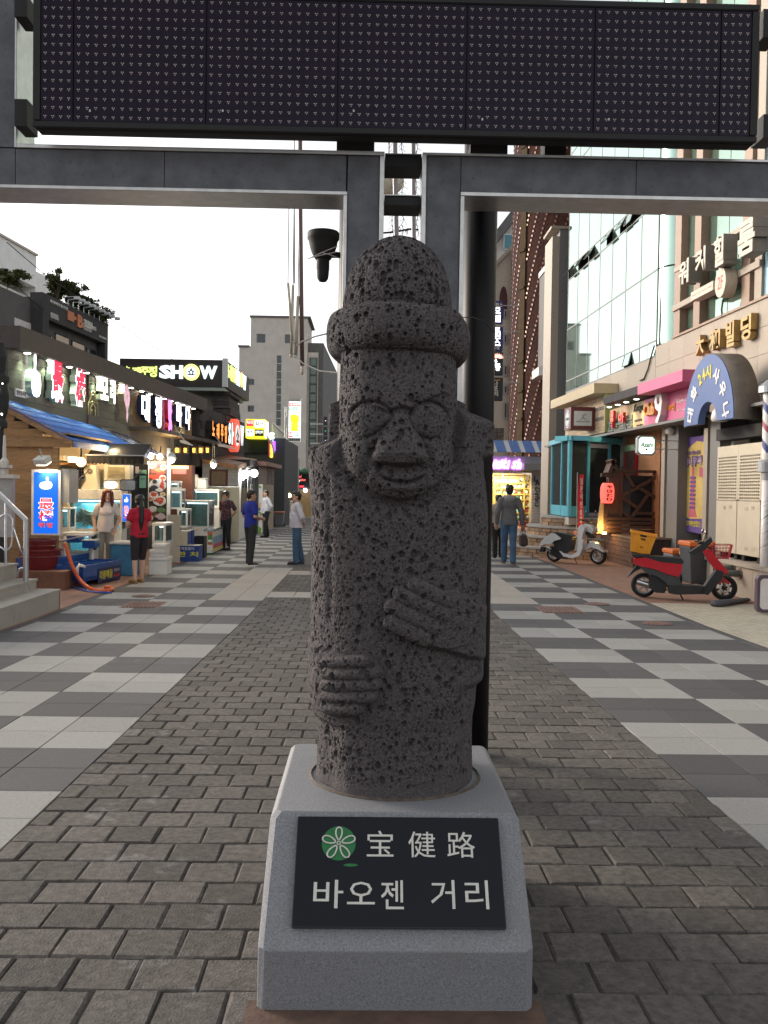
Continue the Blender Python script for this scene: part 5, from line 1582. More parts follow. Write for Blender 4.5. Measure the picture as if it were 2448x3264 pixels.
for k in range(3):B('pane',m_cur,bay,q[0]+.12,q[1]-.1,YT_-4.63,YT_-4.602,q[2]+(q[3]-q[2])*k/3+.12,q[2]+(q[3]-q[2])*(k+1)/3-.06)
B('sill',m_wgl,bay,q[0]-.3,q[1]+1,YT_-4.9,YT_-3,q[2]-.45,q[2]-.01);B('head',m_wgl,bay,q[0]-.06,q[1]+1,YT_-4.7,YT_-3,q[3]+.01,q[3]+.28)
mot=thing('motel_building','cream brick motel with an arched opening beside the brick tower','building',(10.5,66,G0))
YM=62.0
FMo=Wall((atY('c5',100,600,66).x,66.0),(atY('c5',224,600,YM).x,YM),1)
m_crb=M('cream_brick',(.46,.40,.33),.8,var=.12,scale=12)
xm0,xm1=atY('c5',60,500,YM).x,atY('c5',226,500,YM).x
zr1=atY('c5',222,245,YM).z;zr0=atY('c5',145,345,YM).z
mb=MB();mb.prism([(0,G0),(xm1-xm0,G0),(xm1-xm0,zr1),(0,zr0-(zr1-zr0)*.9)],(xm0,YM,0),XR,ZU,Vector((0,-1,0)),6);mb.build('wall',m_crb,mot)
mb=MB();mb.obox((xm0,YM-.15,zr0-(zr1-zr0)*.9+.02),Vector((xm1-xm0+.1,0,zr1-zr0+(zr1-zr0)*.9)),(0,0,.3),(0,6,0));mb.build('roof_coping',m_gpanel,mot)
q=rectY('c5',160,460,205,640,YM)
mb=MB();k_=14
mb.prism([(0,0),(q[1]-q[0],0)]+[((q[1]-q[0])*(.5+.5*math.cos(math.pi*k/k_)),(q[3]-q[2])*(.55+.45*math.sin(math.pi*k/k_)))for k in range(k_+1)],(q[0],YM-.02,q[2]),XR,ZU,Vector((0,-1,0)),.05);mb.build('arch_opening',m_maroon,mot)
B('side_pier',m_maroon,mot,xm1+.01,xm1+.7,YM-.2,YM+5,G0,zr1-.3)
for(y0,y1)in((590,640),(725,780),(900,960),(1010,1060),(1105,1200)):
 q=rectY('c5',184,y0,204,y1,YM);f_=B('window',m_alu,mot,q[0],q[1],YM-.08,YM-.002,q[3-1],q[3]);B('pane',m_glassd,f_,q[0]+.08,q[1]-.08,YM-.1,YM-.081,q[2]+.1,q[3]-.1)
gab=thing('gabled_house','pale grey gabled building rising behind the motel','building',(12,80,G0))
YGb=78.0
q=rectY('c5',60,60,235,300,YGb)
p0,p1=atY('c5',145,145,YGb),atY('c5',222,45,YGb)
sl_=(p1.z-p0.z)/(p1.x-p0.x)
mb=MB();mb.prism([(0,G0),(q[1]-q[0]+3,G0),(q[1]-q[0]+3,p0.z+(q[1]+3-p0.x)*sl_-1.2),(0,p0.z+(q[0]-p0.x)*sl_-1.2)],(q[0],YGb,0),XR,ZU,Vector((0,-1,0)),8);mb.build('wall',m_conc,gab)
mb=MB();mb.obox((q[0],YGb-.6,p0.z+(q[0]-p0.x)*sl_-1.15),Vector((q[1]-q[0]+3,0,(q[1]-q[0]+3)*sl_)),(0,0,1.1),(0,9,0));mb.build('roof',m_greyr,gab)
q=rectY('c5',182,168,236,258,YGb);f_=B('window',m_alu,gab,q[0],q[1],YGb-.1,YGb-.002,q[2],q[3]);B('pane',M('teal_window',(.05,.16,.19),.1,.3,var=.1),f_,q[0]+.1,q[1]-.1,YGb-.13,YGb-.101,q[2]+.1,q[3]-.1)
YVS=44.0
m_navyb=M('navy_sign_box',(.018,.025,.13),.4,var=.05);m_blk=M('black_sign_box',(.02,.02,.025),.4,var=.05)
e_w2=EM('lit_sign_lettering',(.95,.97,1.0),1.3,(.8,.8,.8))
for lab,y0,y1,mt,txts in(('navy motel sign box, topmost of the hanging stack',540,668,m_navyb,(('프린스',122,178,575,552,m_lst),('모',134,166,610,578,e_w2),('텔',134,166,658,620,e_w2))),('navy sign box with tall white letters, second of the hanging stack',684,822,m_navyb,(('프',132,165,715,690,e_w2),('린',132,165,752,718,e_w2),('스',132,165,790,755,e_w2),('모텔',132,160,812,795,m_lst))),('black sign box with a red flower mark, third of the hanging stack',826,956,m_blk,(('한',120,148,900,866,e_w2),('중',138,165,930,892,e_w2))),('black sign box with grey letters, lowest of the hanging stack',968,1098,m_blk,(('나',128,152,1012,988,m_lst),('포',128,152,1042,1016,m_lst),('리',128,152,1072,1046,m_lst),('Napori',116,162,988,978,m_org)))):
 q=rectY('c5',112,y0,180,y1,YVS)
 t=thing('hanging_sign',lab,'sign',((q[0]+q[1])/2,YVS,q[2]),'stacked hanging signs of the motel corner')
 B('sign_box',mt,t,q[0],q[1],YVS,YVS+.22,q[2],q[3],.03)
 B('wall_arm',m_alu,t,q[1]+.003,q[1]+.8,YVS+.08,YVS+.14,q[2]+(q[3]-q[2])*.8,q[2]+(q[3]-q[2])*.83)
 for s,x0,x1,yb,yt,m_ in txts:
  r4=rectY('c5',x0,yt,x1,yb,YVS);lettering(t,s,r4,YVS-.001,m_,.02,.03,'letter')
 if'flower' in lab:
  p=atY('c5',148,846,YVS)
  mb=MB()
  for k in range(9):
   w=math.pi*k/8;d_=Vector((math.cos(w),0,math.sin(w)*.7))
   mb.prism([(0,0),(.16,.05),(.33,0),(.16,-.05)],p+Vector((0,-.004,-.1)),d_,Vector((-d_.z,0,d_.x)).normalized(),Vector((0,-1,0)),.004)
  mb.build('flower_mark',EM('lit_coral',(1,.45,.35),.9),t)
YMS=46.0
shop=thing('multi_shop','small shop with purple lit letters, yellow display shelves and a grey panel wall','shop',(8,YMS+1,G0))
def S6(x0,y0,x1,y1,Y=YMS):return rectY('c6',x0,y0,x1,y1,Y)
m_pgr=M('perforated_grey_panel',(.25,.24,.23),.6,var=.05,scale=4)
m_lgr=M('pale_grey_sign_board',(.42,.42,.43),.6,var=.05)
q=S6(60,345,860,520);B('sign_board',m_lgr,shop,q[0],q[1],YMS-.05,YMS+.15,q[2],q[3])
q=S6(640,500,860,1045);B('panel_wall',m_pgr,shop,q[0],q[1],YMS,YMS+3,G0,q[3])
mb=MB()
for i in range(16):
 for j in range(34):
  cx_,cz_=q[0]+(q[1]-q[0])*(i+.5)/16,q[2]+(q[3]-q[2])*(j+.5)/34
  mb.add([(cx_-.03,YMS-.004,cz_),(cx_,YMS-.004,cz_-.03),(cx_+.03,YMS-.004,cz_),(cx_,YMS-.004,cz_+.03),(cx_,YMS-.03,cz_)],[(0,1,4),(1,2,4),(2,3,4),(3,0,4)])
tag(mb.build('panel_stud',m_lgr,shop),kind='stuff')
q=S6(535,430,860,498);B('canopy',m_ggrey,shop,q[0],q[1],YMS-.9,YMS-.06,q[2],q[3])
m_stripe=M('blue_awning',(.06,.13,.33),.6,var=.15)
q=S6(205,265,900,318)
for k in range(14):
 x0=q[0]+(q[1]-q[0])*k/14;w_=(q[1]-q[0])/14
 mb=MB();mb.obox((x0+.01,YMS-.9,q[2]+.02),(w_*.96,0,0),(0,1.3,.62),(0,-.01,.02));mb.build('awning_strip',m_stripe if k%3 else m_lgr,shop)
q=S6(60,520,640,1045)
B('back_wall',m_inner,shop,q[0],q[1],YMS+1.5,YMS+1.6,G0,q[3])
m_shelf=M('yellow_shelf',(.52,.40,.10),.5,var=.06)
for y in(545,620,680,745,800,870,940):
 r4=S6(245,y,628,y+10,YMS+.6);B('shelf',m_shelf,shop,r4[0],r4[1],YMS+.5,YMS+.9,r4[2],r4[3])
for x in(245,315,405,560,618):
 r4=S6(x,540,x+14,1000,YMS+.5);B('shelf_upright',m_shelf,shop,r4[0],r4[1],YMS+.48,YMS+.9,r4[2],r4[3])
for row_,(y,hgt)in enumerate(((620,34),(680,30),(745,32),(800,40),(870,50),(940,52),(1000,52))):
 x=262
 while x<612:
  w_=random.uniform(10,26)
  r4=S6(x,y-hgt*random.uniform(.5,.95),x+w_-2,y-1,YMS+.6)
  cl_=random.choice(((.1,.35,.3),(.5,.45,.35),(.3,.08,.05),(.06,.06,.08),(.45,.5,.5),(.1,.3,.4))if row_<4 else((.25,.5,.55),(.3,.55,.6),(.1,.2,.25)))
  B('goods_box',M('goods_%d'%(int(cl_[0]*99)),cl_,.5,var=.2),shop,r4[0],r4[1],YMS+.55,YMS+.75,r4[2],r4[3]);x+=w_
for x,y in((340,548),(460,600),(470,660),(460,720),(560,650),(590,720),(540,590),(320,600)):
 p=atY('c6',x,y,YMS+.5);mb=MB();mb.sph(p,.035,8,6);mb.build('bulb',EM('warm_bulb',(1,.75,.4),7),shop,smooth=True)
lamp('shop_light',shop,((q[0]+q[1])/2,YMS+.2,q[3]-.3),110,(1,.78,.42),'AREA',1.6,rot=(R(25),0,0))
e_purple=EM('lit_purple_letter',(.75,.25,1.0),1.9,(.6,.3,.7))
e_lil=EM('lit_lilac_face',(.95,.72,1.0),1.8,(.8,.7,.8))
for s,x0,x1,y0,y1 in(('M',203,262,470,392),('u',268,312,470,405),('l',318,332,468,390),('t',340,372,470,392),('i',388,405,472,398),('S',438,480,472,402),('h',490,528,474,388),('o',534,570,474,410),('p',576,612,488,410)):
 if s in'op':continue
 r4=S6(x0,y1,x1,y0);mb=MB();text(mb,s,(r4[0]-.02,YMS-.06,r4[2]-.02),XR,ZU,r4[1]-r4[0]+.04,r4[3]-r4[2]+.04,.12,.05,None,.25);L=mb.build('letter',e_purple,shop,fix=False)
 mb=MB();text(mb,s,(r4[0],YMS-.185,r4[2]),XR,ZU,r4[1]-r4[0],r4[3]-r4[2],.01,.01,None,.25);mb.build('lit_face',e_lil,L,fix=False)
m_golds=M('gold_small_letter',(.5,.38,.12),.4,.4,var=.05)
lettering(shop,'멀티샵 여성의류 수입화장품',(S6(240,0,620,1)[0],S6(240,0,620,1)[1],S6(0,0,1,508)[2],S6(0,0,1,484)[2]),YMS-.06,m_golds,.02,0)
for s,x0,x1,y0,y1 in(('L',672,696,612,558),('A',684,728,652,592)):lettering(shop,s,rectY('c6',x0,y1,x1,y0,YMS),YMS-.004,m_blackm,.05,.02,'letter')
r4=S6(680,672,735,885)
mb=MB();text(mb,'Defans',(r4[0],YMS-.004,r4[3]),Vector((0,0,-1)),XR,r4[3]-r4[2],r4[1]-r4[0],.04,.0,None,.3);mb.build('letter',m_blackm,shop,fix=False)
r4=S6(752,612,838,705);lettering(shop,'노',r4,YMS-.004,m_white,.05,.0,'letter')
low=thing('stone_house','low dark stone house with a blue corrugated roof edge behind the shop','house',(9,48.6,G0))
q=rectY('c6',205,45,355,290,47.6)
for k in range(5):
 for j in range(4):
  B('stone',m_stone,low,q[0]+(q[1]-q[0])*j/4+.01,q[0]+(q[1]-q[0])*(j+1)/4-.01,47.6+random.uniform(-.02,.02),48.6,q[2]+(q[3]-q[2])*k/5+.008,q[2]+(q[3]-q[2])*(k+1)/5-.008)
#turquoise shop with its stone steps
m_turq=M('turquoise_frame',(.14,.56,.68),.4,var=.07,scale=5)
m_sglass=glass('shop_glass',(.16,.21,.19),.03,.30)
tur=thing('turquoise_shop','shop front of turquoise frames and dim glass on stone steps','shop',(6.2,25,G0))
Ya,Yb_,Yc=27.3,24.5,25.6
PA,PB,PC=atY('c6',862,600,Ya),atY('c6',1047,600,Yb_),atY('c6',1592,600,Yc)
zb2=atY('c6',1047,985,Yb_).z;zt3=atY('c6',1047,180,Yb_).z
for a_,b_,px_ in((PA,PB,(862,965,1040)),(PB,PC,(1047,1240,1460,1590))):
 Wt=Wall((a_.x,a_.y),(b_.x,b_.y),1 if a_ is PA else-1)
 if Wt.n.y>0:Wt.n=-Wt.n
 if a_ is PA and Wt.n.x>0:Wt.n=-Wt.n
 aa=[min(max(Wt.hit('c6',x,600)[0],0),Wt.L)for x in px_]
 aa[0],aa[-1]=0,Wt.L
 for v in aa:WB(Wt,'frame_post',m_turq,tur,v-.045,v+.045,zb2,zt3,-.05,.03)
 for i in range(len(aa)-1):
  WB(Wt,'glass_panel',m_sglass,tur,aa[i]+.05,aa[i+1]-.05,zb2+.05,zt3-.05,-.012,-.004)
  WB(Wt,'bottom_rail',m_turq if(a_ is PA or i==0)else m_white,tur,aa[i]+.047,aa[i+1]-.047,zb2,zb2+(.28 if(a_ is PA or i==0)else .10),-.04,.02)
 if a_ is PB:WB(Wt,'door_head',m_white,tur,aa[1]+.05,aa[2]-.05,zt3-.16,zt3-.052,-.03,.015);WB(Wt,'door_handle',m_blackm,tur,aa[1]+.12,aa[1]+.15,zb2+.9,zb2+1.5,.02,.05)
 WB(Wt,'head_rail',m_turq,tur,-.08,Wt.L+.06,zt3,zt3+.13,-.5,.10)
mb=MB();mb.prism([(PA.x-5,PA.y),(PB.x-5,PB.y),(PC.x-5,PC.y),(PC.x-5,PA.y)],(5,0,zb2-.02),XR,Vector((0,1,0)),ZU,.2);mb.build('floor',m_conc,tur)
B('inner_wall',MATS['pale_green_board'],tur,PA.x+.3,PC.x,Ya+.2,Ya+.3,zb2,zt3)
m_rst=M('warm_rubble_stone',(.42,.27,.17),.85,var=.25,scale=6,rand=.35,bump=.4,bscale=25)
m_rtop=M('pale_step_slab',(.40,.37,.33),.8,var=.1,scale=6)
steps=thing('stone_steps','rounded steps of warm rubble stone leading up to the turquoise shop','steps',(5.5,24,G0))
cs_=Vector((6.9,26.2))
nt_=4
for k in range(nt_):
 z0,z1=G0+(zb2-.02-G0)*k/nt_,G0+(zb2-.02-G0)*(k+1)/nt_
 r0=3.15-k*.40
 mb=MB();pts=[(cs_.x+math.cos(w)*r0,cs_.y+math.sin(w)*r0*.95)for w in np.linspace(R(150),R(300),26)]
 mb.prism([(x-cs_.x,y-cs_.y)for x,y in pts]+[(0,0)],(cs_.x,cs_.y,z1),XR,Vector((0,1,0)),ZU,.05);mb.build('tread',m_rtop,steps)
 nb=int(r0*2.6/.30)
 for row_ in range(2):
  for i in range(nb):
   w0=R(150)+R(150)*(i+.5*row_)/nb;w1=w0+R(150)/nb*.94
   h0,h1=z0+(z1-.05-z0)*row_/2,z0+(z1-.05-z0)*(row_+1)/2-.012
   rr_=r0-.03+random.uniform(-.02,.02)
   f_=[(cs_.x+math.cos(w)*q,cs_.y+math.sin(w)*q*.95)for w,q in((w0,rr_),(w1,rr_),(w1,rr_-.25),(w0,rr_-.25))]
   mb=MB();mb.add([(x,y,z)for z in(h0,h1)for x,y in f_],[(0,1,2,3),(4,5,6,7),(0,1,5,4),(1,2,6,5),(2,3,7,6),(3,0,4,7)]);mb.build('stone',m_rst,steps)
#brown entrance platform and the low wall at the right edge
m_pbr=M('brown_brick_wall',(.17,.088,.055),.8,var=.14,scale=7,rand=.12)
plat=thing('brown_platform','low brown brick platform in front of the sauna entrance','platform',(6.6,22,G0))
c0=atG('c7',462,1556);
zpl=atY('c7',480,1310,c0.y).z+.06
xf=c0.x;y0_,y1_=c0.y,25.2
for row_ in range(6):
 z0,z1=G0+(zpl-.04-G0)*row_/6,G0+(zpl-.04-G0)*(row_+1)/6
 nb=int((y1_-y0_)/.24)
 for i in range(nb):
  o_=.5*(row_%2)
  if i+o_+1>nb:continue
  B('brick',m_pbr,plat,xf,xf+.1,y0_+(i+o_)*.24+.004,y0_+(i+o_+1)*.24-.004,z0+.004,z1-.004)
B('core',M('dark_platform_end',(.045,.03,.026),.8,var=.15),plat,xf+.02,8.2,y0_+.001,y1_,G0-.02,zpl-.045)
B('platform_floor',M('brown_floor_tile',(.20,.115,.08),.7,var=.1,scale=5),plat,xf-.03,8.2,y0_-.02,y1_,zpl-.042,zpl)
low2=thing('granite_planter_wall','low granite wall carrying the cream cabinets at the right edge','wall',(6.6,15.4,G0))
pL,pR=atG('c7',1290,1790),atG('c7',1562,1845)
xw2=(pL.x+pR.x)/2
zw2=atX('c7',1400,1500,xw2).z
B('wall_panel',m_gpanel,low2,xw2,xw2+.3,14.9,16.6,G0-.1,zw2-.07);B('wall_panel',m_gpanel,low2,xw2,xw2+.3,16.61,18.2,G0-.1,zw2-.07);B('wall_panel',m_gpanel,low2,xw2,xw2+.3,13.0,14.89,G0-.1,zw2-.07)
B('coping',m_gpanel,low2,xw2-.05,xw2+1.2,12.9,18.3,zw2-.068,zw2)
B('fill',m_shade,low2,xw2+.31,xw2+1.2,13,18.2,G0-.1,zw2-.07)
#things of the fish stall
e_tankw=M('tank_back',(.06,.33,.42),.5,var=.25,scale=3,emit=(.12,.50,.62),es=.35)
m_tglass=glass('tank_glass',(.30,.55,.60),.02,.12)
m_crab=M('brown_crab_leg',(.17,.115,.045),.45,var=.3,scale=20)
m_tube=EM('tank_light_tube',(.85,1.0,1.0),4.0)
m_bluef=M('blue_fibreglass',(.012,.075,.30),.32,var=.12,scale=5,coat=.3)
m_blued=M('worn_blue_tank',(.05,.19,.33),.5,var=.2,scale=4)
m_foam=M('white_foam',(.72,.71,.67),.7,var=.05,scale=20)
def tank(name,label,x0,x1,y0,y1,z0,z1,group=None,fr=.045,lid=.06,back=e_tankw,water=True,base=None):
 """a glass fish tank in a white frame: base plate, four posts, lid, panes, water and lamp tube"""
 t=thing(name,label,'fish tank',((x0+x1)/2,(y0+y1)/2,base if base is not None else z0),group)
 if base is not None and z0-base>.02:B('cabinet',m_whited,t,x0,x1,y0,y1,base,z0-.003,.008)
 mb=MB()
 for a in(x0,x1-fr):
  for b in(y0,y1-fr):mb.box(a,a+fr,b,b+fr,z0+fr,z1-lid)
 mb.box(x0,x1,y0,y1,z0,z0+fr)
 mb.build('frame',m_whited,t)
 mb=MB();mb.box(x0-.01,x1+.01,y0-.01,y1+.01,z1-lid,z1,bev=.01);mb.build('lid',m_whited,t)
 B('rear_board',back,t,x0+.01,x1-.01,y1-.03,y1-.01,z0+fr,z1-lid)
 B('glass_pane',m_tglass,t,x0+fr,x1-fr,y0+.012,y0+.018,z0+fr,z1-lid)
 B('glass_pane',m_tglass,t,x1-.02,x1-.014,y0+fr,y1-fr,z0+fr,z1-lid)
 mb=MB();mb.cyl((x0+fr*1.5,(y0+y1)/2,z1-lid-.03),(x1-fr*1.5,(y0+y1)/2,z1-lid-.03),.013,n=8);mb.build('light_tube',m_tube,t)
 return t
YC1=18.35
q=rectY('w1',182,775,1150,1510,YC1)
ct=tank('crab_tank','big glass tank full of live brown crabs behind the woman in white',q[0],q[1],YC1,YC1+.40,q[2],q[3],base=G0,lid=.20)
lamp('tank_lamp',ct,((q[0]+q[1])/2,YC1+.2,q[3]-.28),9,(.8,.97,1),'AREA',.5,rot=(0,0,0))
rc_=random.Random(4)
for k in range(16):
 cx_,cz_=rc_.uniform(q[0]+.15,q[1]-.15),q[2]+.07+abs(rc_.gauss(0,.13))
 if k<3:cx_=q[0]+.45;cz_=q[2]+.30
 mb=MB()
 mb.sph((cx_,YC1+.18,cz_),.075,10,6,sc=(1.2,.8,.6))
 for s_ in(-1,1):
  for j in range(4):
   w=rc_.uniform(-.3,1.2)
   p1=Vector((cx_+s_*(.12+.03*j),YC1+.10+.04*j,cz_+.10*math.sin(w)+.03));p2=p1+Vector((s_*rc_.uniform(.06,.15),rc_.uniform(-.05,.03),rc_.uniform(-.15,.02)))
   p2.z=max(p2.z,q[2]+.06);p1.x=min(max(p1.x,q[0]+.07),q[1]-.07);p2.x=min(max(p2.x,q[0]+.06),q[1]-.06);p2.y=max(p2.y,YC1+.04)
   mb.tube([(cx_,YC1+.18,cz_),p1,p2],[.020,.017,.007],6)
 tag(mb.build('crab',m_crab,None,True,org=(cx_,YC1+.18,cz_)),['brown crab heaped on the floor of the lit tank','brown crab climbing at the top of the heap in the lit tank'][k<3],'crab','crabs in the lit tank')
q=rectY('w1',832,342,1290,618,YB0)
t=thing('louvred_unit','cream air conditioner with a louvred front above the crab tank','air conditioner',((q[0]+q[1])/2,YB0,q[2]))
B('case',m_cream,t,q[0],q[1],YB0+.02,YB0+.3,q[2],q[3],.01)
r_=rectY('w1',905,370,1200,590,YB0)
for k in range(8):
 z=r_[2]+(r_[3]-r_[2])*(k+.5)/8
 mb=MB();mb.obox((r_[0],YB0+.015,z-.016),(r_[1]-r_[0],0,0),(0,-.018,.018),(0,.008,.008));mb.build('louvre',m_ivory,t)
q=rectY('w1',430,345,725,800,YB0-.1)
t=thing('weighing_scale','white weighing scale with a round dial above the crab tank','scale',((q[0]+q[1])/2,YB0,q[2]))
w_,h_=q[1]-q[0],q[3]-q[2]
mb=MB();mb.prism([(0,.06*h_),(w_,.06*h_),(.9*w_,h_),(.32*w_,h_),(.18*w_,.8*h_),(.34*w_,.42*h_)],(q[0],YB0-.12,q[2]),XR,ZU,Vector((0,-1,0)),.22);mb.build('body',m_cream,t)
mb=MB();mb.box(q[0]+.02,q[1],YB0-.15,YB0+.1,q[2],q[2]+.05*h_);mb.build('base',m_alu,t)
p=atY('w1',592,458,YB0-.13)
mb=MB();disc(mb,p,.062,.012);dl=mb.build('dial',m_alu,t);mb=MB();disc(mb,p+Vector((0,-.003,0)),.054,.003);mb.build('dial_face',M('dial_brown',(.16,.11,.08),.4,var=0),dl)
mb=MB();mb.tube([p+Vector((0,-.008,0)),p+Vector((-.02,-.008,.02))],.004,5);mb.tube([p+Vector((0,-.008,0)),p+Vector((.018,-.008,.024))],.004,5);mb.build('needle',m_wgl,dl)
q=rectY('w1',290,378,503,612,YB0+.32)
t=thing('calendar','paper calendar with blue and yellow squares on the stall wall','calendar',((q[0]+q[1])/2,YB0+.33,q[2]))
B('sheet',m_white,t,q[0],q[1],YB0+.325,YB0+.335,q[2],q[3])
m_bsq=M('blue_square',(.06,.09,.35),.6,var=0);m_ysq=M('yellow_square',(.7,.55,.08),.6,var=0)
for i in range(4):
 for j in range(4):
  a=q[0]+.02+(q[1]-q[0]-.04)*i/4;b=q[2]+.02+(q[3]-q[2]-.04)*j/4
  B('day_block',m_ysq if(i==0 and j==3)else m_bsq,t,a+.005,a+(q[1]-q[0]-.04)/4-.005,YB0+.321,YB0+.3245,b+.006,b+(q[3]-q[2]-.04)/4-.006)
q=rectY('w1',845,625,1060,762,YB0)
t=thing('light_box','glowing white box between the scale and the mirror','lamp',((q[0]+q[1])/2,YB0,q[2]))
B('box_case',m_cream,t,q[0]-.02,q[1]+.06,YB0+.02,YB0+.2,q[2],q[3]);mb=MB();disc(mb,Vector(((q[0]+q[1])/2,YB0+.015,(q[2]+q[3])/2)),.07,.01,rx=.13);mb.build('lit_front',EM('lit_white_panel',(1,.95,.82),3.0),t)
p=atY('w1',432,290,17.4)
t=thing('globe_lamp','yellowish globe lamp hanging under the stall ceiling','lamp',p)
mb=MB();mb.sph(p,.088,20,12);mb.build('globe',EM('warm_globe',(1,.72,.28),3.2),t,smooth=True)
mb=MB();mb.cyl(p+Vector((0,0,.08)),(p.x,p.y,2.41),.02,n=8);mb.build('stem',m_blackm,t)
q=rectY('w1',200,195,350,300,18.0)
t=thing('blue_lit_box','small glowing blue and white box on the stall shelf','sign',((q[0]+q[1])/2,18.0,q[2]));B('case',m_white,t,q[0],q[1],18.0,18.1,q[2],q[3]);B('lit_front',EM('lit_blue_panel',(.55,.85,1),2.2),t,q[0]+.02,q[1]-.02,17.99,17.999,q[2]+.02,q[3]-.02)
m_mirror=M('mirror_glass',(.85,.86,.86),.02,1.0,var=0)
def rrect(x0,x1,z0,z1,r_,n=5):
 return[(cx_+math.cos(w)*r_,cz_+math.sin(w)*r_)for cx_,cz_,a in((x1-r_,z1-r_,0),(x0+r_,z1-r_,90),(x0+r_,z0+r_,180),(x1-r_,z0+r_,270))for w in[R(a+90*k/n)for k in range(n+1)]]
for c4,Y,rz,lb,front_ in(((1115,598,1405,800),17.6,-25,'black framed rectangular mirror facing the street beside the crab tank',True),((175,628,330,872),17.2,160,'black mirror seen from behind, left of the crab tank',False)):
 q=rectY('w1',*c4,Y)
 t=thing('mirror',lb,'mirror',((q[0]+q[1])/2,Y,q[2]))
 mb=MB();mb.prism(rrect(q[0],q[1],q[2],q[3],.05),(0,Y,0),XR,ZU,Vector((0,-1,0)),.03);mb.build('shell',m_blackm,t)
 if front_:
  mb=MB();mb.prism(rrect(q[0]+.018,q[1]-.018,q[2]+.018,q[3]-.018,.04),(0,Y-.002,0),XR,ZU,Vector((0,-1,0)),.002);mb.build('mirror_glass',m_mirror,t)
 mb=MB();mb.tube([((q[0]+q[1])/2,Y+.03,q[3]-.1),((q[0]+q[1])/2+.05,Y+.35,q[3]+.05),((q[0]+q[1])/2+.05,Y+.9,q[3]+.2)],.012,6);mb.build('arm',m_blackm,t)
e_blue=EM('lit_blue_sign',(.0,.13,.75),.55,(.005,.06,.35))
e_rim=EM('lit_white_rim',(1,1,.96),.7)
e_redp=EM('lit_red_print',(.9,.03,.03),.45)
def lightbox(c,x0,y0,x1,y1,Y,label,dep,par_lit=True,bot='쮜빵'):
 q=rectY(c,x0,y0,x1,y1,Y)
 t=thing('light_box_sign',label,'sign',((q[0]+q[1])/2,Y,q[2]))
 fr=(q[1]-q[0])*.09
 B('case',m_cream,t,q[0],q[1],Y+.01,Y+dep,q[2],q[3])
 B('rim',m_wgl,t,q[0],q[1],Y,Y+.009,q[2],q[3])
 B('lit_panel',e_blue,t,q[0]+fr,q[1]-fr,Y-.004,Y-.001,q[2]+fr*.7,q[3]-fr)
 w,h=q[1]-q[0],q[3]-q[2]
 mb=MB();mb.prism([(x*w*.44,y*h*.19)for x,y in[(1-a,b)for a,b in THUMB]][::-1],(q[0]+w*.28,Y-.0045,q[2]+h*.70),XR,ZU,Vector((0,-1,0)),.002);mb.build('thumb_print',e_rim,t)
 for s,a,b,d_ in(('最',.27,.40,.16),('棒',.27,.225,.155)):
  mb=MB();text(mb,s,(q[0]+w*a,Y-.0045,q[2]+h*b),XR,ZU,w*.48,h*d_,.002,.045);mb.build('letter_outline',e_rim,t,fix=False)
  mb=MB();text(mb,s,(q[0]+w*a,Y-.0075,q[2]+h*b),XR,ZU,w*.48,h*d_,.002,.015);mb.build('letter',e_redp,t,fix=False)
 for s,a in((bot[0],.26),(bot[1],.55)):
  mb=MB();text(mb,s,(q[0]+w*a,Y-.0045,q[2]+h*.115),XR,ZU,w*.2,h*.075,.002,.05);mb.build('letter_outline',m_pinkl,t,fix=False)
  mb=MB();text(mb,s,(q[0]+w*a,Y-.0075,q[2]+h*.115),XR,ZU,w*.2,h*.075,.002,.0);mb.build('letter',e_redp,t,fix=False)
 return t,q
t,q=lightbox('c2',276,545,533,1122,15.7,'tall blue lit sign with a white thumb and red characters on the plank wall',.12)
B('side_box',M('pale_grey_case',(.40,.38,.35),.5,var=.05),t,q[1]+.003,q[1]+.14,15.72,16.2,q[2]+.55,q[3]+.02)
mb=MB()
for z in(q[2]+.25,q[3]-.3):mb.box(q[0]+.3,q[0]+.35,15.82,16.3,z,z+.05)
mb.build('wall_bracket',m_alu,t)
lightbox('w1',1150,850,1310,1345,18.25,'small blue sign with a white thumb standing right of the crab tank',.05)
def spotlight(p,label,aim,en,col,sz=.13,es=10):
 t=thing('spotlight',label,'spotlight',p)
 q=Vector(aim).normalized().to_track_quat('Z','Y').to_matrix().to_4x4();q.translation=p
 mb=MB();mb.T=q;mb.box(-sz,sz,-sz*.6,sz*.6,-sz*.9,0,bev=.012);mb.build('housing',m_whited,t)
 mb=MB();mb.T=q;mb.box(-sz*.85,sz*.85,-sz*.5,sz*.5,.001,.008);mb.build('lens',EM('flood_lens',(1,.93,.75),es),t)
 mb=MB();mb.tube([p,p-Vector(aim).normalized()*sz*1.6+Vector((0,.02,.06))],.014,6);mb.build('arm',m_alu,t)
 l=lamp('spot_lamp',t,p+Vector(aim).normalized()*.03,en,col,'SPOT',.05,spot=R(110),blend=.7)
 l.rotation_euler=(-Vector(aim)).to_track_quat('Z','Y').to_euler()
 return t
spotlight(atY('c2',385,490,15.6),'white floodlight above the tall blue sign on the plank wall',(.25,.5,-1),22,(1,.80,.48),es=7)
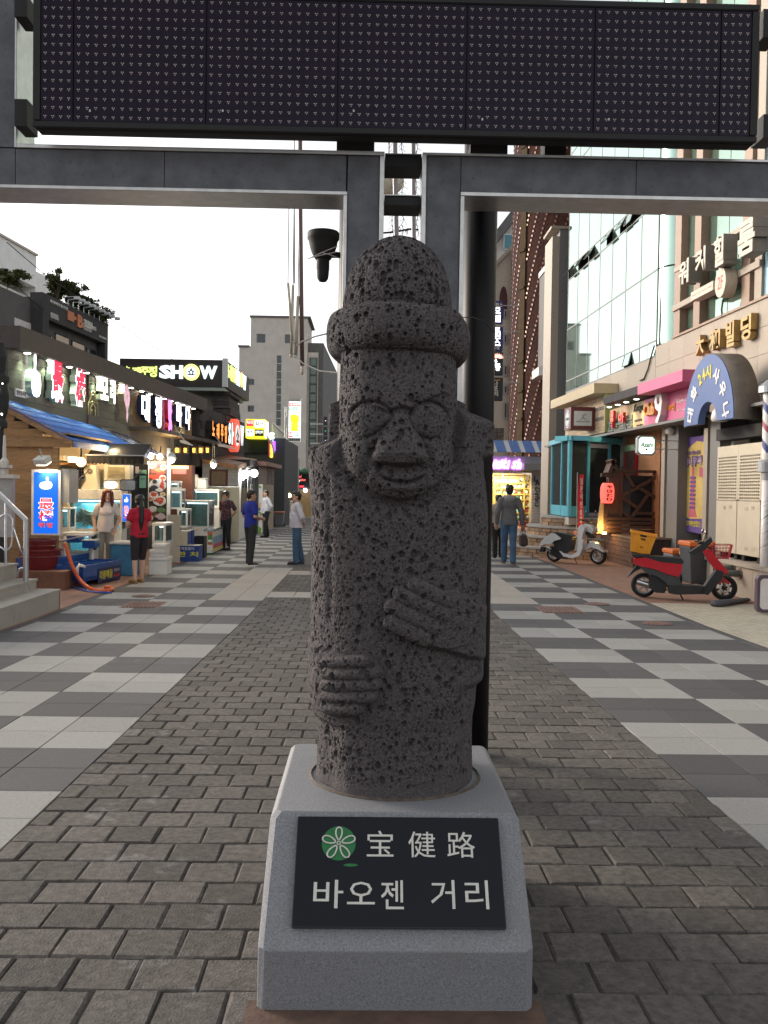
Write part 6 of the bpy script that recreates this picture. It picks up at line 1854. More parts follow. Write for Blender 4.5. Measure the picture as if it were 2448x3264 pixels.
for k,(c4,mt,lb)in enumerate((((1462,430,1588,502),(.30,.55,.38),'upper pale green notice left of the food poster'),((1462,530,1578,748),(.30,.55,.38),'lower pale green notice left of the food poster'),((1392,372,1452,495),(.6,.45,.38),'small printed leaflet pinned beside the green notices'))):
 q=rectY('w1',*c4,19.4);t=thing('notice',lb,'notice',((q[0]+q[1])/2,19.4,q[2]))
 B('sheet',M('notice_paper_%d'%(k//2),mt,.7,var=.05),t,q[0],q[1],19.4,19.408,q[2],q[3])
 if k<2:
  mb=MB();text(mb,'메뉴 안내',(q[0]+.03,19.399,q[3]-.10),XR,ZU,(q[1]-q[0])*.6,.05,.002,0);mb.build('lettering',m_blackm,t,fix=False)
q0=rectY('w1',1310,330,1625,1400,19.42);B('notice_wall',m_blackm,stall,q0[0],q0[1]-.02,19.42,19.46,q0[2],q0[3])
q=rectY('c2',1312,470,1468,998,20.0)
po_=thing('food_poster','tall photo poster of red seafood dishes under white lamps','poster',((q[0]+q[1])/2,20,q[2]))
pw_,ph_=q[1]-q[0],q[3]-q[2]
B('board',M('dark_poster_ground',(.07,.035,.03),.5,var=.3,scale=6),po_,q[0],q[1],20.0,20.04,q[2],q[3])
B('edge_frame',m_ivory,po_,q[0]-.03,q[0]-.002,19.99,20.05,q[2],q[3])
def pell(cx_,cy_,rx_,ry_,col,off,name='dish_print',n=18,jag=0.0,seed=0):
 rs_=random.Random(seed)
 mb=MB();disc_=[(cx_*pw_+math.cos(2*math.pi*k/n)*rx_*pw_*(1+rs_.uniform(-jag,jag)),cy_*ph_+math.sin(2*math.pi*k/n)*ry_*ph_*(1+rs_.uniform(-jag,jag)))for k in range(n)]
 disc_=[(min(max(a,0),pw_),min(max(b,0),ph_))for a,b in disc_]
 mb.prism(disc_,(q[0],20.0-off,q[2]),XR,ZU,Vector((0,-1,0)),.0008)
 nm='poster_%02d%02d%02d'%tuple(int(v*99)for v in col)
 mb.build(name,M(nm,col,.45,var=.35,scale=40),po_)
WHT,RED1,RED2,GRN=(.62,.58,.54),(.45,.06,.035),(.55,.13,.06),(.06,.12,.05)
i_=0
for cx_,cy_,rx_,ry_,col,jg in((.2,.92,.2,.045,WHT,0),(.2,.92,.15,.033,RED2,.2),(.55,.84,.42,.06,RED1,.35),(.6,.85,.25,.035,RED2,.4),(.82,.9,.18,.05,WHT,0),(.82,.9,.12,.03,RED2,.3),(.3,.74,.4,.04,RED1,.4),(.78,.72,.22,.05,WHT,.1),(.8,.72,.15,.03,RED2,.3),(.5,.60,.50,.105,(.42,.45,.47),0),(.32,.64,.13,.05,(.45,.30,.22),0),(.33,.66,.135,.035,(.02,.02,.02),.05),(.3,.545,.24,.055,(.03,.03,.04),.05),(.75,.59,.12,.09,RED1,.5),(.6,.52,.2,.03,WHT,.2),(.28,.44,.27,.055,WHT,0),(.28,.45,.18,.038,RED1,.35),(.80,.45,.17,.035,WHT,0),(.80,.45,.12,.022,(.6,.35,.06),.1),(.62,.34,.38,.085,WHT,0),(.62,.35,.26,.055,RED1,.4),(.6,.36,.12,.03,RED2,.4),(.1,.37,.14,.04,WHT,0),(.1,.37,.1,.028,RED2,.3),(.25,.2,.26,.05,WHT,0),(.75,.18,.26,.055,GRN,.3),(.72,.19,.2,.04,(.14,.22,.09),.4),(.3,.11,.22,.05,RED1,.4),(.3,.12,.12,.025,GRN,.4),(.72,.08,.3,.05,(.58,.45,.42),.3),(.15,.05,.16,.035,WHT,.2)):
 i_+=1;pell(cx_,cy_,rx_,ry_,col,.001+i_*.0009,jag=jg,seed=i_)
for x,y in((1330,425),(1410,430)):
 p=atY('c2',x,y,19.85);t=thing('poster_lamp',['white bulb lamp over the left half of the food poster','white bulb lamp over the right half of the food poster'][x>1350],'lamp',p)
 mb=MB();mb.lathe([(0,-.07),(.05,-.05),(.06,0),(.03,.06),(0,.07)],p,12);mb.build('bulb',EM('white_bulb',(1,.95,.85),8),t,smooth=True)
 mb=MB();mb.cyl(p+Vector((0,0,.06)),p+Vector((0,.1,.22)),.015,n=6);mb.build('holder',m_blackm,t)
 lamp('bulb_lamp',t,p+Vector((0,-.08,-.05)),11,(1,.9,.72),'POINT',.06)
def trough(label,pts,zt,zb,dividers,sign=False):
 """pts: front-left, front-right, rear-right, rear-left on the ground plane"""
 fl_,fr_,rr_,rl_=[Vector((p.x,p.y,0))for p in pts]
 c=(fl_+fr_+rr_+rl_)/4
 t=thing('fish_trough',label,'fish trough',(c.x,c.y,G0),'blue fish troughs in front of the stall')
 th=.035
 def wall_(a,b,nm='side_wall'):
  d_=(b-a).normalized();n_=Vector((d_.y,-d_.x,0))
  mb=MB();mb.obox(a+Vector((0,0,zb)),b-a,(0,0,zt-zb),-n_*th);bevel(mb.build(nm,m_bluef,t),.008,2)
 for a,b in((fl_,fr_),(fr_,rr_),(rr_,rl_),(rl_,fl_)):wall_(a,b)
 mb=MB();mb.add([p+Vector((0,0,z))for z in(zb,zb+.06)for p in(fl_,fr_,rr_,rl_)],[(0,1,2,3),(4,5,6,7),(0,1,5,4),(1,2,6,5),(2,3,7,6),(3,0,4,7)]);mb.build('bottom',m_bluef,t)
 mb=MB();mb.add([p+Vector((0,0,zt-.07))for p in(fl_,fr_,rr_,rl_)],[(0,1,2,3)]);mb.build('water',M('trough_water',(.03,.13,.30),.05,var=.2,scale=6),t,fix=False)
 for k in range(1,dividers):
  a=fl_.lerp(rl_,k/dividers);b=fr_.lerp(rr_,k/dividers)
  mb=MB();mb.obox(a+Vector((0,0,zt-.1)),b-a,(0,0,.105),(rl_-fl_).normalized()*.03);mb.build('divider',m_bluef,t)
 for a in(fl_,fr_,rr_,rl_):
  b=a.lerp(c,.12);mb=MB();mb.cyl((b.x,b.y,G0),(b.x,b.y,zb),.04,n=10);mb.build('leg',m_bluef,t)
 return t,fl_,fr_,rr_,rl_
gA=[atG('c2',735,1590),atG('c2',790,1580),atG('c2',1072,1500),atG('c2',1015,1500)]
b0,b1=atG('c2',730,1588),atG('c2',1072,1510)
dirb=(b1-b0);dirb.z=0;Lb_=dirb.length;ub=dirb.normalized();nb_=Vector((-ub.y,ub.x,0))
zt_f=atY('c2',740,1395,b0.y).z;
t,fl_,fr_,rr_,rl_=trough('front blue fish trough with yellow writing and an orange hose over its end',[b0,b1,b1+nb_*.55,b0+nb_*.55],zt_f,G0+.10,1)
for k in range(1,5):
 a=b0+dirb*k/5;mb=MB();mb.obox((a.x,a.y,zt_f-.10),nb_*.55,(0,0,.105),ub*.03);mb.build('divider',m_bluef,t)
nout=-nb_
zs_=zt_f-.34
mb=MB();mb.obox(b0+ub*(Lb_*.36)+nout*.004+Vector((0,0,zs_-G0-b0.z+G0)),ub*(Lb_*.60),(0,0,.25),nout*.004);mb.build('name_board',M('dark_blue_board',(.008,.02,.10),.4,var=.05),t)
m_ylet=M('yellow_letter',(.66,.60,.05),.5,var=.05)
mb=MB();text(mb,'각종해물',b0+ub*(Lb_*.39)+nout*.0085+Vector((0,0,zs_+.05-b0.z)),ub,ZU,Lb_*.34,.15,.003,.02);mb.build('lettering',m_ylet,t,fix=False)
mb=MB();text(mb,'한일사',b0+ub*(Lb_*.77)+nout*.0085+Vector((0,0,zs_+.14-b0.z)),ub,ZU,Lb_*.15,.06,.003,.0);mb.build('lettering',m_pinkl,t,fix=False)
mb=MB();text(mb,'743-7008',b0+ub*(Lb_*.76)+nout*.0085+Vector((0,0,zs_+.05-b0.z)),ub,ZU,Lb_*.17,.05,.003,.02);mb.build('lettering',m_redl,t,fix=False)
mb=MB();pe_=b0+nb_*.05+Vector((0,0,zt_f-b0.z));mb.tube([pe_+Vector((-.03,-.05,-.17)),pe_+Vector((-.03,-.06,-.03)),pe_+Vector((.0,-.04,.02)),pe_+Vector((.06,.05,-.02))],.028,10);mb.build('pvc_elbow',m_white,t,smooth=True)
c0_=b0+nb_*.62-ub*.05;c1_=b1+nb_*.62
trough('rear blue fish trough standing behind the one with yellow writing',[c0_,c1_,c1_+nb_*.55,c0_+nb_*.55],zt_f+.11,G0+.12,1)
q=rectY('c2',975,1182,1168,1480,17.6)
t=thing('blue_vat','square worn light blue vat behind the woman in red','vat',((q[0]+q[1])/2,17.9,G0))
B('body',m_blued,t,q[0],q[1],17.6,18.2,G0,q[3]-.05,.02);B('rim',m_whited,t,q[0]-.02,q[1]+.02,17.58,18.22,q[3]-.05,q[3],.01)
stack=(((1316,1318,1470,1448),'lowest'),((1322,1250,1448,1316),'middle'),((1345,1200,1455,1250),'topmost'))
for c4,w_ in stack:
 q=rectY('c2',*c4,17.9)
 t=thing('foam_box',f'white foam box, {w_} of the stack beside the woman in red','box',((q[0]+q[1])/2,18.1,q[2]),'white foam boxes')
 z0=G0 if w_=='lowest' else q[2]+.002
 B('body',m_foam,t,q[0],q[1],17.9,18.35,z0,q[3]-.07,.01);B('lid',m_foam,t,q[0]-.01,q[1]+.01,17.89,18.36,q[3]-.068,q[3],.01)
q=rectY('c2',1342,1015,1458,1198,18.3)
tank('fish_tank','glass fish tank with a lit rim right of the woman in red',q[0],q[1],18.3,19.0,q[2],q[3],'white framed fish tanks',back=M('dim_tank_back',(.10,.17,.16),.5,var=.3,scale=4))
q=rectY('c2',535,1100,800,1340,17.1)
tank('shell_tank','low glass tank in a white frame in front of the woman in white',q[0],q[1],17.1,17.6,q[2]+.12,q[3],'white framed fish tanks',lid=.05,base=G0)
q=rectY('w1',80,1090,230,1480,17.9)
tank('fish_tank','narrow glass tank between the tall blue sign and the crab tank',q[0]-.1,q[1],17.9,18.3,q[2],q[3],'white framed fish tanks',base=G0,lid=.04)
q=rectY('c2',590,1130,835,1235,16.7)
t=thing('tray_stand','white stand with blue trays and pipes behind the blue troughs','stand',((q[0]+q[1])/2,16.8,G0))
for x0,x1,z0,z1 in((q[0],q[0]+(q[1]-q[0])*.42,q[3]-.12,q[3]),(q[0]+(q[1]-q[0])*.55,q[1],q[2],q[2]+.13)):B('tray',m_bluef,t,x0,x1,16.7,17.0,z0,z1,.01);B('tray_rim',m_wgl,t,x0-.01,x1+.01,16.69,17.01,z1+.001,z1+.02)
mb=MB();mb.tube([(q[0]-.15,16.72,q[3]-.1),(q[1]-.2,16.72,q[2]+.22),(q[1]-.02,16.72,q[2]+.24)],.025,8);mb.tube([(q[0]-.05,16.75,G0),(q[0]-.05,16.75,q[3])],.022,8);mb.tube([(q[1]-.1,16.9,G0),(q[1]-.1,16.9,q[2])],.022,8);mb.build('pipe',m_wgl,t,smooth=True)
m_hoseo=M('orange_hose',(.62,.10,.02),.4,var=.08);m_hoseb=M('blue_hose',(.02,.09,.38),.4,var=.08)
def hose(label,pix,Y0,mat,rad):
 pts=[]
 for x,y,g in pix:
  pts.append(atG('c2',x,y,g)if g is not None and g<.05 else atY('c2',x,y,Y0))
 P=[]
 for i in range(len(pts)-1):
  a,b=pts[max(i-1,0)],pts[i];c,d=pts[i+1],pts[min(i+2,len(pts)-1)]
  for k in range(6):
   u=k/6
   P.append(.5*((2*b)+(c-a)*u+(2*a-5*b+4*c-d)*u*u+(3*b-a-3*c+d)*u**3))
 P.append(pts[-1])
 mb=MB();mb.tube(P,rad,10);one('hose',mat,mb,label,'hose',pts[-1],smooth=True)
yh=b0.y-.12
hose('thick orange hose curling over the end of the front blue trough',[(570,1190,1),(600,1280,1),(640,1400,1),(700,1510,1),(790,1590,.035),(890,1612,.035),(975,1605,.035),(985,1588,.035),(930,1580,.035)],yh,m_hoseo,.030)
hose('thin blue hose lying on the ground in front of the blue trough',[(570,1560,.02),(660,1585,.02),(760,1612,.02),(870,1625,.02),(990,1628,.02)],yh,m_hoseb,.014)
hose('blue hose hanging down beside the orange hose',[(600,1300,1),(630,1410,1),(670,1500,1),(730,1570,1),(760,1596,.02)],yh+.05,m_hoseb,.014)
m_basin=M('dark_red_plastic',(.15,.014,.016),.35,var=.1)
pl=rectY('w4',600,1655,1010,1960,15.1)
B_pl=thing('stall_plinth','low brown plinth under the red basins beside the granite steps','plinth',(pl[0],15.2,G0))
B('block',M('brown_plinth',(.17,.075,.045),.8,var=.15,scale=6),B_pl,pl[0]-2.0,pl[1],15.1,16.2,G0,G0+.30)
p=atY('w4',610,1600,15.55)
for nm,r_,z0,h_,lb in(('basin',.33,G0+.30,.34,'wide dark red plastic basin, lower of the two on the plinth'),('basin',.27,G0+.52,.28,'smaller dark red plastic basin set into the wide one')):
 t=thing(nm,lb,'basin',(p.x,15.6,z0),'red basins on the plinth')
 mb=MB();mb.lathe([(0,z0+.01),(r_*.78,z0+.01),(r_*.80,z0),(r_*.82,z0+.01),(r_,z0+h_-.03),(r_*1.07,z0+h_-.03),(r_*1.07,z0+h_),(r_*.97,z0+h_),(r_*.80,z0+.03),(0,z0+.03)],(p.x,15.6,0),28);mb.build('bowl',m_basin,t,smooth=False)
 mb=MB();mb.lathe([(r_*.97,z0+h_*.6),(r_*.99,z0+h_*.62),(r_*.975,z0+h_*.66)],(p.x,15.6,0),28);mb.build('rib',m_basin,t)
m_stepg=M('warm_grey_granite_step',(.36,.335,.29),.7,var=.09,scale=50,stain=((.28,.25,.21),2.2,.6))
st=thing('granite_steps','grey granite steps at the left edge of the street','steps',(-4.9,11.5,G0))
cS=atG('w4',950,2160)
YSe=cS.y
zs1=atY('w4',942,1852,YSe).z
X1,X2,X3=cS.x,atY('w4',597,1690,YSe).x,atY('w4',290,1447,YSe).x
Z1,Z2,Z3=zs1,atY('w4',597,1690,YSe).z,atY('w4',290,1447,YSe).z
for k,(xa_,xb2,z0,z1)in enumerate(((X2-.02,X1,G0+.02,Z1),(X3-.02,X2,Z1,Z2),(X3-.42,X3,Z2,Z3),(X3-1.6,X3-.42,Z3,Z3+.2))):
 y=6.6
 while y<YSe-.02:
  y2=min(y+1.15,YSe)
  B('riser_slab',m_stepg,st,xb2-.03,xb2-.012,y+.002,y2-.002,z0-(.2 if k==0 else 0),z1-.032)
  B('tread_slab',m_stepg,st,xa_-.3,xb2,y+.002,y2-.002,z1-.03,z1);y=y2
 B('end_slab',m_stepg,st,X3-1.6,xb2-.012,YSe-.03,YSe-.004,G0-.03,z1-.032)
m_sst=M('stainless_tube',(.58,.58,.60),.28,.9,var=.06,scale=20)
rl=thing('handrail','stainless steel handrail rising along the granite steps','handrail',(X2-.15,YSe-.3,Z2))
Yr=YSe-.35
pa,pb_2=atY('w4',405,1665,Yr),atY('w4',415,750,Yr)
pc_,pd_=atY('w4',92,1435,Yr),atY('w4',85,470,Yr);pe_=atY('w4',-60,290,Yr)
mb=MB();mb.cyl((pa.x,Yr,Z1),(pa.x,Yr,pb_2.z),.036,n=16);mb.lathe([(.06,Z1),(.06,Z1+.012),(.04,Z1+.02)],(pa.x,Yr,0),16);mb.build('post',m_sst,rl,smooth=False)
mb=MB();mb.cyl((pc_.x,Yr,Z3),(pc_.x,Yr,pd_.z),.02,n=12);mb.build('post',m_sst,rl)
d_=(pe_-pb_2);d_.y=0;
mb=MB();e_=Vector((pb_2.x+.03,Yr,pb_2.z-.015));mb.obox(e_-Vector((0,.035,.0)),d_*1.4,(0,.07,0),Vector((d_.z,0,-d_.x)).normalized()*-.055);bevel(mb.build('top_rail',m_sst,rl),.012,3)
def rail_curve(pts,r_):
 mb=MB();mb.tube([atY('w4',x,y,Yr)for x,y in pts],r_,8);mb.build('ornament_bar',m_sst,rl,smooth=True)
rail_curve([(0,730),(50,695),(105,685),(160,710),(195,770),(200,850),(195,1060),(180,1180),(130,1235),(70,1245),(0,1190)],.012)
rail_curve([(185,840),(220,930),(300,1180),(385,1400)],.010)
rail_curve([(385,1525),(330,1530),(285,1570),(270,1630),(275,1670)],.018)
q=rectY('w4',-200,120,182,1040,14.6)
gp=thing('marble_counter','grey veined marble block at the far left behind the handrail','counter',(q[0],14.8,G0))
B('block',M('veined_marble',(.36,.34,.32),.45,var=.12,scale=5,stain=((.20,.19,.18),3.5,.62)),gp,q[0],q[1],14.6,14.74,q[2],q[3]);B('foot',m_blackm,gp,q[0],q[1]-.1,14.63,14.72,Z3-.3,q[2]);B('cap_slab',m_conc,gp,q[0],q[1]+.05,14.55,14.80,q[3],q[3]+.06)
q2_=rectY('w4',80,-40,150,75,14.8)
mb=MB();x_=(q2_[0]+q2_[1])/2
mb.box(q2_[0],q2_[1],14.60,14.76,q[3]+.062,q2_[3]);mb.box(q2_[0]-.05,q2_[1]+.05,14.56,14.80,q2_[3],q2_[3]+.05);mb.lathe([(.06,q2_[3]+.05),(.07,q2_[3]+.1),(.03,q2_[3]+.16),(.02,q2_[3]+.5),(0,q2_[3]+.52)],(x_,14.68,0),14);mb.build('finial_post',m_conc,gp)
q=rectY('e4',-60,560,135,1500,15.2)
lc=thing('iron_lantern_post','black wrought-iron lantern column at the far left edge before the plank gable','lantern post',(q[0],15.2,G0))
xm=(q[0]+q[1])/2-.03
mb=MB();mb.lathe([(0,q[2]-1.4),(.06,q[2]-1.4),(.05,q[2]),(.11,q[2]+.02),(.11,q[2]+.1),(.08,q[2]+.16),(.13,q[2]+.35),(.135,q[2]+.55),(.10,q[2]+.72),(.14,q[2]+.76),(.14,q[2]+.84),(.07,q[2]+.9),(.10,q[2]+1.15),(.05,q[2]+1.4),(0,q[2]+1.42)],(xm,15.2,0),12);mb.build('iron_body',m_blackm,lc)
for k in range(12):
 p=Vector((xm+random.uniform(-.11,.11),15.07,random.uniform(q[2],q[3])));mb=MB();mb.sph(p,.013,6,4);mb.build('fairy_light',EM('tiny_white_bulb',(1,1,.9),3),lc)
#the second stall: tanks, counter, cartons, freezer
m_dimt=MATS['dim_tank_back'];m_teal=M('teal_tank_back',(.02,.12,.15),.4,var=.3,scale=3)
def tk(c,x0,y0,x1,y1,Y,label,dep=.6,back=m_dimt,base=None,**k):
 q=rectY(c,x0,y0,x1,y1,Y)
 return tank('fish_tank',label,q[0],q[1],Y,Y+dep,q[2],q[3],'white framed fish tanks',back=back,base=base,**k)
tk('c4',112,605,232,690,24.5,'small glass tank, topmost behind the food poster',.4)
q=rectY('c4',110,690,262,900,24.2)
tk('c4',110,690,262,905,24.0,'upright tank with a pale blue side panel right of the food poster',.5,M('pale_blue_panel',(.22,.38,.48),.5,var=.2,scale=2))
tk('c4',215,900,325,1100,23.8,'tank at the lower right of the food poster above the cartons',.5,base=None)
tk('c4',260,812,550,1105,25.6,'long glass tank with a green basket left of the man in floral shirt',.9,M('murky_tank_back',(.13,.16,.13),.5,var=.35,scale=4),base=G0)
q=rectY('c4',320,880,405,985,25.8);mb=MB();mb.lathe([(0,q[2]),((q[1]-q[0])*.4,q[2]),((q[1]-q[0])*.5,q[3]),((q[1]-q[0])*.46,q[3]),(0,q[2]+.02)],((q[0]+q[1])/2,26.0,0),16);one('basket',M('green_plastic',(.03,.25,.06),.4,var=.1),mb,'green plastic basket inside the long glass tank','basket',((q[0]+q[1])/2,26,q[2]))
tk('c4',358,692,658,882,27.4,'glass tank with teal water on the white counter before the beige panel',.8,m_teal)
q=rectY('c4',425,575,525,690,27.7);t=thing('white_box','white plastic box standing on top of the teal tank','box',((q[0]+q[1])/2,27.7,q[2]));B('body',m_foam,t,q[0],q[1],27.6,27.95,q[2],q[3]-.05,.02);B('lid',m_foam,t,q[0]-.01,q[1]+.01,27.59,27.96,q[3]-.048,q[3],.015)
q=rectY('c4',455,882,660,1120,27.3);t=thing('white_counter','white counter under the teal tank','counter',((q[0]+q[1])/2,27.6,G0));B('body',m_whited,t,q[0]-.6,q[1],27.3,28.1,G0,q[3]-.045);B('top',m_wgl,t,q[0]-.62,q[1]+.02,27.28,28.12,q[3]-.043,q[3]-.004)
Yfz=23.6
q=rectY('c4',497,1118,590,1322,Yfz);xr2=atY('c4',698,1200,Yfz+1.9).x
t=thing('ice_freezer','low white chest freezer with a green bottle on a red panel','freezer',((q[0]+q[1])/2,Yfz+.9,G0))
FZ=Wall((q[1],Yfz),(xr2,Yfz+1.9),1)
mb=MB();mb.add([(x,y,z)for z in(G0+.04,q[3]-.06)for x,y in((q[0],Yfz),(q[1],Yfz),(xr2,Yfz+1.9),(xr2-(q[1]-q[0]),Yfz+1.9))],[(0,1,2,3),(4,5,6,7),(0,1,5,4),(1,2,6,5),(2,3,7,6),(3,0,4,7)]);mb.build('body',m_whited,t)
mb=MB();mb.add([(x,y,z)for z in(q[3]-.058,q[3])for x,y in((q[0]-.01,Yfz-.01),(q[1]+.01,Yfz-.01),(xr2+.01,Yfz+1.91),(xr2-(q[1]-q[0])-.01,Yfz+1.91))],[(0,1,2,3),(4,5,6,7),(0,1,5,4),(1,2,6,5),(2,3,7,6),(3,0,4,7)]);mb.build('sliding_lid',M('freezer_lid_glass',(.30,.36,.40),.1,var=.3,scale=5),t)
q2=rectY('c4',535,1140,588,1282,Yfz);pnl=B('red_panel',MATS['red_lettering'],t,q2[0],q2[1],Yfz-.006,Yfz-.001,q2[2],q2[3])
xc_=(q2[0]+q2[1])/2;hb_=q2[3]-q2[2]
mb=MB();mb.prism([(-.06,.04),(.06,.04),(.06,hb_*.55),(.02,hb_*.75),(.02,hb_*.93),(-.02,hb_*.93),(-.02,hb_*.75),(-.06,hb_*.55)],(xc_,Yfz-.0065,q2[2]),XR,ZU,Vector((0,-1,0)),.002);mb.build('bottle_print',M('bottle_green',(.05,.25,.08),.3,var=.1),pnl)
B('bottle_label',m_white,pnl,xc_-.05,xc_+.05,Yfz-.010,Yfz-.0085,q2[2]+hb_*.2,q2[2]+hb_*.38)
WB(FZ,'side_print',M('sky_blue_print',(.20,.34,.50),.5,var=.35,scale=6),t,.1,1.85,G0+.25,q[3]-.2,.001,.006);WB(FZ,'side_stripe',m_pkc,t,.1,1.85,G0+.14,G0+.245,.001,.006);WB(FZ,'side_stripe',m_ylet,t,.1,1.85,G0+.07,G0+.135,.001,.006)
m_cart=M('pale_carton',(.58,.52,.40),.75,var=.05);m_cblue=M('carton_blue',(.02,.06,.26),.6,var=.06)
def carton(label,c4,xs2,Y,dep,front_,top,g=None):
 q=rectY('c4',*c4,Y)
 t=thing('carton',label,'carton',((q[0]+q[1])/2,Y+dep/2,q[2]),'squid cartons stacked on the walk')
 B('box',front_,t,q[0],q[1],Y,Y+dep,q[2]if g is None else g,q[3]-.003);B('flap',m_cart,t,q[0]-.004,q[1]+.004,Y-.004,Y+dep,q[3]-.002,q[3]+.004)
 return t,q
t,q=carton('blue and yellow squid carton with large letters, lowest at the kerb',(218,1292,442,1430),490,21.3,.5,m_cblue,m_cart,G0)
mb=MB();
lettering(t,'계절별미',(q[0]+(q[1]-q[0])*.16,q[0]+(q[1]-q[0])*.78,q[3]-.10,q[3]-.03),21.299,m_white,.002,.01)
for s,a in(('한',.03),('치',.60)):lettering(t,s,(q[0]+(q[1]-q[0])*a,q[0]+(q[1]-q[0])*(a+.36),q[2]+.05,q[3]-.14),21.299,m_ylet,.003,.03)
B('side_panel',m_cblue,t,q[1]+.001,q[1]+.006,21.32,21.78,G0+.02,q[3]-.02)
t,q=carton('plain pale carton standing on the blue squid carton',(220,1140,322,1288),372,21.4,.45,m_cart,m_cart);B('side_panel',m_cblue,t,q[1]+.001,q[1]+.005,21.42,21.83,q[2]+.02,q[3]-.02)
t,q=carton('small pale blue-sided carton right of the plain carton',(322,1128,372,1288),372,21.9,.3,m_cblue,m_cart)
q=rectY('c4',385,1195,500,1290,22.4);t=thing('black_crate','empty black crate between the squid carton and the freezer','crate',((q[0]+q[1])/2,22.5,G0));mb=MB()
for a in(0,1):mb.box(q[0]if a==0 else q[1]-.02,q[0]+.02 if a==0 else q[1],22.4,22.8,G0,q[3]);mb.box(q[0]+.021,q[1]-.021,22.4 if a==0 else 22.78,22.42 if a==0 else 22.8,G0,q[3])
mb.box(q[0]+.022,q[1]-.022,22.421,22.779,G0,G0+.03);mb.build('shell',m_blackm,t)
p0,p1=atG('c4',430,1395),atG('c4',590,1378)
mb=MB();mb.box(p0.x,p1.x,p0.y,p0.y+.75,G0+.003,G0+.015);one('doormat',M('green_mat',(.01,.17,.085),.9,var=.15,scale=30),mb,'green mat lying by the kerb before the freezer','mat',(p0.x,p0.y,G0))
q=rectY('c4',112,965,250,1340,21.0)
t=thing('paper_boards','pale boards leaning against the tank under the food poster','boards',((q[0]+q[1])/2,21,G0))
for x0,x1,y0,y1,dy in((.0,1,.35,1,0),(.05,.75,.02,.42,-.06),(.5,.98,0,.34,-.03)):B('board',m_cart,t,q[0]+(q[1]-q[0])*x0,q[0]+(q[1]-q[0])*x1,21+dy,21.02+dy,G0+(q[3]-G0)*y0,G0+(q[3]-G0)*y1)
q=rectY('c4',110,440,370,900,27.0)
t=thing('maroon_cupboard','dark maroon cupboard with a pale and a pink strip in the stall recess','cupboard',((q[0]+q[1])/2,27.2,G0));B('carcass',m_maroon,t,q[0],q[1],27.0,27.5,G0,q[3])
r_=rectY('c4',155,447,335,480,27.0);B('pale_strip',m_cream,t,r_[0],r_[1],26.98,26.999,r_[2],r_[3]);r_=rectY('c4',168,485,312,535,27.0);B('pink_strip',M('dull_pink',(.35,.12,.18),.6,var=.05),t,r_[0],r_[1],26.98,26.999,r_[2],r_[3])
q=rectY('c4',368,540,435,605,27.6);t=thing('wall_phone','white wall telephone beside the maroon cupboard','telephone',((q[0]+q[1])/2,27.6,q[2]));B('body',m_cream,t,q[0],q[1],27.5,27.6,q[2]-.2,q[3],.02);B('display',m_blackm,t,q[0]+.1,q[1]-.12,27.49,27.499,q[2],q[2]+.15)
B('post',m_whited,thing('white_post','white post holding the stall roof beside the food poster','post',atG('c4',128,1340)),*[rectY('c4',108,250,148,600,23.3)[i]for i in(0,1)],23.25,23.33,G0,2.5)
e_yl=EM('lit_amber_paper',(1.0,.50,.06),1.9,(.6,.35,.08))
for k,(x0,x1)in enumerate(((182,240),(275,325),(368,415),(438,488),(512,556))):
 Yl=24.2+k*1.1
 q=rectY('c4',x0,252,x1,312,Yl)
 t=thing('square_lantern',f'glowing amber square lantern, {("first", "second", "third", "fourth", "last")[k]} of the row under the brown ledge','lantern',((q[0]+q[1])/2,Yl,q[2]),'row of amber lanterns')
 B('paper_box',e_yl,t,q[0]+.02,q[1]-.02,Yl+.005,Yl+(q[1]-q[0])*.9,q[2]+.02,q[3]-.02)
 mb=MB()
 for a in(q[0],q[1]-.025):
  for b in(Yl-.01,Yl+(q[1]-q[0])*.9):mb.box(a,a+.025,b,b+.02,q[2],q[3])
 mb.box(q[0],q[1],Yl-.012,Yl+(q[1]-q[0])*.9+.02,q[3],q[3]+.02);mb.box(q[0],q[1],Yl-.012,Yl+(q[1]-q[0])*.9+.02,q[2]-.02,q[2])
 mb.build('frame',M('dark_wood_frame',(.06,.03,.015),.6,var=.1),t)
 mb=MB();mb.cyl(((q[0]+q[1])/2,Yl+.1,q[3]+.02),((q[0]+q[1])/2,Yl+.1,zs0-.105),.006,n=5);mb.build('cord',m_blackm,t)
lamp('lantern_glow',rest,(FL.pt(9.5,0,.3).x,FL.pt(9.5,0).y,2.35),40,(1,.62,.22),'POINT',.2)
for c,x,y,Y,lb,en in(('c4',158,375,22.8,'white lamp with a glass shade hanging right of the food poster',30),('c4',598,435,26.5,'white hooded work lamp hanging from the brown ledge',45)):
 p=atY(c,x,y,Y);t=thing('work_lamp',lb,'lamp',p)
 mb=MB();mb.lathe([(.02,.16),(.07,.13),(.12,.0),(.115,.0),(.06,.12)],p,16);mb.build('hood',m_alu,t,smooth=True)
 mb=MB();mb.sph(p+Vector((0,0,-.02)),.075,12,8);mb.build('bulb',EM('white_bulb',(1,.95,.85),8),t,smooth=True)
 mb=MB();mb.tube([p+Vector((-.03,0,.14)),p+Vector((-.02,0,.6))],.008,5);mb.tube([p+Vector((.03,0,.14)),p+Vector((.02,0,.6))],.008,5);mb.build('hanger',m_brass,t)
 lamp('lamp_light',t,p+Vector((0,-.1,-.12)),en,(1,.94,.8),'POINT',.08)
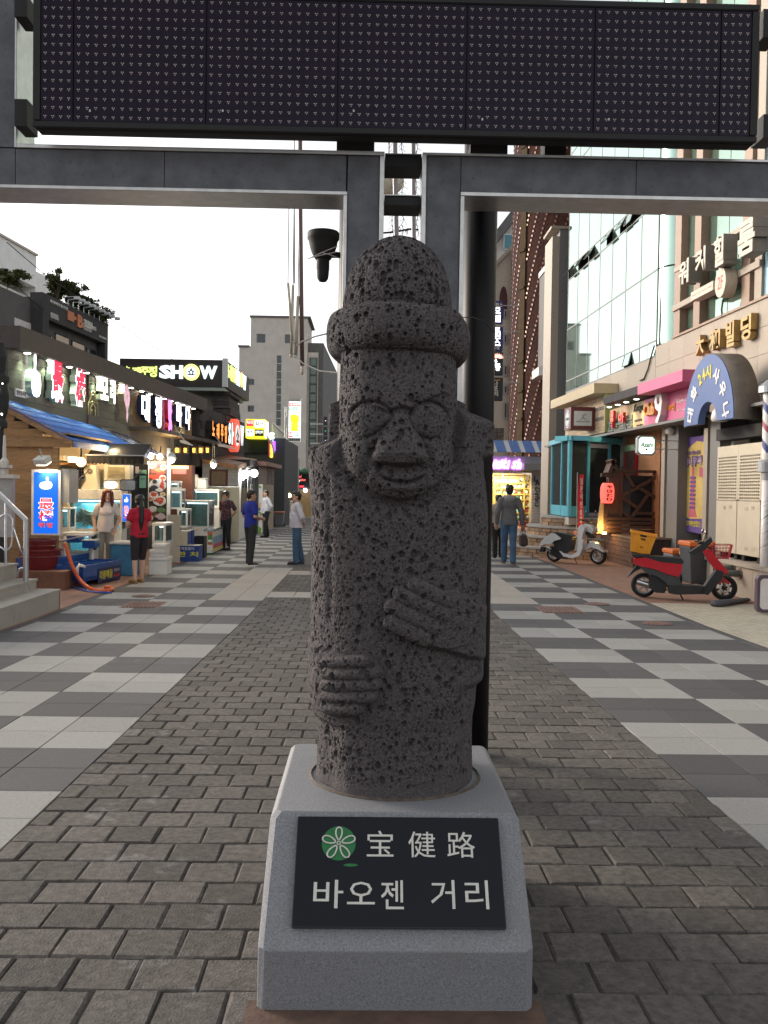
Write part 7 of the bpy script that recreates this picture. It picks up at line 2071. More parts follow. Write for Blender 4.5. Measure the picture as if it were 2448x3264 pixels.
for x0,x1,y0,y1,Y,lb in((240,368,175,232,24.5,'pale metal floodlight head pointing down under the ledge, nearer one'),(640,825,215,270,30.2,'pale metal floodlight head pointing down under the stone sign wall')):
 q=rectY('c4',x0,y0,x1,y1,Y);t=thing('sign_floodlight',lb,'floodlight',((q[0]+q[1])/2,Y,q[2]))
 mb=MB();w_,h_=q[1]-q[0],q[3]-q[2];mb.prism([(0,h_),(w_*.45,h_*.9),(w_,h_*.15),(w_*.95,0),(w_*.05,h_*.55)],(q[0],Y,q[2]),XR,ZU,Vector((0,-1,0)),.2);mb.build('housing',m_conc,t)
 mb=MB();mb.tube([(q[0]+.1,Y+.1,q[3]),(q[0]-.1,Y+.2,q[3]+.25)],.015,6);mb.build('arm',m_alu,t)
m_beh=M('beige_hoarding',(.40,.37,.28),.8,var=.08,scale=2,stain=((.28,.25,.19),1.3,.62))
q=rectY('c4',360,660,868,1180,29.3)
t=thing('beige_hoarding','beige board fence behind the man in the floral shirt','fence',((q[0]+q[1])/2,29.3,G0))
n=5
for k in range(n):B('board',m_beh,t,q[0]+(q[1]-q[0])*k/n+.004,q[0]+(q[1]-q[0])*(k+1)/n-.004,29.3,29.34,G0,q[3]-.04)
B('top_rail',m_alu,t,q[0],q[1],29.28,29.36,q[3]-.038,q[3])
m_clap=M('grey_clapboard',(.30,.31,.33),.7,var=.12,scale=6,rand=.08,stretch=(1,1,6));m_clapp=M('pinkish_clapboard',(.30,.235,.215),.7,var=.12,scale=6,rand=.08)
Yhu=30.2
q=rectY('c4',480,470,862,670,Yhu)
hut=thing('clapboard_hut','small grey clapboard hut with a boarded window and brown eaves','hut',((q[0]+q[1])/2,31,G0))
zh1=rectY('c4',480,415,862,470,Yhu)[3]
n=9
hz0=q[2]-.15
for k in range(n):
 z0,z1=hz0+(zh1-hz0)*k/n,hz0+(zh1-hz0)*(k+1)/n
 w0,w1=rectY('c4',568,500,742,662,Yhu)[:2]
 segs=((q[0],w0-.03),(w1+.03,q[1]))if k<6 else((q[0],q[1]),)
 for a,b in segs:
  mb=MB();mb.obox((a,Yhu-.03,z0+.004),(b-a,0,0),(0,.02,z1-z0-.004),(0,.03,0));mb.build('clapboard',m_clap,hut)
r_=rectY('c4',568,500,742,662,Yhu);f_=B('window_frame',m_maroon,hut,r_[0]-.03,r_[1]+.03,Yhu-.05,Yhu+.03,r_[2],r_[3]+.04);B('window_board',M('brown_board',(.17,.125,.085),.8,var=.15),f_,r_[0]+.04,r_[1]-.04,Yhu-.055,Yhu-.051,r_[2]+.04,r_[3]-.02)
B('side_wall',m_whited,hut,q[1]-.04,q[1],Yhu+.05,Yhu+4.2,G0,zh1-.1);B('rear',m_darkw,hut,q[0],q[1]-.05,Yhu+.04,Yhu+4.2,G0,hz0-.01+.4)
pl0,pl1=atY('c4',482,408,Yhu-.3),atY('c4',862,470,Yhu-.3)
mb=MB();mb.obox(pl0+Vector((0,0,-.04)),(pl1-pl0),(0,0,.13),(0,5,.35));mb.build('roof',M('brown_eave',(.20,.095,.045),.6,var=.2),hut)
for y in(.7,1.5,2.4,3.3):WB(Wall((q[1]+.001,Yhu),(q[1]+.001,Yhu+4),1),'window_bay',m_glassd,hut,y,y+.55,G0+.9,2.2,0,.03)
mb=MB();p_=rectY('c4',655,378,985,452,32);mb.box(p_[0],p_[1],32,34,p_[2],p_[3]);mb.build('dark_awning',m_blackm,hut)
for x,y,r_,Y,lb in((925,538,45,31.3,'large lit white globe lamp, left of the pair'),(1028,526,42,33.0,'large lit white globe lamp, right of the pair')):
 p=atY('c4',x,y,Y);rad=r_*.30139*Y/F
 t=thing('globe_lamp',lb,'lamp',p,'pair of white globe lamps')
 mb=MB();mb.sph(p,rad,24,14);mb.build('globe',EM('white_globe',(1,1,.96),3.0),t,smooth=True)
 mb=MB();mb.lathe([(rad*.5,rad*.9),(rad*.35,rad*1.15),(0,rad*1.2)],p,14);mb.build('cap',m_alu,t)
 mb=MB();mb.tube([p+Vector((0,0,rad*1.15)),p+Vector((-.1,.2,rad*1.5)),p+Vector((-.45,.5,rad*1.5))],.015,6);mb.build('arm',m_blackm,t)
 lamp('globe_light',t,p+Vector((.1,-rad-.15,-.1)),28,(1,.97,.9),'POINT',rad)
FH=Wall((atY('c4',1072,600,34.6).x,34.6),(atY('c4',1238,600,39.5).x,39.5),1)
hut2=thing('pink_hut','pinkish clapboard hut with a tan lower wall behind the cook','hut',(*FH.pt(2.5,0,-1).xy,G0))
zt_,zm=FH.hit('c4',1150,460)[1],FH.hit('c4',1150,640)[1]
n=9
for k in range(n):WB(FH,'clapboard',m_clapp,hut2,0,FH.L,zm+(zt_-zm)*k/n+.006,zm+(zt_-zm)*(k+1)/n,-.03,.01)
mb=MB()
for k in range(5):FH.box(mb,FH.L*(.5+k*.1),FH.L*(.5+k*.1)+.03,zm,zt_,.011,.03)
mb.build('batten',m_darkw,hut2)
WB(FH,'lower_wall',M('tan_board',(.33,.28,.20),.6,var=.1,scale=2),hut2,0,FH.L,G0,zm-.01,-.03,.0)
WB(FH,'eave',M('rose_brown_eave',(.26,.14,.11),.6,var=.1),hut2,-.2,FH.L+.3,zt_+.004,zt_+.16,-1.5,.3);WB(FH,'rear',m_darkw,hut2,0,FH.L,G0,zt_,-3,-.04)
WB(FH,'front_wall',m_darkw,hut2,-.05,-.01,G0,zt_,-2,.01)
q=rectY('c4',982,640,1118,1148,34.8)
xq0,xq1=rectY('c4',980,640,1105,641,34.8)[:2]
t=thing('sale_banner','upright white sale banner with green, red and blue print','banner',((q[0]+q[1])/2,34.8,G0))
bw_,bh_=xq1-xq0,q[3]-G0-.02
B('sheet',m_white,t,xq0,xq1+.05,34.8,34.81,G0+.02,q[3])
def bt_(s,a,b,c_,d_,mt,off=.02):
 mb=MB();text(mb,s,(xq0+bw_*a,34.799,G0+.02+bh_*c_),XR,ZU,bw_*(b-a),bh_*(d_-c_),.003,off);mb.build('lettering',mt,t,fix=False)
m_gr=M('leaf_green_print',(.15,.42,.06),.6,var=.1)
bt_('SALE',.22,.98,.52,.605,m_org,.04)
B('blue_pill',M('print_blue',(.03,.07,.38),.5,var=0),t,xq0+bw_*.45,xq0+bw_*.95,34.794,34.799,G0+.02+bh_*.46,G0+.02+bh_*.51);bt_('할인행사',.5,.9,.467,.503,m_white,0)
for s,a,b,mt in(('L',.1,.35,m_gr),('E',.48,.68,m_redl),('D',.72,.98,m_gr)):
 mb=MB();text(mb,s,(xq0+bw_*a,34.792,G0+.02+bh_*.28),XR,ZU,bw_*(b-a),bh_*.16,.004,.06);mb.build('lettering',mt,t,fix=False)
for k,s in enumerate(('기간','여름 특가','모든','품목','최대','일부품목 제외')):bt_(s,.3,.45+.04*len(s),.80-k*.034,.822-k*.034,m_blackm,0)
bt_('꽃잎',.35,.62,.86,.90,m_gr,.05)
mb=MB();mb.prism([(0,0),(bw_*1.05,0),(bw_*1.05,bh_*.10),(bw_*.6,bh_*.17),(bw_*.2,bh_*.18),(0,bh_*.14)],(xq0,34.796,G0+.02),XR,ZU,Vector((0,-1,0)),.003);mb.build('green_hill_print',m_gr,t)
for a,b,r_ in((.12,.97,.06),(.3,.965,.05),(.9,.94,.1),(.55,.975,.04)):
 mb=MB();disc(mb,Vector((xq0+bw_*a,34.797,G0+.02+bh_*b)),bw_*r_,.002);mb.build('dot_print',m_gr,t)
B('pole',m_alu,t,(xq0+xq1)/2-.015,(xq0+xq1)/2+.015,34.83,34.86,G0,q[3])
def wheelie(label,c,q4,Y,body,lidm,dep=.55):
 q=rectY(c,*q4,Y)
 t=thing('wheelie_bin',label,'bin',((q[0]+q[1])/2,Y+dep/2,G0),'grey wheeled bins')
 zt=q[3];w=(q[1]-q[0])/2;xc=(q[0]+q[1])/2
 mb=MB();vs=[]
 for z,f_ in((G0+.06,.82),(zt-.12,1.0)):vs+=[(xc-w*f_,Y+(1-f_)*.2,z),(xc+w*f_,Y+(1-f_)*.2,z),(xc+w*f_,Y+dep*f_,z),(xc-w*f_,Y+dep*f_,z)]
 mb.add(vs,[(3,2,1,0),(4,5,6,7),(0,1,5,4),(1,2,6,5),(2,3,7,6),(3,0,4,7)]);bevel(mb.build('body',body,t),.02,3)
 mb=MB();mb.box(xc-w*1.06,xc+w*1.06,Y-.03,Y+dep+.03,zt-.118,zt-.02,bev=.025);mb.build('lid',lidm,t)
 for s_ in(-1,1):
  mb=MB();mb.cyl((xc+s_*w*.9-.025,Y+dep,G0+.09),(xc+s_*w*.9+.025,Y+dep,G0+.09),.09,n=16);mb.build('wheel',m_blackm,t)
 return t,q
m_bing=M('grey_bin_plastic',(.17,.175,.19),.5,var=.08);m_binp=M('salmon_lid',(.45,.17,.11),.5,var=.05)
wheelie('grey wheeled bin with a salmon lid behind the cook','c4',(1240,925,1340,1085),41.0,m_bing,m_binp)
Ymn=41.0
q=rectY('c3',855,1165,1035,1345,Ymn)
t=thing('menu_sign','lit yellow box sign with four white, red and black menu panels','sign',((q[0]+q[1])/2,Ymn,q[2]))
e_ylw=EM('lit_yellow_board',(.92,.85,.03),.95,(.7,.65,.05))
e_whp=EM('lit_white_board',(.85,.9,.85),.9);e_redb=EM('lit_red_board',(.75,.04,.06),.8)
B('box',e_ylw,t,q[0],q[1],Ymn,Ymn+1.6,q[2],q[3])
w_,h_=q[1]-q[0],q[3]-q[2]
for a,b,c_,d_,mt,s,mt2 in((.03,.42,.62,.95,e_redb,'럭스나인',e_whp),(.47,.96,.56,.95,e_whp,'컬러',m_blackm),(.03,.42,.10,.46,e_whp,'맥주',m_blackm),(.47,.96,.10,.46,m_blackm,'양주안주',e_whp)):
 pnl=B('menu_panel',mt,t,q[0]+w_*a,q[0]+w_*b,Ymn-.02,Ymn-.001,q[2]+h_*c_,q[2]+h_*d_)
 mb=MB();text(mb,s,(q[0]+w_*(a+.04),Ymn-.021,q[2]+h_*(c_+.12)),XR,ZU,w_*(b-a-.08),h_*.17,.005,.02);mb.build('lettering',mt2,pnl,fix=False)
WB(Wall((q[1]+.002,Ymn),(q[1]+.002,Ymn+1.6),1),'side_panel',e_whp,t,.05,1.5,q[2]+.05,q[3]-.05,0,.01)
q3=rectY('c3',855,1345,1230,1560,Ymn+1)
t=thing('grey_shop_block','dark grey shop block with a round window under the yellow menu sign','building',((q3[0]+q3[1])/2,Ymn+3,G0))
B('wall',M('slate_grey_render',(.06,.066,.075),.8,var=.1),t,q3[0]-1.5,q3[1],Ymn+1,Ymn+9,G0,q3[3])
pa_=atY('c3',912,1490,Ymn+.9)
mb=MB();mb.prism([(math.cos(math.pi*k/16)*.95,math.sin(math.pi*k/16)*.95)for k in range(17)],pa_,XR,ZU,Vector((0,-1,0)),.05);mb.build('fanlight',m_glassd,t)
mb=MB();mb.tube([pa_+Vector((math.cos(math.pi*k/16)*1.0,-.06,math.sin(math.pi*k/16)*1.0))for k in range(17)],.06,6);mb.build('arch_trim',m_alu,t)
FG=Wall((atY('c3',1105,1300,Ymn+2).x,Ymn+2),(atY('c3',1235,1300,Ymn+12).x,Ymn+12),1)
mb=MB()
zb_r,zt_r=FG.hit('c3',1110,1345)[1],FG.hit('c3',1110,1215)[1]
for k in range(9):FG.box(mb,FG.L*k/8-.03,FG.L*k/8+.03,zb_r,zt_r,0,.06)
FG.box(mb,0,FG.L,zt_r,zt_r+.08,0,.08);mb.build('roof_rail',m_alu,t)
for x,y0,y1,mt,w_ in((1085,1360,1530,M('magenta_sign',(.5,.08,.2),.4,var=.1),.14),(1125,1375,1475,EM('lit_violet',(.35,.1,.9),1.0),.10),(1100,1395,1535,EM('lit_gold',(1,.7,.1),.8),.06)):
 qq=rectY('c3',x-14,y0,x+14,y1,Ymn+.8);B('projecting_sign',mt,t,qq[0],qq[1],Ymn+.8,Ymn+.95,qq[2],qq[3],.03)
q=rectY('c3',1178,1352,1228,1432,Ymn+6);lettering(t,'제주',q,Ymn+.9,e_mint,.1,.02,'letter')
Yb2=44.0
q=rectY('c3',1268,966,1382,1380,Yb2)
t=thing('beer_banner','tall lit street banner with a yellow beer glass on a pole','banner',((q[0]+q[1])/2,Yb2,G0))
w_,h_=q[1]-q[0],q[3]-q[2]
B('panel',EM('lit_banner_white',(.88,.95,.92),.85),t,q[0],q[1],Yb2,Yb2+.12,q[2],q[3])
def bp_(a,b,c_,d_,mt,s=None,mt2=None,nm='colour_block'):
 o_=B(nm,mt,t,q[0]+w_*a,q[0]+w_*b,Yb2-.01,Yb2-.001,q[2]+h_*c_,q[2]+h_*d_)
 if s:
  mb=MB();text(mb,s,(q[0]+w_*(a+.04),Yb2-.011,q[2]+h_*(c_+.012)),XR,ZU,w_*(b-a-.08),h_*(d_-c_-.024),.004,.02);mb.build('lettering',mt2,o_,fix=False)
e_grb=EM('lit_green_block',(.05,.45,.18),.6)
bp_(.02,.97,.82,.895,e_redb,'세계맥주',e_whp);bp_(.02,.97,.725,.81,e_grb,'할인점',e_whp);bp_(.02,.42,.10,.215,e_redb,'비',e_whp);bp_(.5,.93,.10,.215,e_grb,'턴',e_whp);bp_(0,1,0,.085,m_lgr,'제주연동점',m_blackm);bp_(.0,1,.93,1,m_lgr)
mb=MB();mb.prism([(w_*.12,h_*.62),(w_*.55,h_*.635),(w_*.85,h_*.59),(w_*.88,h_*.50),(w_*.78,h_*.42),(w_*.80,h_*.24),(w_*.18,h_*.24),(w_*.22,h_*.42),(w_*.12,h_*.52)],(q[0],Yb2-.003,q[2]),XR,ZU,Vector((0,-1,0)),.006);mb.build('beer_glass_print',EM('lit_beer_yellow',(1,.86,.02),1.0),t)
mb=MB();text(mb,'B:TURN',(q[0]+w_*.2,Yb2-.0095,q[2]+h_*.48),XR,ZU,w_*.55,h_*.035,.003,.02);mb.build('lettering',m_blackm,t,fix=False)
xp_=atY('c3',1238,1200,Yb2).x
mb=MB();mb.cyl((xp_,Yb2+.06,G0),(xp_,Yb2+.06,q[3]-.4),.055,n=10);
for z in(q[2]+.8,q[3]-1.0):mb.box(xp_+.03,q[0]-.002,Yb2+.02,Yb2+.10,z-.12,z+.12)
mb.build('pole',m_alu,t)
Yrd=56.0
q=rectY('c4',1400,480,1590,690,Yrd)
t=thing('black_bar_front','black bar front with white and red lettering at the end of the street','shop front',((q[0]+q[1])/2,Yrd,G0))
B('front_board',m_blk,t,q[0],q[1]+3.5,Yrd,Yrd+6,q[2],q[3]);B('lower_front',M('warm_dark_interior',(.14,.09,.05),.7,var=.3,emit=(.9,.6,.25),es=.06),t,q[0],q[1]+3.5,Yrd+.3,Yrd+6,G0,q[2]-.02)
e_sc=EM('lit_white_script',(.85,.85,.8),.8);e_rs=EM('lit_red_script',(.9,.15,.12),.8)
for s,x0,x1,y0,y1,mt in(('R',1478,1500,578,546,e_sc),('ed',1502,1530,575,545,e_rs),('St',1487,1515,618,588,e_sc),('ation',1515,1572,608,582,e_rs)):lettering(t,s,rectY('c4',x0,y1,x1,y0,Yrd),Yrd-.002,mt,.04,.01,'letter',.3)
q2=rectY('c4',1412,655,1555,675,Yrd);B('red_strip',e_redb,t,q2[0],q2[1],Yrd-.04,Yrd-.001,q2[2],q2[3])
for x,y in((1470,508),(1555,512)):
 p=atY('c4',x,y,Yrd-.6);mb=MB();mb.lathe([(0,.25),(.25,.15),(.36,-.12),(.33,-.12),(.2,.1)],p,14);mb.build('green_shade',M('green_lamp_shade',(.05,.16,.08),.3,var=.05),t,smooth=True)
p=atY('c4',1570,706,Yrd-.1);mb=MB();mb.sph(p,.12,10,6);mb.build('bulb',MATS['white_bulb'],t,smooth=True)
q=rectY('c4',1238,478,1385,755,50.0)
t=thing('navy_bar_front','dark navy shop front with cream script letters','shop front',((q[0]+q[1])/2,50,G0));B('front_board',M('navy_black_board',(.022,.025,.035),.6,var=.05),t,q[0]-1,q[1],50,56,q[2],q[3]);B('grey_door_panel',m_greyr,t,q[0]-.2,q[0]+1.2,49.7,49.99,G0,q[2]+.7);B('lower_front',m_darkw,t,q[0]-1,q[1],50.2,55,G0,q[2]-.01)
lettering(t,'on',rectY('c4',1240,500,1292,556,50.0),49.99,EM('lit_cream_script',(1,.85,.5),1.2),.05,.02,'letter',.3)
q=rectY('c4',1398,525,1425,625,49.0);t=thing('red_lit_sign','small vertical red lit sign on the dark navy front','sign',((q[0]+q[1])/2,49,q[2]));B('case',m_blk,t,q[0]-.03,q[1]+.03,49,49.2,q[2],q[3]+.5);lettering(t,'포차',(q[0],q[1],q[2],q[3]),48.995,EM('lit_red_neon',(1,.05,.05),2.0),.02,.04,'letter')
FT=Wall((atY('c4',1405,300,46.5).x,46.5),(atY('c4',1510,300,54).x,54),1)
mb=MB();a1=FT.L
vs=[]
for k in range(13):
 z0=FT.hit('c4',1410,285)[1];z1=z0-1.7
 vs+=[FT.pt(a1*k/12,z0-.02*k,.04*math.sin(k*1.3)),FT.pt(a1*k/12,z1-.04*k,.06*math.sin(k*1.3+1))]
mb.add(vs,[(2*k,2*k+1,2*k+3,2*k+2)for k in range(12)]);o=mb.build('cloth_banner',M('pale_grey_cloth',(.40,.39,.42),.8,var=.15),None,org=(vs[0][0],vs[0][1],vs[0][2]));o.modifiers.new('t','SOLIDIFY').thickness=.01
tag(o,'pale grey cloth banner hung along the street beyond the beer banner','banner')
q=rectY('c4',1190,350,1405,440,46.0)
mb=MB();rs_=random.Random(5);nx_=14;vs=[]
for j in range(6):
 for i in range(nx_+1):vs.append((q[0]+(q[1]-q[0])*i/nx_,46+j*.35+.06*rs_.gauss(0,1),q[3]-(q[3]-q[2])*(j/5)**1.3+.05*rs_.gauss(0,1)))
mb.add(vs,[(j*(nx_+1)+i,j*(nx_+1)+i+1,(j+1)*(nx_+1)+i+1,(j+1)*(nx_+1)+i)for j in range(5)for i in range(nx_)]);o=mb.build('tarpaulin',M('grey_tarp',(.15,.15,.16),.6,var=.15),None,org=(q[0],46,q[2]));o.modifiers.new('t','SOLIDIFY').thickness=.01
tag(o,'crumpled grey tarpaulin stretched over a stall at the end of the street','tarpaulin')
for x0,x1,y0,y1,Y,lb in((1330,1422,815,1010,45.0,'white counter with a slanted end under a string of lit bulbs'),(1432,1490,755,930,48.5,'white counter farther along near the man in white')):
 q=rectY('c4',x0,y0,x1,y1,Y);t=thing('market_counter',lb,'counter',((q[0]+q[1])/2,Y,G0));B('body',m_whited,t,q[0],q[1],Y,Y+1.2,q[2],q[3]-.06);B('lit_window',EM('dim_white_window',(.7,.85,.8),.5),t,q[0]+.1,q[1]-.1,Y-.01,Y-.001,q[2]+.25,q[3]-.3);B('top',m_wgl,t,q[0]-.05,q[1]+.05,Y-.05,Y+1.25,q[3]-.058,q[3]);B('base',m_blackm,t,q[0]+.05,q[1]-.05,Y+.1,Y+1.1,G0,q[2]-.002)
t=thing('bulb_string','short slanting string of bright bulbs over the white counter','string lights',atY('c4',1355,785,44.6))
P_=[atY('c4',1312+k*17,805-k*9,44.6)for k in range(6)]
mb=MB();mb.tube([p+Vector((0,0,.1))for p in P_],.02,5);mb.build('cord',m_blackm,t)
for p in P_:mb=MB();mb.sph(p,.11,8,6);mb.build('bulb',MATS['warm_bulb'],t,smooth=True)
for k,(y0,y1,mt,s)in enumerate(((630,760,EM('lit_violet_white',(.85,.65,1),1.5),'룸'),(790,920,EM('lit_green_neon',(.1,.9,.4),1.2),'대박'),(935,1070,EM('lit_blue_neon',(.4,.6,1),1.3),'술'))):
 q=rectY('b2',888,y0,955,y1,70.0);t=thing('far_sign',('violet lit hanging sign far down the street, upper of three','green lit hanging sign far down the street, middle of three','blue lit hanging sign far down the street, lowest of three')[k],'sign',((q[0]+q[1])/2,70,q[2]),'far hanging signs');B('case',m_blk,t,q[0],q[1],70,70.4,q[2],q[3]);lettering(t,s,(q[0]+.2,q[1]-.2,q[2]+.3,q[3]-.3),69.99,mt,.02,.04,'letter');B('arm',m_alu,t,q[0]-1,q[0]-.003,70.1,70.2,q[3]-.6,q[3]-.5)
#right side furniture
m_dwood=M('dark_brown_wood',(.085,.038,.022),.55,var=.25,scale=5,rand=.12,stretch=(5,5,1))
def post(par,x0,x1,y0,y1,z0,z1,nm='post',mat=m_dwood):return B(nm,mat,par,x0,x1,y0,y1,z0,z1)
Yk=22.9
kq=rectY('c7',250,690,735,1215,Yk)
kio=thing('wooden_screen','dark brown timber screen with crossed braces and a small gabled end','screen',((kq[0]+kq[1])/2,Yk,zpl))
post(kio,kq[0],kq[0]+.26,Yk,Yk+.26,zpl,kq[3]-.02);r_=rectY('c7',318,690,372,1215,Yk);post(kio,kq[0]+.265,r_[1],Yk-.01,Yk+.2,zpl,kq[3])
r_=rectY('c7',680,690,735,1215,Yk);post(kio,r_[0],kq[1],Yk,Yk+.2,zpl,kq[3]);r2=rectY('c7',345,690,740,712,Yk);post(kio,kq[0]+.3,kq[1]+.05,Yk-.05,Yk+.25,r2[2],r2[3],'top_beam')
for k in range(4):
 z0=zpl+.04+k*.10;post(kio,kq[0]-.04,kq[1]-.02,Yk-.045,Yk-.012,z0,z0+.075,'slat')
def brace(a,b):
 pa_,pb3=atY('c7',*a,Yk-.02),atY('c7',*b,Yk-.02);d_=pb3-pa_;n_=Vector((-d_.z,0,d_.x)).normalized()
 mb=MB();mb.obox(pa_-n_*.04,d_,n_*.08,(0,.03,0));mb.build('brace',m_dwood,kio)
for a,b in(((372,915),(680,745)),((372,930),(510,1025)),((520,845),(680,940)),((600,905),(450,1115)),((500,1070),(680,1075)),((372,1050),(450,1120)),((370,655),(480,850))):brace(a,b)
q=rectY('c7',440,740,680,1130,Yk+.25);B('dark_glass',m_blk,kio,q[0],q[1],Yk+.22,Yk+.25,q[2]-.2,q[3])
for k in range(1,7):
 z=q[2]+(q[3]-q[2])*k/7;B('glazing_bar',m_darkw,kio,q[0],q[1],Yk+.205,Yk+.219,z,z+.012)
q=rectY('c7',372,740,440,1130,Yk+.2);B('white_board',m_greyr,kio,q[0],q[1],Yk+.17,Yk+.2,q[2],q[3])
pk=[atY('c7',*p,Yk-.05)for p in((245,710),(292,590),(345,690))]
for a,b in((pk[0],pk[1]),(pk[1],pk[2])):
 d_=b-a;n_=Vector((-d_.z,0,d_.x)).normalized();mb=MB();mb.obox(a,d_,n_*-.09,(0,.5,0));mb.build('gable_board',m_dwood,kio)
q=rectY('c7',190,718,300,748,Yk-.05);post(kio,q[0],q[1],Yk-.03,Yk+.1,q[2],q[3],'bracket_arm')
q=rectY('c7',142,985,200,1190,Yk+.1);b4=rectY('c7',150,985,250,1192,Yk+.1)
lp=thing('lit_wood_post','honey-coloured board post lit from below beside the wooden screen','post',(q[0],Yk,zpl))
mb=MB();mb.prism([(0,0),(q[1]-q[0],0),(q[1]-q[0],q[3]-zpl+.25),((q[1]-q[0])*.7,q[3]-zpl+.2),(.02,(q[3]-zpl)*.35)],(q[0],Yk+.05,zpl),XR,ZU,Vector((0,-1,0)),.06);mb.build('board',m_slatw,lp)
B('dark_post',m_dwood,lp,q[1]+.005,q[1]+.28,Yk+.03,Yk+.2,zpl,q[3]+.3)
mb=MB();mb.cyl((q[0]+.15,Yk-.12,zpl),(q[0]+.15,Yk-.12,zpl+.05),.05,n=12);mb.build('uplight',EM('amber_uplight',(1,.7,.25),9),lp)
lamp('uplight_lamp',lp,(q[0]+.15,Yk-.16,zpl+.16),5,(1,.62,.2),'POINT',.05)
p=atY('c7',237,893,Yk-.12);rw=rectY('c7',176,806,298,984,Yk-.12)
rad,hh_=(rw[1]-rw[0])/2,(rw[3]-rw[2])/2
lt=thing('paper_lantern','glowing red paper lantern with black brush writing','lantern',p)
mb=MB();prof=[]
for k in range(25):
 u=-1+2*k/24
 prof.append((rad*(1-abs(u)**3.2*.32)*(1-.018*(k%2)),u*hh_))
mb.lathe(prof,p,28);mb.build('paper',M('lit_red_paper',(.6,.06,.05),.6,var=0,emit=(1,.10,.07),es=1.0),lt,smooth=True)
for s_ in(-1,1):
 mb=MB();mb.lathe([(rad*.62,s_*hh_*.98),(rad*.64,s_*hh_*1.06),(0,s_*hh_*1.07)],p,20);mb.build('end_ring',m_blackm,lt)
for k,s in enumerate('やきとり'):
 mb=MB();zc=p.z+hh_*(.62-k*.42)
 v,f=glyphs(s,.05,.05)
 lo,hi=v.min(0),v.max(0);pts=[]
 for a in v:
  u,w=(a[0]-lo[0])/(hi[0]-lo[0])-.5,(a[1]-lo[1])/(hi[1]-lo[1])
  zz=zc-hh_*.17+w*hh_*.36;uu=(zz-p.z)/hh_
  rr=rad*(1-abs(uu)**3.2*.32)+(.006 if a[2]>0 else .0015);an=u*.95+.12
  pts.append((p.x+math.sin(an)*rr,p.y-math.cos(an)*rr,zz))
 mb.add(pts,f);mb.build('brush_letter',m_blackm,lt,fix=False)
mb=MB();mb.cyl(p+Vector((0,0,hh_*1.05)),p+Vector((0,0,hh_*1.45)),.008,n=5);mb.build('cord',m_blackm,lt)
q=rectY('c6',1135,540,1195,1140,23.2)
t=thing('red_banner','narrow red feather banner with white writing behind the silver scooter','banner',((q[0]+q[1])/2,23.2,q[2]))
n=12;w_,h_=q[1]-q[0],q[3]-q[2];mb=MB();vs=[]
for k in range(n+1):
 u=k/n;sk=.02*math.sin(u*7);vs+=[(q[0]+sk+w_*.05*u,23.2+.03*math.sin(u*5),q[2]+h_*u),(q[1]+sk-w_*.15*u,23.2+.03*math.sin(u*5+.6),q[2]+h_*u)]
mb.add(vs,[(2*k,2*k+1,2*k+3,2*k+2)for k in range(n)]);o=mb.build('cloth',M('red_cloth',(.50,.02,.03),.7,var=.1),t,fix=False);o.modifiers.new('t','SOLIDIFY').thickness=.004
for k,s in enumerate('일본식선술집'):lettering(t,s,(q[0]+w_*.28,q[1]-w_*.3,q[3]-h_*(.16+k*.135)-.02,q[3]-h_*(.06+k*.135)),23.155,m_white,.003,.01,'letter')
mb=MB();mb.cyl((q[0]-.02,23.22,zpl-.4),(q[0]-.02,23.22,q[3]+.05),.012,n=6);mb.build('pole',m_alu,t)
q=rectY('c7',505,386,665,556,20.8)
t=thing('beer_sign','octagonal pale green lit beer sign projecting over the entrance','sign',((q[0]+q[1])/2,20.8,q[2]))
c_=(q[1]-q[0])*.13
def octo(i):x0,x1,z0,z1=q[0]+i,q[1]-i,q[2]+i,q[3]-i;return[(x0+c_,z0),(x1-c_,z0),(x1,z0+c_),(x1,z1-c_),(x1-c_,z1),(x0+c_,z1),(x0,z1-c_),(x0,z0+c_)]
mb=MB();mb.prism(octo(0),(0,20.8,0),XR,ZU,Vector((0,-1,0)),.16);mb.build('case',m_alu,t)
mb=MB();mb.prism(octo(.03),(0,20.797,0),XR,ZU,Vector((0,-1,0)),.002);pn=mb.build('lit_face',EM('lit_pale_green',(.68,.95,.72),1.05),t)
w_,h_=q[1]-q[0],q[3]-q[2]
mb=MB();text(mb,'Asahi',(q[0]+w_*.16,20.796,q[2]+h_*.42),XR,ZU,w_*.70,h_*.24,.003,.03,None,.25);mb.build('lettering',m_blackm,pn,fix=False)
mb=MB();text(mb,'DRAFT BEER',(q[0]+w_*.28,20.796,q[2]+h_*.13),XR,ZU,w_*.44,h_*.05,.003,0);text(mb,'BEER FOR ALL',(q[0]+w_*.25,20.796,q[2]+h_*.82),XR,ZU,w_*.5,h_*.05,.003,0);mb.build('lettering',MATS['pale_green_side'],pn,fix=False)
mb=MB();disc(mb,Vector((q[0]+w_*.5,20.796,q[2]+h_*.29)),w_*.06,.002);mb.build('round_mark',m_navyb,pn)
B('wall_arm',m_alu,t,q[1]+.003,q[1]+.7,20.85,20.89,q[2]+h_*.3,q[2]+h_*.34);B('wall_arm',m_alu,t,q[1]+.003,q[1]+.7,20.85,20.89,q[2]+h_*.75,q[2]+h_*.79)
p=atX('c7',790,340,FR.pt(6,0,.4).x);t=thing('wall_camera','white wall spotlight below the pink sign','spotlight',p)
mb=MB();mb.lathe([(0,-.14),(.07,-.14),(.09,-.10),(.09,.08),(.05,.13),(0,.14)],p,14,axis='Y');mb.build('housing',m_wgl,t,smooth=True);mb=MB();mb.cyl(p,p+Vector((.2,0,.16)),.03,n=8);mb.build('arm',m_wgl,t)
m_cab=M('cream_enamel',(.56,.49,.37),.45,var=.05,scale=3,stain=((.40,.33,.24),2.2,.68))
xc0=xw2+.12
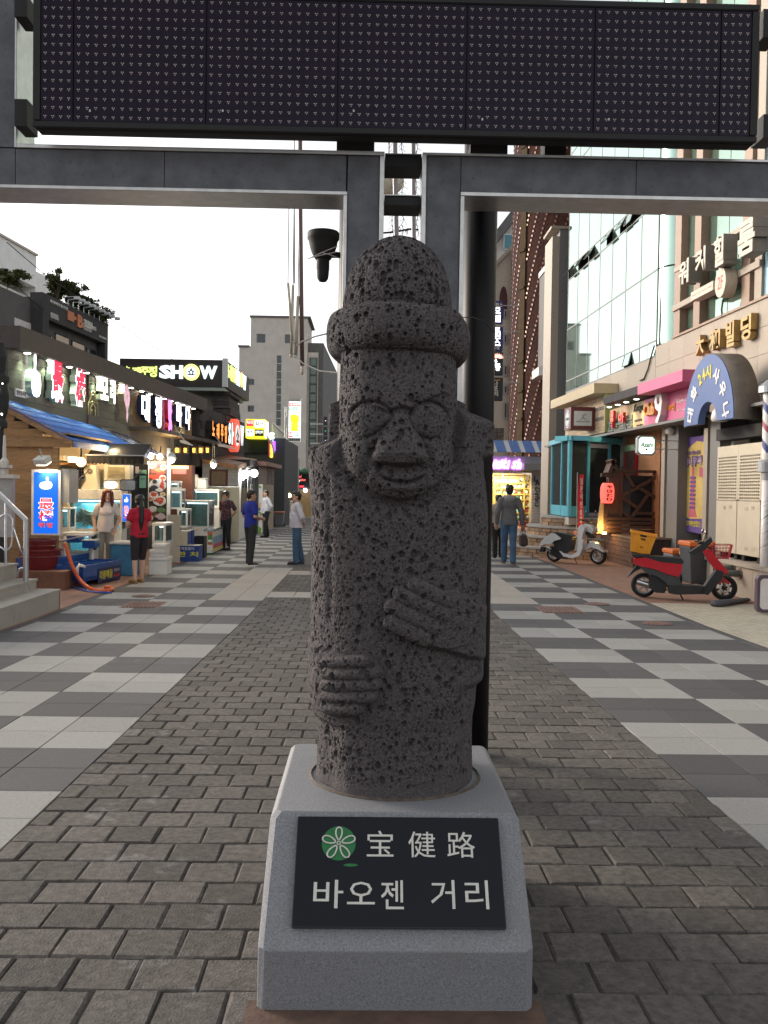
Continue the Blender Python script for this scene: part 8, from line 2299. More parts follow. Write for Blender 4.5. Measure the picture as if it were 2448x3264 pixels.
A0,A1=atX('c7',1195,1340,xc0),atX('c7',1585,1440,xc0)
zc0,zc1=zw2+.10,atX('c7',1258,482,xc0).z
ymid=(A0.y+A1.y)/2
m_rust=M('rusty_coil',(.14,.06,.03),.7,var=.5,scale=12)
for k,(ya,yb)in enumerate(((ymid+.004,A0.y),(A1.y,ymid-.004))):
 t=thing('air_unit',('cream outdoor air-conditioning cabinet with a square-holed grille, farther of the two','cream outdoor air-conditioning cabinet with a square-holed grille, nearer of the two beside the barber pole')[k],'air conditioner',(xc0+.3,(ya+yb)/2,zc0),'cream air-conditioning cabinets')
 WX=Wall((xc0,ya),(xc0,yb),-1)
 hgt=zc1-zc0;gz0,gz1=zc0+hgt*.50,zc0+hgt*.905
 L_=WX.L
 WB(WX,'body',m_cab,t,0,L_,zc0,zc1,-.75,-.05);WB(WX,'coil',m_rust,t,.05,L_-.05,gz0,gz1,-.049,-.03)
 for a,b,c1,d_ in((0,L_,gz1,zc1),(0,.07,gz0,gz1),(L_-.07,L_,gz0,gz1)):WB(WX,'grille_frame',m_cab,t,a,b,c1,d_,-.049,0)
 nx_,nz2=10,14
 for i in range(1,nx_):a=.07+(L_-.14)*i/nx_;WB(WX,'grille_bar',m_cab,t,a-.012,a+.012,gz0,gz1,-.022,-.003)
 for j in range(0,nz2+1):z=gz0+(gz1-gz0)*j/nz2;WB(WX,'grille_bar',m_cab,t,.07,L_-.07,z-.013,z+.013,-.024,-.001)
 WB(WX,'lower_door',m_cab,t,.012,L_-.012,zc0+.01,gz0-.025,-.049,.006)
 for(aa,zz_)in((.25,.42),(.52,.41),(.2,.06),(.5,.055)):
  for i in range(6):WB(WX,'louvre_slit',m_cream,t,L_*aa+i*.022,L_*aa+i*.022+.012,zc0+hgt*zz_-.01,zc0+hgt*zz_+.05,.007,.016)
 for a in(.12,L_-.2):WB(WX,'rubber_foot',m_blackm,t,a,a+.12,zw2+.001,zc0-.001,-.5,-.06)
q=rectY('c7',1358,355,1556,478,18.6)
for k,(x0,x1,y0)in enumerate(((1358,1556,355),(1558,1700,345))):
 q=rectY('c7',x0,y0,x1,600,18.4);t=thing('rear_cabinet',('white cabinet top seen behind the cream units, left one','white cabinet top seen behind the cream units, right one')[k],'cabinet',((q[0]+q[1])/2,18.6,zw2),'white cabinets behind')
 B('case',m_white,t,q[0],q[1],18.4,18.9,1.2,q[3]-.02);B('top',m_cab,t,q[0]-.01,q[1]+.01,18.38,18.92,q[3]-.018,q[3]+.01)
 B('stand',m_alu,t,q[0]+.05,q[1]-.05,18.42,18.88,G0,1.199)
m_gpipe=M('grey_green_pipe',(.10,.125,.115),.5,var=.15)
for k,(x,y)in enumerate(((1285,1560),(1345,1605))):
 p=atX('c7',x+70,y,xw2);t=thing('drain_pipe',('grey drain pipe stub in the low wall, left one behind the red scooter','grey drain pipe stub in the low wall, right one before the red scooter')[k],'pipe',p,'drain pipe stubs')
 mb=MB();mb.lathe([(.045,-.34),(.062,-.34),(.062,-.24),(.055,-.22),(.055,0),(.04,0),(.045,-.33)],p,18,axis='X');mb.build('pipe_stub',m_gpipe,t,smooth=False)
 mb=MB();mb.lathe([(.055,-.012),(.10,-.010),(.10,0)],p,18,axis='X');mb.build('rust_collar',m_iron,t)
m_binw=M('bin_white_print',(.5,.5,.5),.6,var=0);m_binor=M('orange_bin_lid',(.66,.16,.03),.45,var=.08)
Ybn=17.2
for k,(c4,lb)in enumerate((((812,1385,985,1690),'grey wheeled bin with an orange lid, left of the pair behind the red scooter'),((965,1315,1200,1790),'dark grey wheeled bin with an orange lid, right of the pair behind the red scooter'))):
 t,q=wheelie(lb,'c7',c4,(18.4,16.9)[k],(m_bing,M('dark_bin_plastic',(.055,.06,.07),.5,var=.08))[k],m_binor,.6)
 if k==0:
  for z_,s in((.62,'제주시'),(.50,'음식물'),(.35,'쓰레기'),(.22,'전용')):lettering(t,s,(q[0]+.52*(q[1]-q[0]),q[0]+.88*(q[1]-q[0]),G0+z_,G0+z_+.06),18.395+.02,m_binw,.03,.0)
t,q=wheelie('pale grey wheeled bin with an orange lid behind the silver scooter','c6',(1135,1135,1215,1370),23.6,M('pale_bin_plastic',(.33,.33,.32),.5,var=.08),m_binor,.5)
p=atG('c6',1130,1350);mb=MB();mb.lathe([(0,.01),(.10,.01),(.13,.24),(.14,.25),(.12,.25),(.09,.03)],p,18);one('bucket',m_hoseb,mb,'blue bucket on the ground under the silver scooter','bucket',p)
p=atG('ac',335,1850);Yp_=14.6
q=rectY('ac',318,700,420,1800,Yp_)
bpole=thing('barber_pole','white post with a striped barber pole at the right edge','barber pole',((q[0]+.15),Yp_,G0))
xb_p=atY('ac',355,1200,Yp_).x
mb=MB();mb.cyl((xb_p,Yp_,G0),(xb_p,Yp_,q[3]-.1),.085,n=20);mb.build('post',m_wgl,bpole,smooth=True)
zb1_=atY('ac',340,800,Yp_).z;zb2_=atY('ac',340,690,Yp_).z;zb3_=atY('ac',340,20,Yp_).z
mb=MB();mb.lathe([(.09,zb1_-.12),(.10,zb1_),(.16,zb1_+.01),(.17,zb1_+.16),(.15,zb2_),(.10,zb2_+.03)],(xb_p,Yp_,0),22);mb.build('collar',m_alu,bpole)
mb=MB();n=24;nz_=40;vs=[]
for j in range(nz_+1):
 for k in range(n):vs.append((xb_p+.095*math.cos(2*math.pi*k/n),Yp_+.095*math.sin(2*math.pi*k/n),zb2_+.03+(zb3_-zb2_)*j/nz_))
for j in range(nz_):
 for k in range(n):
  mb.add([],[],0);s_=((k/n*4+j/nz_*7)%4)
  mb.f.append((j*n+k,j*n+(k+1)%n,(j+1)*n+(k+1)%n,(j+1)*n+k));mb.m.append(0 if s_<1.2 else(1 if s_<2 else(0 if s_<3.2 else 2)))
mb.v=[tuple(v)for v in vs]
mb.build('striped_drum',[m_white,M('barber_red',(.42,.09,.13),.35,var=0),M('barber_blue',(.06,.08,.26),.35,var=0)],bpole,smooth=True,fix=False)
mb=MB();mb.lathe([(.17,zb3_+.02),(.17,zb3_+.12),(.05,zb3_+.22),(0,zb3_+.22)],(xb_p,Yp_,0),20);mb.build('cap',m_alu,bpole)
q=rectY('ac',262,1820,520,2200,13.2)
t=thing('white_board','white rounded sign board with a dark rim lying on edge at the right border','board',((q[0]+q[1])/2,13.2,G0))
mb=MB();mb.prism(rrect(q[0],q[1],G0+.02,q[3],.07),(0,13.2,0),XR,ZU,Vector((0,-1,0)),.10);mb.build('rim',M('dark_mauve_rim',(.10,.07,.09),.4,var=.1),t)
mb=MB();mb.prism(rrect(q[0]+.04,q[1]-.03,G0+.07,q[3]-.05,.06),(0,13.196,0),XR,ZU,Vector((0,-1,0)),.003);mb.build('face',m_wgl,t)
p=atY('ac',400,1000,14.0);p2=Vector((p.x+.25,14.2,1.0))
t=thing('spiky_plant','dark green spiky-leaved plant behind the barber pole','plant',(p2.x,p2.y,G0))
mb=MB();mb.tube([(p2.x,p2.y,G0),(p2.x-.03,p2.y,.6),(p2.x,p2.y,1.5)],[.04,.03,.015],8);mb.build('stem',m_twig,t)
mb=MB();rs_=random.Random(9)
m_sp=M('glossy_leaf',(.025,.075,.018),.35,var=.3,rand=.3)
for k in range(90):
 z=rs_.uniform(.75,1.55);w=rs_.uniform(0,6.28);L=rs_.uniform(.22,.42);d_=Vector((math.cos(w),math.sin(w),rs_.uniform(-.1,.5))).normalized();s_=d_.cross(ZU).normalized()*.022;b=Vector((p2.x,p2.y,z));m_=b+d_*L*.55+Vector((0,0,.03));e=b+d_*L-Vector((0,0,.06))
 mb.add([b-s_*.4,b+s_*.4,m_+s_,e,m_-s_],[(0,1,2,4),(4,2,3)])
mb.build('foliage',m_sp,t,fix=False)
p=atG('c7',1210,1895);p2=atG('c7',1470,1860)
mb=MB();rs_=random.Random(3)
for k in range(14):
 u=k/13;c_=p.lerp(p2,u);mb.sph(c_+Vector((0,0,.045)),.085*(1.1-.5*u),12,8,sc=(1.3,1.0,.62))
o=remesh(mb,'grey_sack',M('grey_cloth_sack',(.085,.085,.095),.85,var=.25,scale=12,bump=.3,bscale=40),None,.012,2,org=p);tag(o,'dark grey crumpled sack lying by the front wheel of the red scooter','sack')
p=atG('c6',560,1095);q=rectY('c6',535,1040,612,1100,33.0)
t=thing('red_basket','red plastic basket on the ground near the stone steps','basket',((q[0]+q[1])/2,33,q[2]));B('bowl',MATS['red_letter'],t,q[0],q[1],33,33.5,q[2],q[3]-.03,.03);B('rim',MATS['red_letter'],t,q[0]-.03,q[1]+.03,32.97,33.53,q[3]-.028,q[3],.01)
#hanging light tubes and strings beyond the gate
m_btube=M('brown_light_tube',(.13,.075,.065),.5,var=.1);m_ctube=M('cloudy_plastic',(.52,.46,.36),.35,var=.15,scale=12);m_gtube=M('grey_light_tube',(.20,.18,.19),.4,.3,var=.1)
Yt=9.0
def htube(label,pts,rad,mat,Y=Yt,tip=False,name='hanging_tube'):
 P_=[atY(*p,Y)for p in pts];t=thing(name,label,'light tube',P_[-1],'hanging light tubes')
 mb=MB();mb.tube(P_,rad,10);mb.build('tube',mat,t,smooth=True)
 if tip:
  mb=MB();mb.lathe([(0,-.09),(.010,-.085),(.016,-.05),(.012,-.02),(.018,0)],P_[-1],10);mb.build('glass_tip',m_ctube,t,smooth=True)
 else:
  mb=MB();mb.sph(P_[-1],rad*1.2,8,6);mb.build('end_cap',mat,t)
 mb=MB();mb.cyl(P_[0],P_[0]+Vector((0,0,1.2)),.004,n=5);mb.build('cord',m_blackm,t)
htube('brown hanging light tube with a glass tip left of the floodlight',[('u1',470,-800),('u1',475,930),('u1',490,2212),('D',653,790)],.021,m_btube,tip=True)
htube('cloudy plastic light tube, left strand hanging beside the brown tube',[('D',633,616),('D',631,700),('D',629,768)],.014,m_ctube)
htube('cloudy plastic light tube, right strand hanging beside the brown tube',[('D',644,640),('D',641,700),('D',639,770)],.016,m_ctube)
htube('cloudy plastic light tube bent outward at its top beside the brown tube',[('D',622,612),('D',626,660),('D',632,740)],.014,m_ctube)
htube('thin silver light tube high up beside the brown tube',[('u1',385,-700),('u1',392,930),('u1',390,2000)],.006,m_alu)
htube('grey light tube seen between the gate columns, left one',[('k7',680,-900),('k7',690,480),('k7',715,1900),('k7',720,2600)],.025,m_gtube)
htube('grey light tube seen between the gate columns, right one',[('k7',1055,-900),('k7',1060,480),('k7',1070,2100),('k7',1072,2700)],.022,m_gtube)
p=atY('k7',560,790,10.0);t=thing('round_dish','pale round dish hanging behind the gap between the gate columns','dish',p)
mb=MB();mb.lathe([(0,-.06),(.10,-.05),(.155,-.02),(.165,0),(.15,0),(.09,-.03),(0,-.04)],p,32,axis='Y');mb.build('bowl',m_ctube,t,smooth=True);mb=MB();mb.cyl(p+Vector((0,.02,.15)),p+Vector((0,.02,2.5)),.006,n=5);mb.build('cord',m_blackm,t)
rs_=random.Random(12)
for x,lb in((845,'icicle light string with wire twigs in the gap of the gate, middle one'),(640,'icicle light string with wire twigs in the gap of the gate, left one'),(1125,'icicle light string with wire twigs in the gap of the gate, right one')):
 t=thing('icicle_string',lb,'light string',atY('k7',x,1900,9.4),'icicle light strings');mb=MB()
 P_=[atY('k7',x+rs_.uniform(-30,40),y,9.4)for y in range(-300,2000,110)];mb.tube(P_,.0035,5)
 for a in P_:
  for s_ in(-1,1):mb.tube([a,a+Vector((s_*rs_.uniform(.02,.05),0,-rs_.uniform(.02,.07)))],.0022,4)
 mb.build('wire',m_blackm,t)
P_=[atY('k7',x,y,9.6)for x,y in((300,1860),(560,1840),(700,1830),(870,1790),(1010,1770),(1300,1800))]
mb=MB();mb.tube(P_,.010,6)
for k in range(26):
 a=P_[rs_.randrange(5)].lerp(P_[rs_.randrange(1,6)],rs_.random());mb.tube([a,a+Vector((rs_.uniform(-.05,.05),0,rs_.uniform(-.06,.06)))],.003,4)
one('wire_bundle',m_blackm,mb,'dark bundle of light wires crossing the gap above the stone hat','wires',P_[2])
def cable(label,pts,Y0,Y1,rad=.006):
 P_=[atY(*p,Y0+(Y1-Y0)*i/(len(pts)-1))for i,p in enumerate(pts)]
 mb=MB();mb.tube(P_,rad,6);one('cable',m_blackm,mb,label,'cable',P_[0])
cable('black cable looping from the light tubes to the gate post, upper one',[('D',640,748),('D',652,738),('D',680,727),('D',730,715)],9.0,5.7)
cable('black cable looping from the light tubes to the gate post, lower one',[('D',634,765),('D',655,785),('D',690,801),('D',735,806)],9.0,5.7)
cable('thin dark wire arching over the right round post',[('s3',1225,725),('s3',1300,725),('s3',1380,755),('s3',1450,830)],5.0,5.4,.003)
cable('overhead wire slanting across the stall roofs',[('c1',60,200),('c1',400,490),('c1',800,760),('c1',1700,1350)],24,40,.012)
cable('slack wire hanging down the front of the dark grey bar',[('c1',150,555),('c1',185,620),('c1',280,710),('c1',390,800)],28,30,.012)
#people
SKIN=M('skin',(.50,.29,.19),.55,var=.06,scale=20)
SKIN2=M('light_skin',(.58,.36,.26),.55,var=.06,scale=20)
M_HAIR=M('black_hair',(.012,.010,.009),.45,var=.3,scale=60,stretch=(1,1,.1))
M_RHAIR=M('reddish_hair',(.13,.028,.016),.45,var=.3,scale=60,stretch=(1,1,.1))
M_EYE=M('dark_eye',(.02,.012,.01),.3,var=0);M_LIP=M('lip',(.36,.10,.09),.5,var=0)
def cap(mb,a,b,ra,rb=None,n=12):
 rb=ra if rb is None else rb
 a,b=Vector(a),Vector(b)
 mb.tube([a,a.lerp(b,.5),b],[ra,(ra+rb)/2,rb],n);mb.sph(a,ra,n,7);mb.sph(b,rb,n,7)
def ell_(mb,c,rx,ry,rz,n=16):mb.sph(c,1.0,n,10,sc=(rx,ry,rz))
ARMS={'down':((.245,.02,1.11),(.255,-.05,.87)),'pocket':((.27,.07,1.12),(.20,-.02,.93)),'back':((.265,.11,1.12),(.06,.165,.96)),'front':((.235,.03,1.11),(.09,-.22,1.07)),'fold':((.245,-.04,1.13),(.0,-.20,1.10)),'carry':((.26,.03,1.12),(.285,.0,.86))}
def person(label,foot,H,rz,shirt,trous,shoe,hair='short',hairm=M_HAIR,skin=SKIN,arms=('down','down'),short_sleeve=True,shorts=False,fat=1.0,sh=1.0,legs=None,head=(0,0),lean=0.0,sole=None,shirt_end=.86,collar=None,hood=None,loose=1.0,neck_open=False,female=False,boots=None):
 k=H/1.70
 name='person'
 o0=Vector((0,0,0))
 L=legs or((.095,-.0,.09,0),(-.095,.0,.09,0))
 S=.172*sh
 def arm(s,key):
  e,w=ARMS[key]
  return Vector((s*e[0]*sh,e[1],e[2])),Vector((s*w[0],w[1],w[2]))
 def tor(mb,g,top=True):
  ell_(mb,(0,.005,1.29),.155*sh*(1+.3*(fat-1))+g,.105*fat**.5+g,.155+g)
  ell_(mb,(0,-.03*(fat-1)*3,1.12),.135*fat+g,.10*fat+g,.16+g)
  ell_(mb,(0,.005,.97),(.150 if not female else .16)*fat**.7+g,.108*fat**.6+g,.12+g)
  for s in(-1,1):cap(mb,(s*S*.5,.005,1.385),(s*S,.008,1.365),.058+g,.056+g)
  if female:
   ell_(mb,(0,-.066,1.25),.120+g,.050+g,.065+g)
 body=MB();tor(body,-.004)
 hx,hy=head
 hc=Vector((hx*.04,-.02+lean*.02,1.575))
 cap(body,(0,.012,1.40),(hc.x*.6,.0,1.50),.056,.052)
 Rh=Euler((hy*.35,0,hx*.9)).to_matrix()
 hb_=MB();ell_(hb_,(0,.012,.025),.076,.095,.098);ell_(hb_,(0,-.018,-.045),.060,.070,.075);cap(hb_,(0,-.090,.015),(0,-.103,-.018),.010,.015,8);ell_(hb_,(0,-.075,-.092),.026,.022,.020)
 for s in(-1,1):ell_(hb_,(s*.078,.012,-.005),.012,.022,.032,8)
 body.add([hc+Rh@Vector(v)for v in hb_.v],hb_.f)
 for s,a_ in zip((1,-1),arms):
  e,w=arm(s,a_)
  sh_=Vector((s*S,.008,1.37));cap(body,sh_,e,.047,.040);cap(body,e,w,.040,.027)
  d_=(w-e).normalized();side=d_.cross(Vector((0,1,0))).normalized()if abs(d_.y)<.9 else Vector((1,0,0))
  nrm_=d_.cross(side)
  cap(body,w,w+d_*.065,.030,.033,10)
  for j in range(4):
   b=w+d_*.085+side*(j-1.5)*.019;l_=(.062,.072,.068,.052)[j]
   cap(body,b,b+(d_*.8+nrm_*.25).normalized()*l_,.0105,.009,8)
  b=w+d_*.03+side*s*.030;cap(body,b,b+(d_*.7+side*s*.5+nrm_*.3).normalized()*.055,.012,.010,8)
 for(fx,fy,kx,ky),s in zip(L,(1,-1)):
  hip,an=Vector((s*.088,0,.90)),Vector((fx,fy+.02,.085));kn=hip.lerp(an,.50)+Vector((0,-.02+ky,0))
  cap(body,hip,kn,.078*fat**.3,.050);cap(body,kn.lerp(an,.0),kn.lerp(an,.35),.050,.053);cap(body,kn.lerp(an,.35),an,.053,.034);cap(body,an,(fx,fy-.12,.045),.036,.03)
 def place(mb):
  q=Matrix.Rotation(rz,3,'Z')
  out=MB();out.f,out.m=mb.f,mb.m
  for v in mb.v:
   v=Vector(v);v.x+=lean*max(0,v.z-.9)*.12
   v=q@(v*k);out.v.append((v.x,v.y,v.z))
  return out
 root=remesh(place(body),name,skin,None,.0095*k,1,local=True)
 root.location=foot;ORG[root.name]=Vector(foot);tag(root,label,'person')
 P=lambda mb,nm,mt,vx=.012,sm=2:remesh(place(mb),nm,mt,root,vx*k,sm,local=True)
 mb=MB();tor(mb,.012*loose)
 hem=MB()
 mb.lathe([(.01,shirt_end),(.158*fat**.8+.012*loose,shirt_end),(.163*fat**.8+.008*loose,shirt_end+.05),(.145*fat+.015*loose,1.08),(.14*fat,1.2),(.01,1.2)],(0,-.012*(fat-1)*3,0),28,sy=.74)
 for s,a_ in zip((1,-1),arms):
  e,w=arm(s,a_);sh_=Vector((s*S,.008,1.37));g=.012*loose
  if short_sleeve:cap(mb,sh_,sh_.lerp(e,.52 if female else .70),.056+g,.054+g)
  else:cap(mb,sh_,e,.055+g,.048+g);cap(mb,e,e.lerp(w,short_sleeve is None and .55 or .95),.047+g,.036+g)
 cap(mb,(0,.015,1.38),(0,.008,1.435),.075,.060)
 P(mb,'hoodie' if hood else('jacket' if not short_sleeve and not collar else'shirt'),shirt)
 if collar:
  mb=MB();mb.lathe([(.068,1.405),(.064,1.455),(.071,1.46),(.076,1.405)],(0,.008,0),20);o=place(mb).build('collar',collar,root,True,local=True)
 if hood:
  mb=MB();ell_(mb,(0,.085,1.40),.115,.06,.085);cap(mb,(-.10,.02,1.43),(.10,.02,1.43),.04,.04);cap(mb,(-.085,-.05,1.42),(-.10,.03,1.44),.03,.035);cap(mb,(.085,-.05,1.42),(.10,.03,1.44),.03,.035);P(mb,'hood',hood)
 mb=MB();g=.012
 ell_(mb,(0,.005,.95),.150*fat**.7+g,.112*fat**.6+g,.10+g)
 for(fx,fy,kx,ky),s in zip(L,(1,-1)):
  hip,an=Vector((s*.088,0,.90)),Vector((fx,fy+.02,.085));kn=hip.lerp(an,.50)+Vector((0,-.02+ky,0))
  cap(mb,hip,kn,.086*fat**.3+g*loose,.060+g*loose)
  if not shorts:
   cap(mb,kn,kn.lerp(an,.5),.060+g*loose,.056+g*loose);cap(mb,kn.lerp(an,.5),an+Vector((0,0,.12 if boots else-.01)),.056+g*loose,.052+g*loose)
 P(mb,'shorts' if shorts else'trousers',trous)
 for(fx,fy,kx,ky),s in zip(L,(1,-1)):
  mb=MB();w=s*.10
  t_=Vector((math.sin(w),-math.cos(w),0))
  b=Vector((fx,fy+.03,.045));cap(mb,b,b+t_*.10,.043,.042);cap(mb,b+t_*.10,b+t_*.175+Vector((0,0,-.008)),.044,.034)
  if boots:cap(mb,b+Vector((0,-.01,.03)),b+Vector((0,-.015,.24)),.05,.062)
  for i,v in enumerate(mb.v):mb.v[i]=(v[0],v[1],max(v[2],.012))
  so=P(mb,'boot' if boots else'shoe',boots or shoe,.009,1)
  mb=MB();p0=b-t_*.045;s_=Vector((-t_.y,t_.x,0));mb.add([p+Vector((0,0,z))for z in(.0,.022)for p in(p0-s_*.032,p0+s_*.032,b+t_*.08+s_*.046,b+t_*.19+s_*.03,b+t_*.21,b+t_*.19-s_*.03,b+t_*.08-s_*.046)for p in(Vector((p.x,p.y,0)),)],[tuple(range(6,-1,-1)),tuple(range(7,14))]+[(i,(i+1)%7,(i+1)%7+7,i+7)for i in range(7)])
  place(mb).build('sole',sole or M_HAIR,so,local=True)
 hm=MB()
 def hp(x,y,z):return hc+Rh@Vector((x,y,z))
 rs=random.Random(len(label))
 ell_(hm,(0,.030,.048),.085,.098,.088);ell_(hm,(0,.058,.0),.076,.062,.085)
 if hair!='crop':ell_(hm,(0,-.035,.098),.066,.06,.032)
 for i in range(26):
  w=rs.uniform(0,6.28);z=rs.uniform(.02,.11);rr=.085*math.sqrt(max(.1,1-(z/.135)**2))
  if math.sin(w)<-.55 and z<.07:continue
  ell_(hm,(rr*math.cos(w)*.93,.022+rr*math.sin(w)*1.05,z+.01),.021,.021,.024,8)
 if hair=='bowl':
  for s in(-1,1):ell_(hm,(s*.068,-.02,.03),.024,.05,.05)
  ell_(hm,(0,-.075,.075),.06,.022,.03)
 if hair=='long':
  for s in(-1,1):
   for j in range(3):cap(hm,(s*(.070+.005*j),.045*j-.055,.07),(s*(.095+.008*j),.03*j-.055,-.20),.030,.030)
  cap(hm,(0,.075,.05),(0,.075,-.20),.07,.06)
 if hair=='pony':
  cap(hm,(0,.095,.03),(0,.13,-.10),.032,.045);cap(hm,(0,.13,-.10),(.01,.135,-.38),.050,.050);cap(hm,(.01,.135,-.38),(.02,.12,-.62),.05,.018)
  for s in(-1,1):cap(hm,(s*.072,-.03,.04),(s*.074,.03,-.07),.018,.02)
 hq=MB();hq.add([hp(*v)for v in hm.v],hm.f);P(hq,'hair',hairm,.008,1)
 for s in(-1,1):
  mb=MB();ell_(mb,(s*.031,-.088,.016),.013,.006,.0055,10);q_=MB();q_.add([hp(*v)for v in mb.v],mb.f);place(q_).build('eye',M_EYE,root,True,local=True)
  mb=MB();cap(mb,(s*.017,-.093,.040),(s*.046,-.083,.040),.0042,.003,6);q_=MB();q_.add([hp(*v)for v in mb.v],mb.f);place(q_).build('eyebrow',M_HAIR,root,True,local=True)
 mb=MB();ell_(mb,(0,-.087,-.052),.023,.007,.0075,10);q_=MB();q_.add([hp(*v)for v in mb.v],mb.f);place(q_).build('mouth',M_LIP,root,True,local=True)
 return root
def fabric(n,c,**k):return M(n,c,.85,var=k.pop('var',.12),scale=k.pop('scale',9),bump=.35,bscale=k.pop('bs',14),**k)
f_white=fabric('white_tee',(.66,.62,.60));f_red=fabric('crimson_tee',(.46,.012,.035));f_blue=fabric('royal_blue_polo',(.010,.024,.26));f_cook=fabric('white_jacket_cloth',(.58,.58,.63));f_lav=fabric('pale_lilac_shirt',(.60,.57,.62))
f_grey=fabric('grey_jersey',(.125,.125,.13));f_beige=fabric('beige_jacket_cloth',(.36,.31,.26));f_blk=fabric('black_trousers_cloth',(.012,.012,.014));f_dj=fabric('dark_denim',(.022,.024,.030));f_jean=fabric('blue_denim',(.055,.115,.20),var=.25,scale=5,stain=((.22,.28,.33),4.5,.60));f_khaki=fabric('stone_grey_trousers',(.34,.30,.25));f_shorts=fabric('dark_plum_shorts',(.025,.017,.020))
m_tan=M('tan_leather',(.30,.17,.06),.55,var=.1);m_dshoe=M('dark_shoe',(.03,.03,.033),.6,var=.1);m_gshoe=M('grey_sneaker',(.06,.065,.07),.7,var=.1)
m_flo=bpy.data.materials.new('floral_shirt_cloth');m_flo.use_nodes=True
n,l=m_flo.node_tree.nodes,m_flo.node_tree.links
b=n['Principled BSDF'];b.inputs['Roughness'].default_value=.85
tc=n.new('ShaderNodeTexCoord');vo=n.new('ShaderNodeTexVoronoi');vo.inputs['Scale'].default_value=34;cr_=n.new('ShaderNodeValToRGB');cr_.color_ramp.interpolation='CONSTANT'
cr_.color_ramp.elements[0].color=(.42,.20,.24,1);cr_.color_ramp.elements[1].position=.26;cr_.color_ramp.elements[1].color=(.035,.012,.020,1)
l.new(tc.outputs['Object'],vo.inputs['Vector']);l.new(vo.outputs['Distance'],cr_.inputs[0]);l.new(cr_.outputs[0],b.inputs['Base Color'])
MATS['floral_shirt_cloth']=m_flo
def spot_(c,x,y,top,Y=None):
 p=atG(c,x,y)if Y is None else Vector((atY(c,x,y,Y).x,Y,G0))
 return p,atY(c,x,top,p.y).z-p.z
p,h=spot_('c2',925,1300,722,17.75)
person('woman in a white t-shirt with hands in her pockets before the crab tank',p,h,R(6),f_white,f_khaki,m_tan,'long',M_RHAIR,SKIN2,('pocket','pocket'),head=(.18,.12),lean=.5,female=True,sh=.93)
p,h=spot_('c2',1225,1545,768)
person('woman in a red t-shirt and dark shorts with a long black ponytail',p,h,R(-138),f_red,f_shorts,m_tan,'pony',M_HAIR,SKIN2,('fold','fold'),shorts=True,female=True,sh=.95,fat=1.08,legs=((.12,.05,0,0),(-.10,-.10,0,0)),sole=m_tan,shirt_end=.88,head=(-.15,0))
p,h=spot_('c4',728,1335,717)
person('man in a dark floral shirt looking down, hands behind his back',p,h,R(-30),m_flo,f_blk,m_dshoe,'bowl',M_HAIR,SKIN,('back','back'),collar=fabric('grey_blue_collar',(.16,.19,.27)),head=(-.1,.45),boots=M('dark_blue_rubber',(.012,.016,.035),.4,var=.05),sh=1.05)
p,h=spot_('c4',985,1502,705)
rb=person('man in a royal blue polo shirt seen from behind, holding a paper cup',p,h,R(128),f_blue,f_dj,m_gshoe,'short',M_HAIR,SKIN,('front','front'),collar=f_blue,sole=m_white,legs=((.13,-.06,0,0),(-.13,.06,0,0)),sh=1.03,fat=1.05,head=(-.25,.1),loose=1.2)
q_=Matrix.Rotation(R(128),3,'Z')@(Vector((.05,-.30,1.06))*(h/1.7))+p
mb=MB();mb.lathe([(0,0),(.028,0),(.037,.09),(.033,.09),(.026,.01),(0,.01)],q_-Vector((0,0,.03)),16);one('paper_cup',m_white,mb,'white paper cup held by the man in the blue polo shirt','cup',q_)
p,h=spot_('c4',1150,1203,705)
person('slim cook in a white long-sleeved jacket and black trousers',p,h,R(-62),f_cook,f_blk,m_dshoe,'crop',M_HAIR,SKIN,('back','down'),short_sleeve=False,collar=m_dshoe,legs=((.14,-.10,0,0),(-.12,.10,0,0)),loose=1.5,sh=.98)
p,h=spot_('c4',1475,1490,722)
person('stout man in a white shirt and blue jeans turned left, half hidden by the statue',p,h,R(-82),f_lav,f_jean,m_dshoe,'short',M_HAIR,SKIN,('back','back'),fat=1.32,sh=1.06,legs=((.10,-.04,0,0),(-.12,.12,0,0)),loose=1.4,sole=m_dshoe,short_sleeve=None,collar=f_lav)
p,h=spot_('c6',398,1488,648)
hm_=person('man in a grey hooded sweatshirt and faded jeans walking away with a bag',p,h,R(176),f_grey,f_jean,m_tan,'crop',M_HAIR,SKIN,('down','carry'),short_sleeve=False,hood=fabric('grey_hood_lining',(.24,.24,.25)),legs=((.085,-.16,0,0),(-.085,.12,0,0)),sole=m_tan,sh=1.02,shirt_end=.84,loose=1.3)
bp0=p+Vector((.285*h/1.7+.02,-.02,.84*h/1.7))
bag=thing('hand_bag','dark brown leather bag carried by the man in the grey sweatshirt','bag',bp0)
m_lea=M('dark_brown_leather',(.035,.024,.018),.45,var=.15,scale=8)
mb=MB();mb.box(bp0.x-.07,bp0.x+.07,bp0.y-.17,bp0.y+.17,bp0.z-.50,bp0.z-.20,bev=.03);bevel(mb.build('body',m_lea,bag),.02,3)
mb=MB();mb.box(bp0.x+.072,bp0.x+.10,bp0.y-.12,bp0.y+.12,bp0.z-.47,bp0.z-.30,bev=.02);mb.build('pocket',m_lea,bag)
for s in(-1,1):
 mb=MB();mb.tube([bp0+Vector((s*.04,-.10,-.21)),bp0+Vector((s*.02,-.06,-.05)),bp0+Vector((0,0,-.02)),bp0+Vector((s*.02,.06,-.05)),bp0+Vector((s*.04,.10,-.21))],.008,6);mb.build('handle',m_lea,bag,smooth=True)
p,h=spot_('c6',305,1428,755)
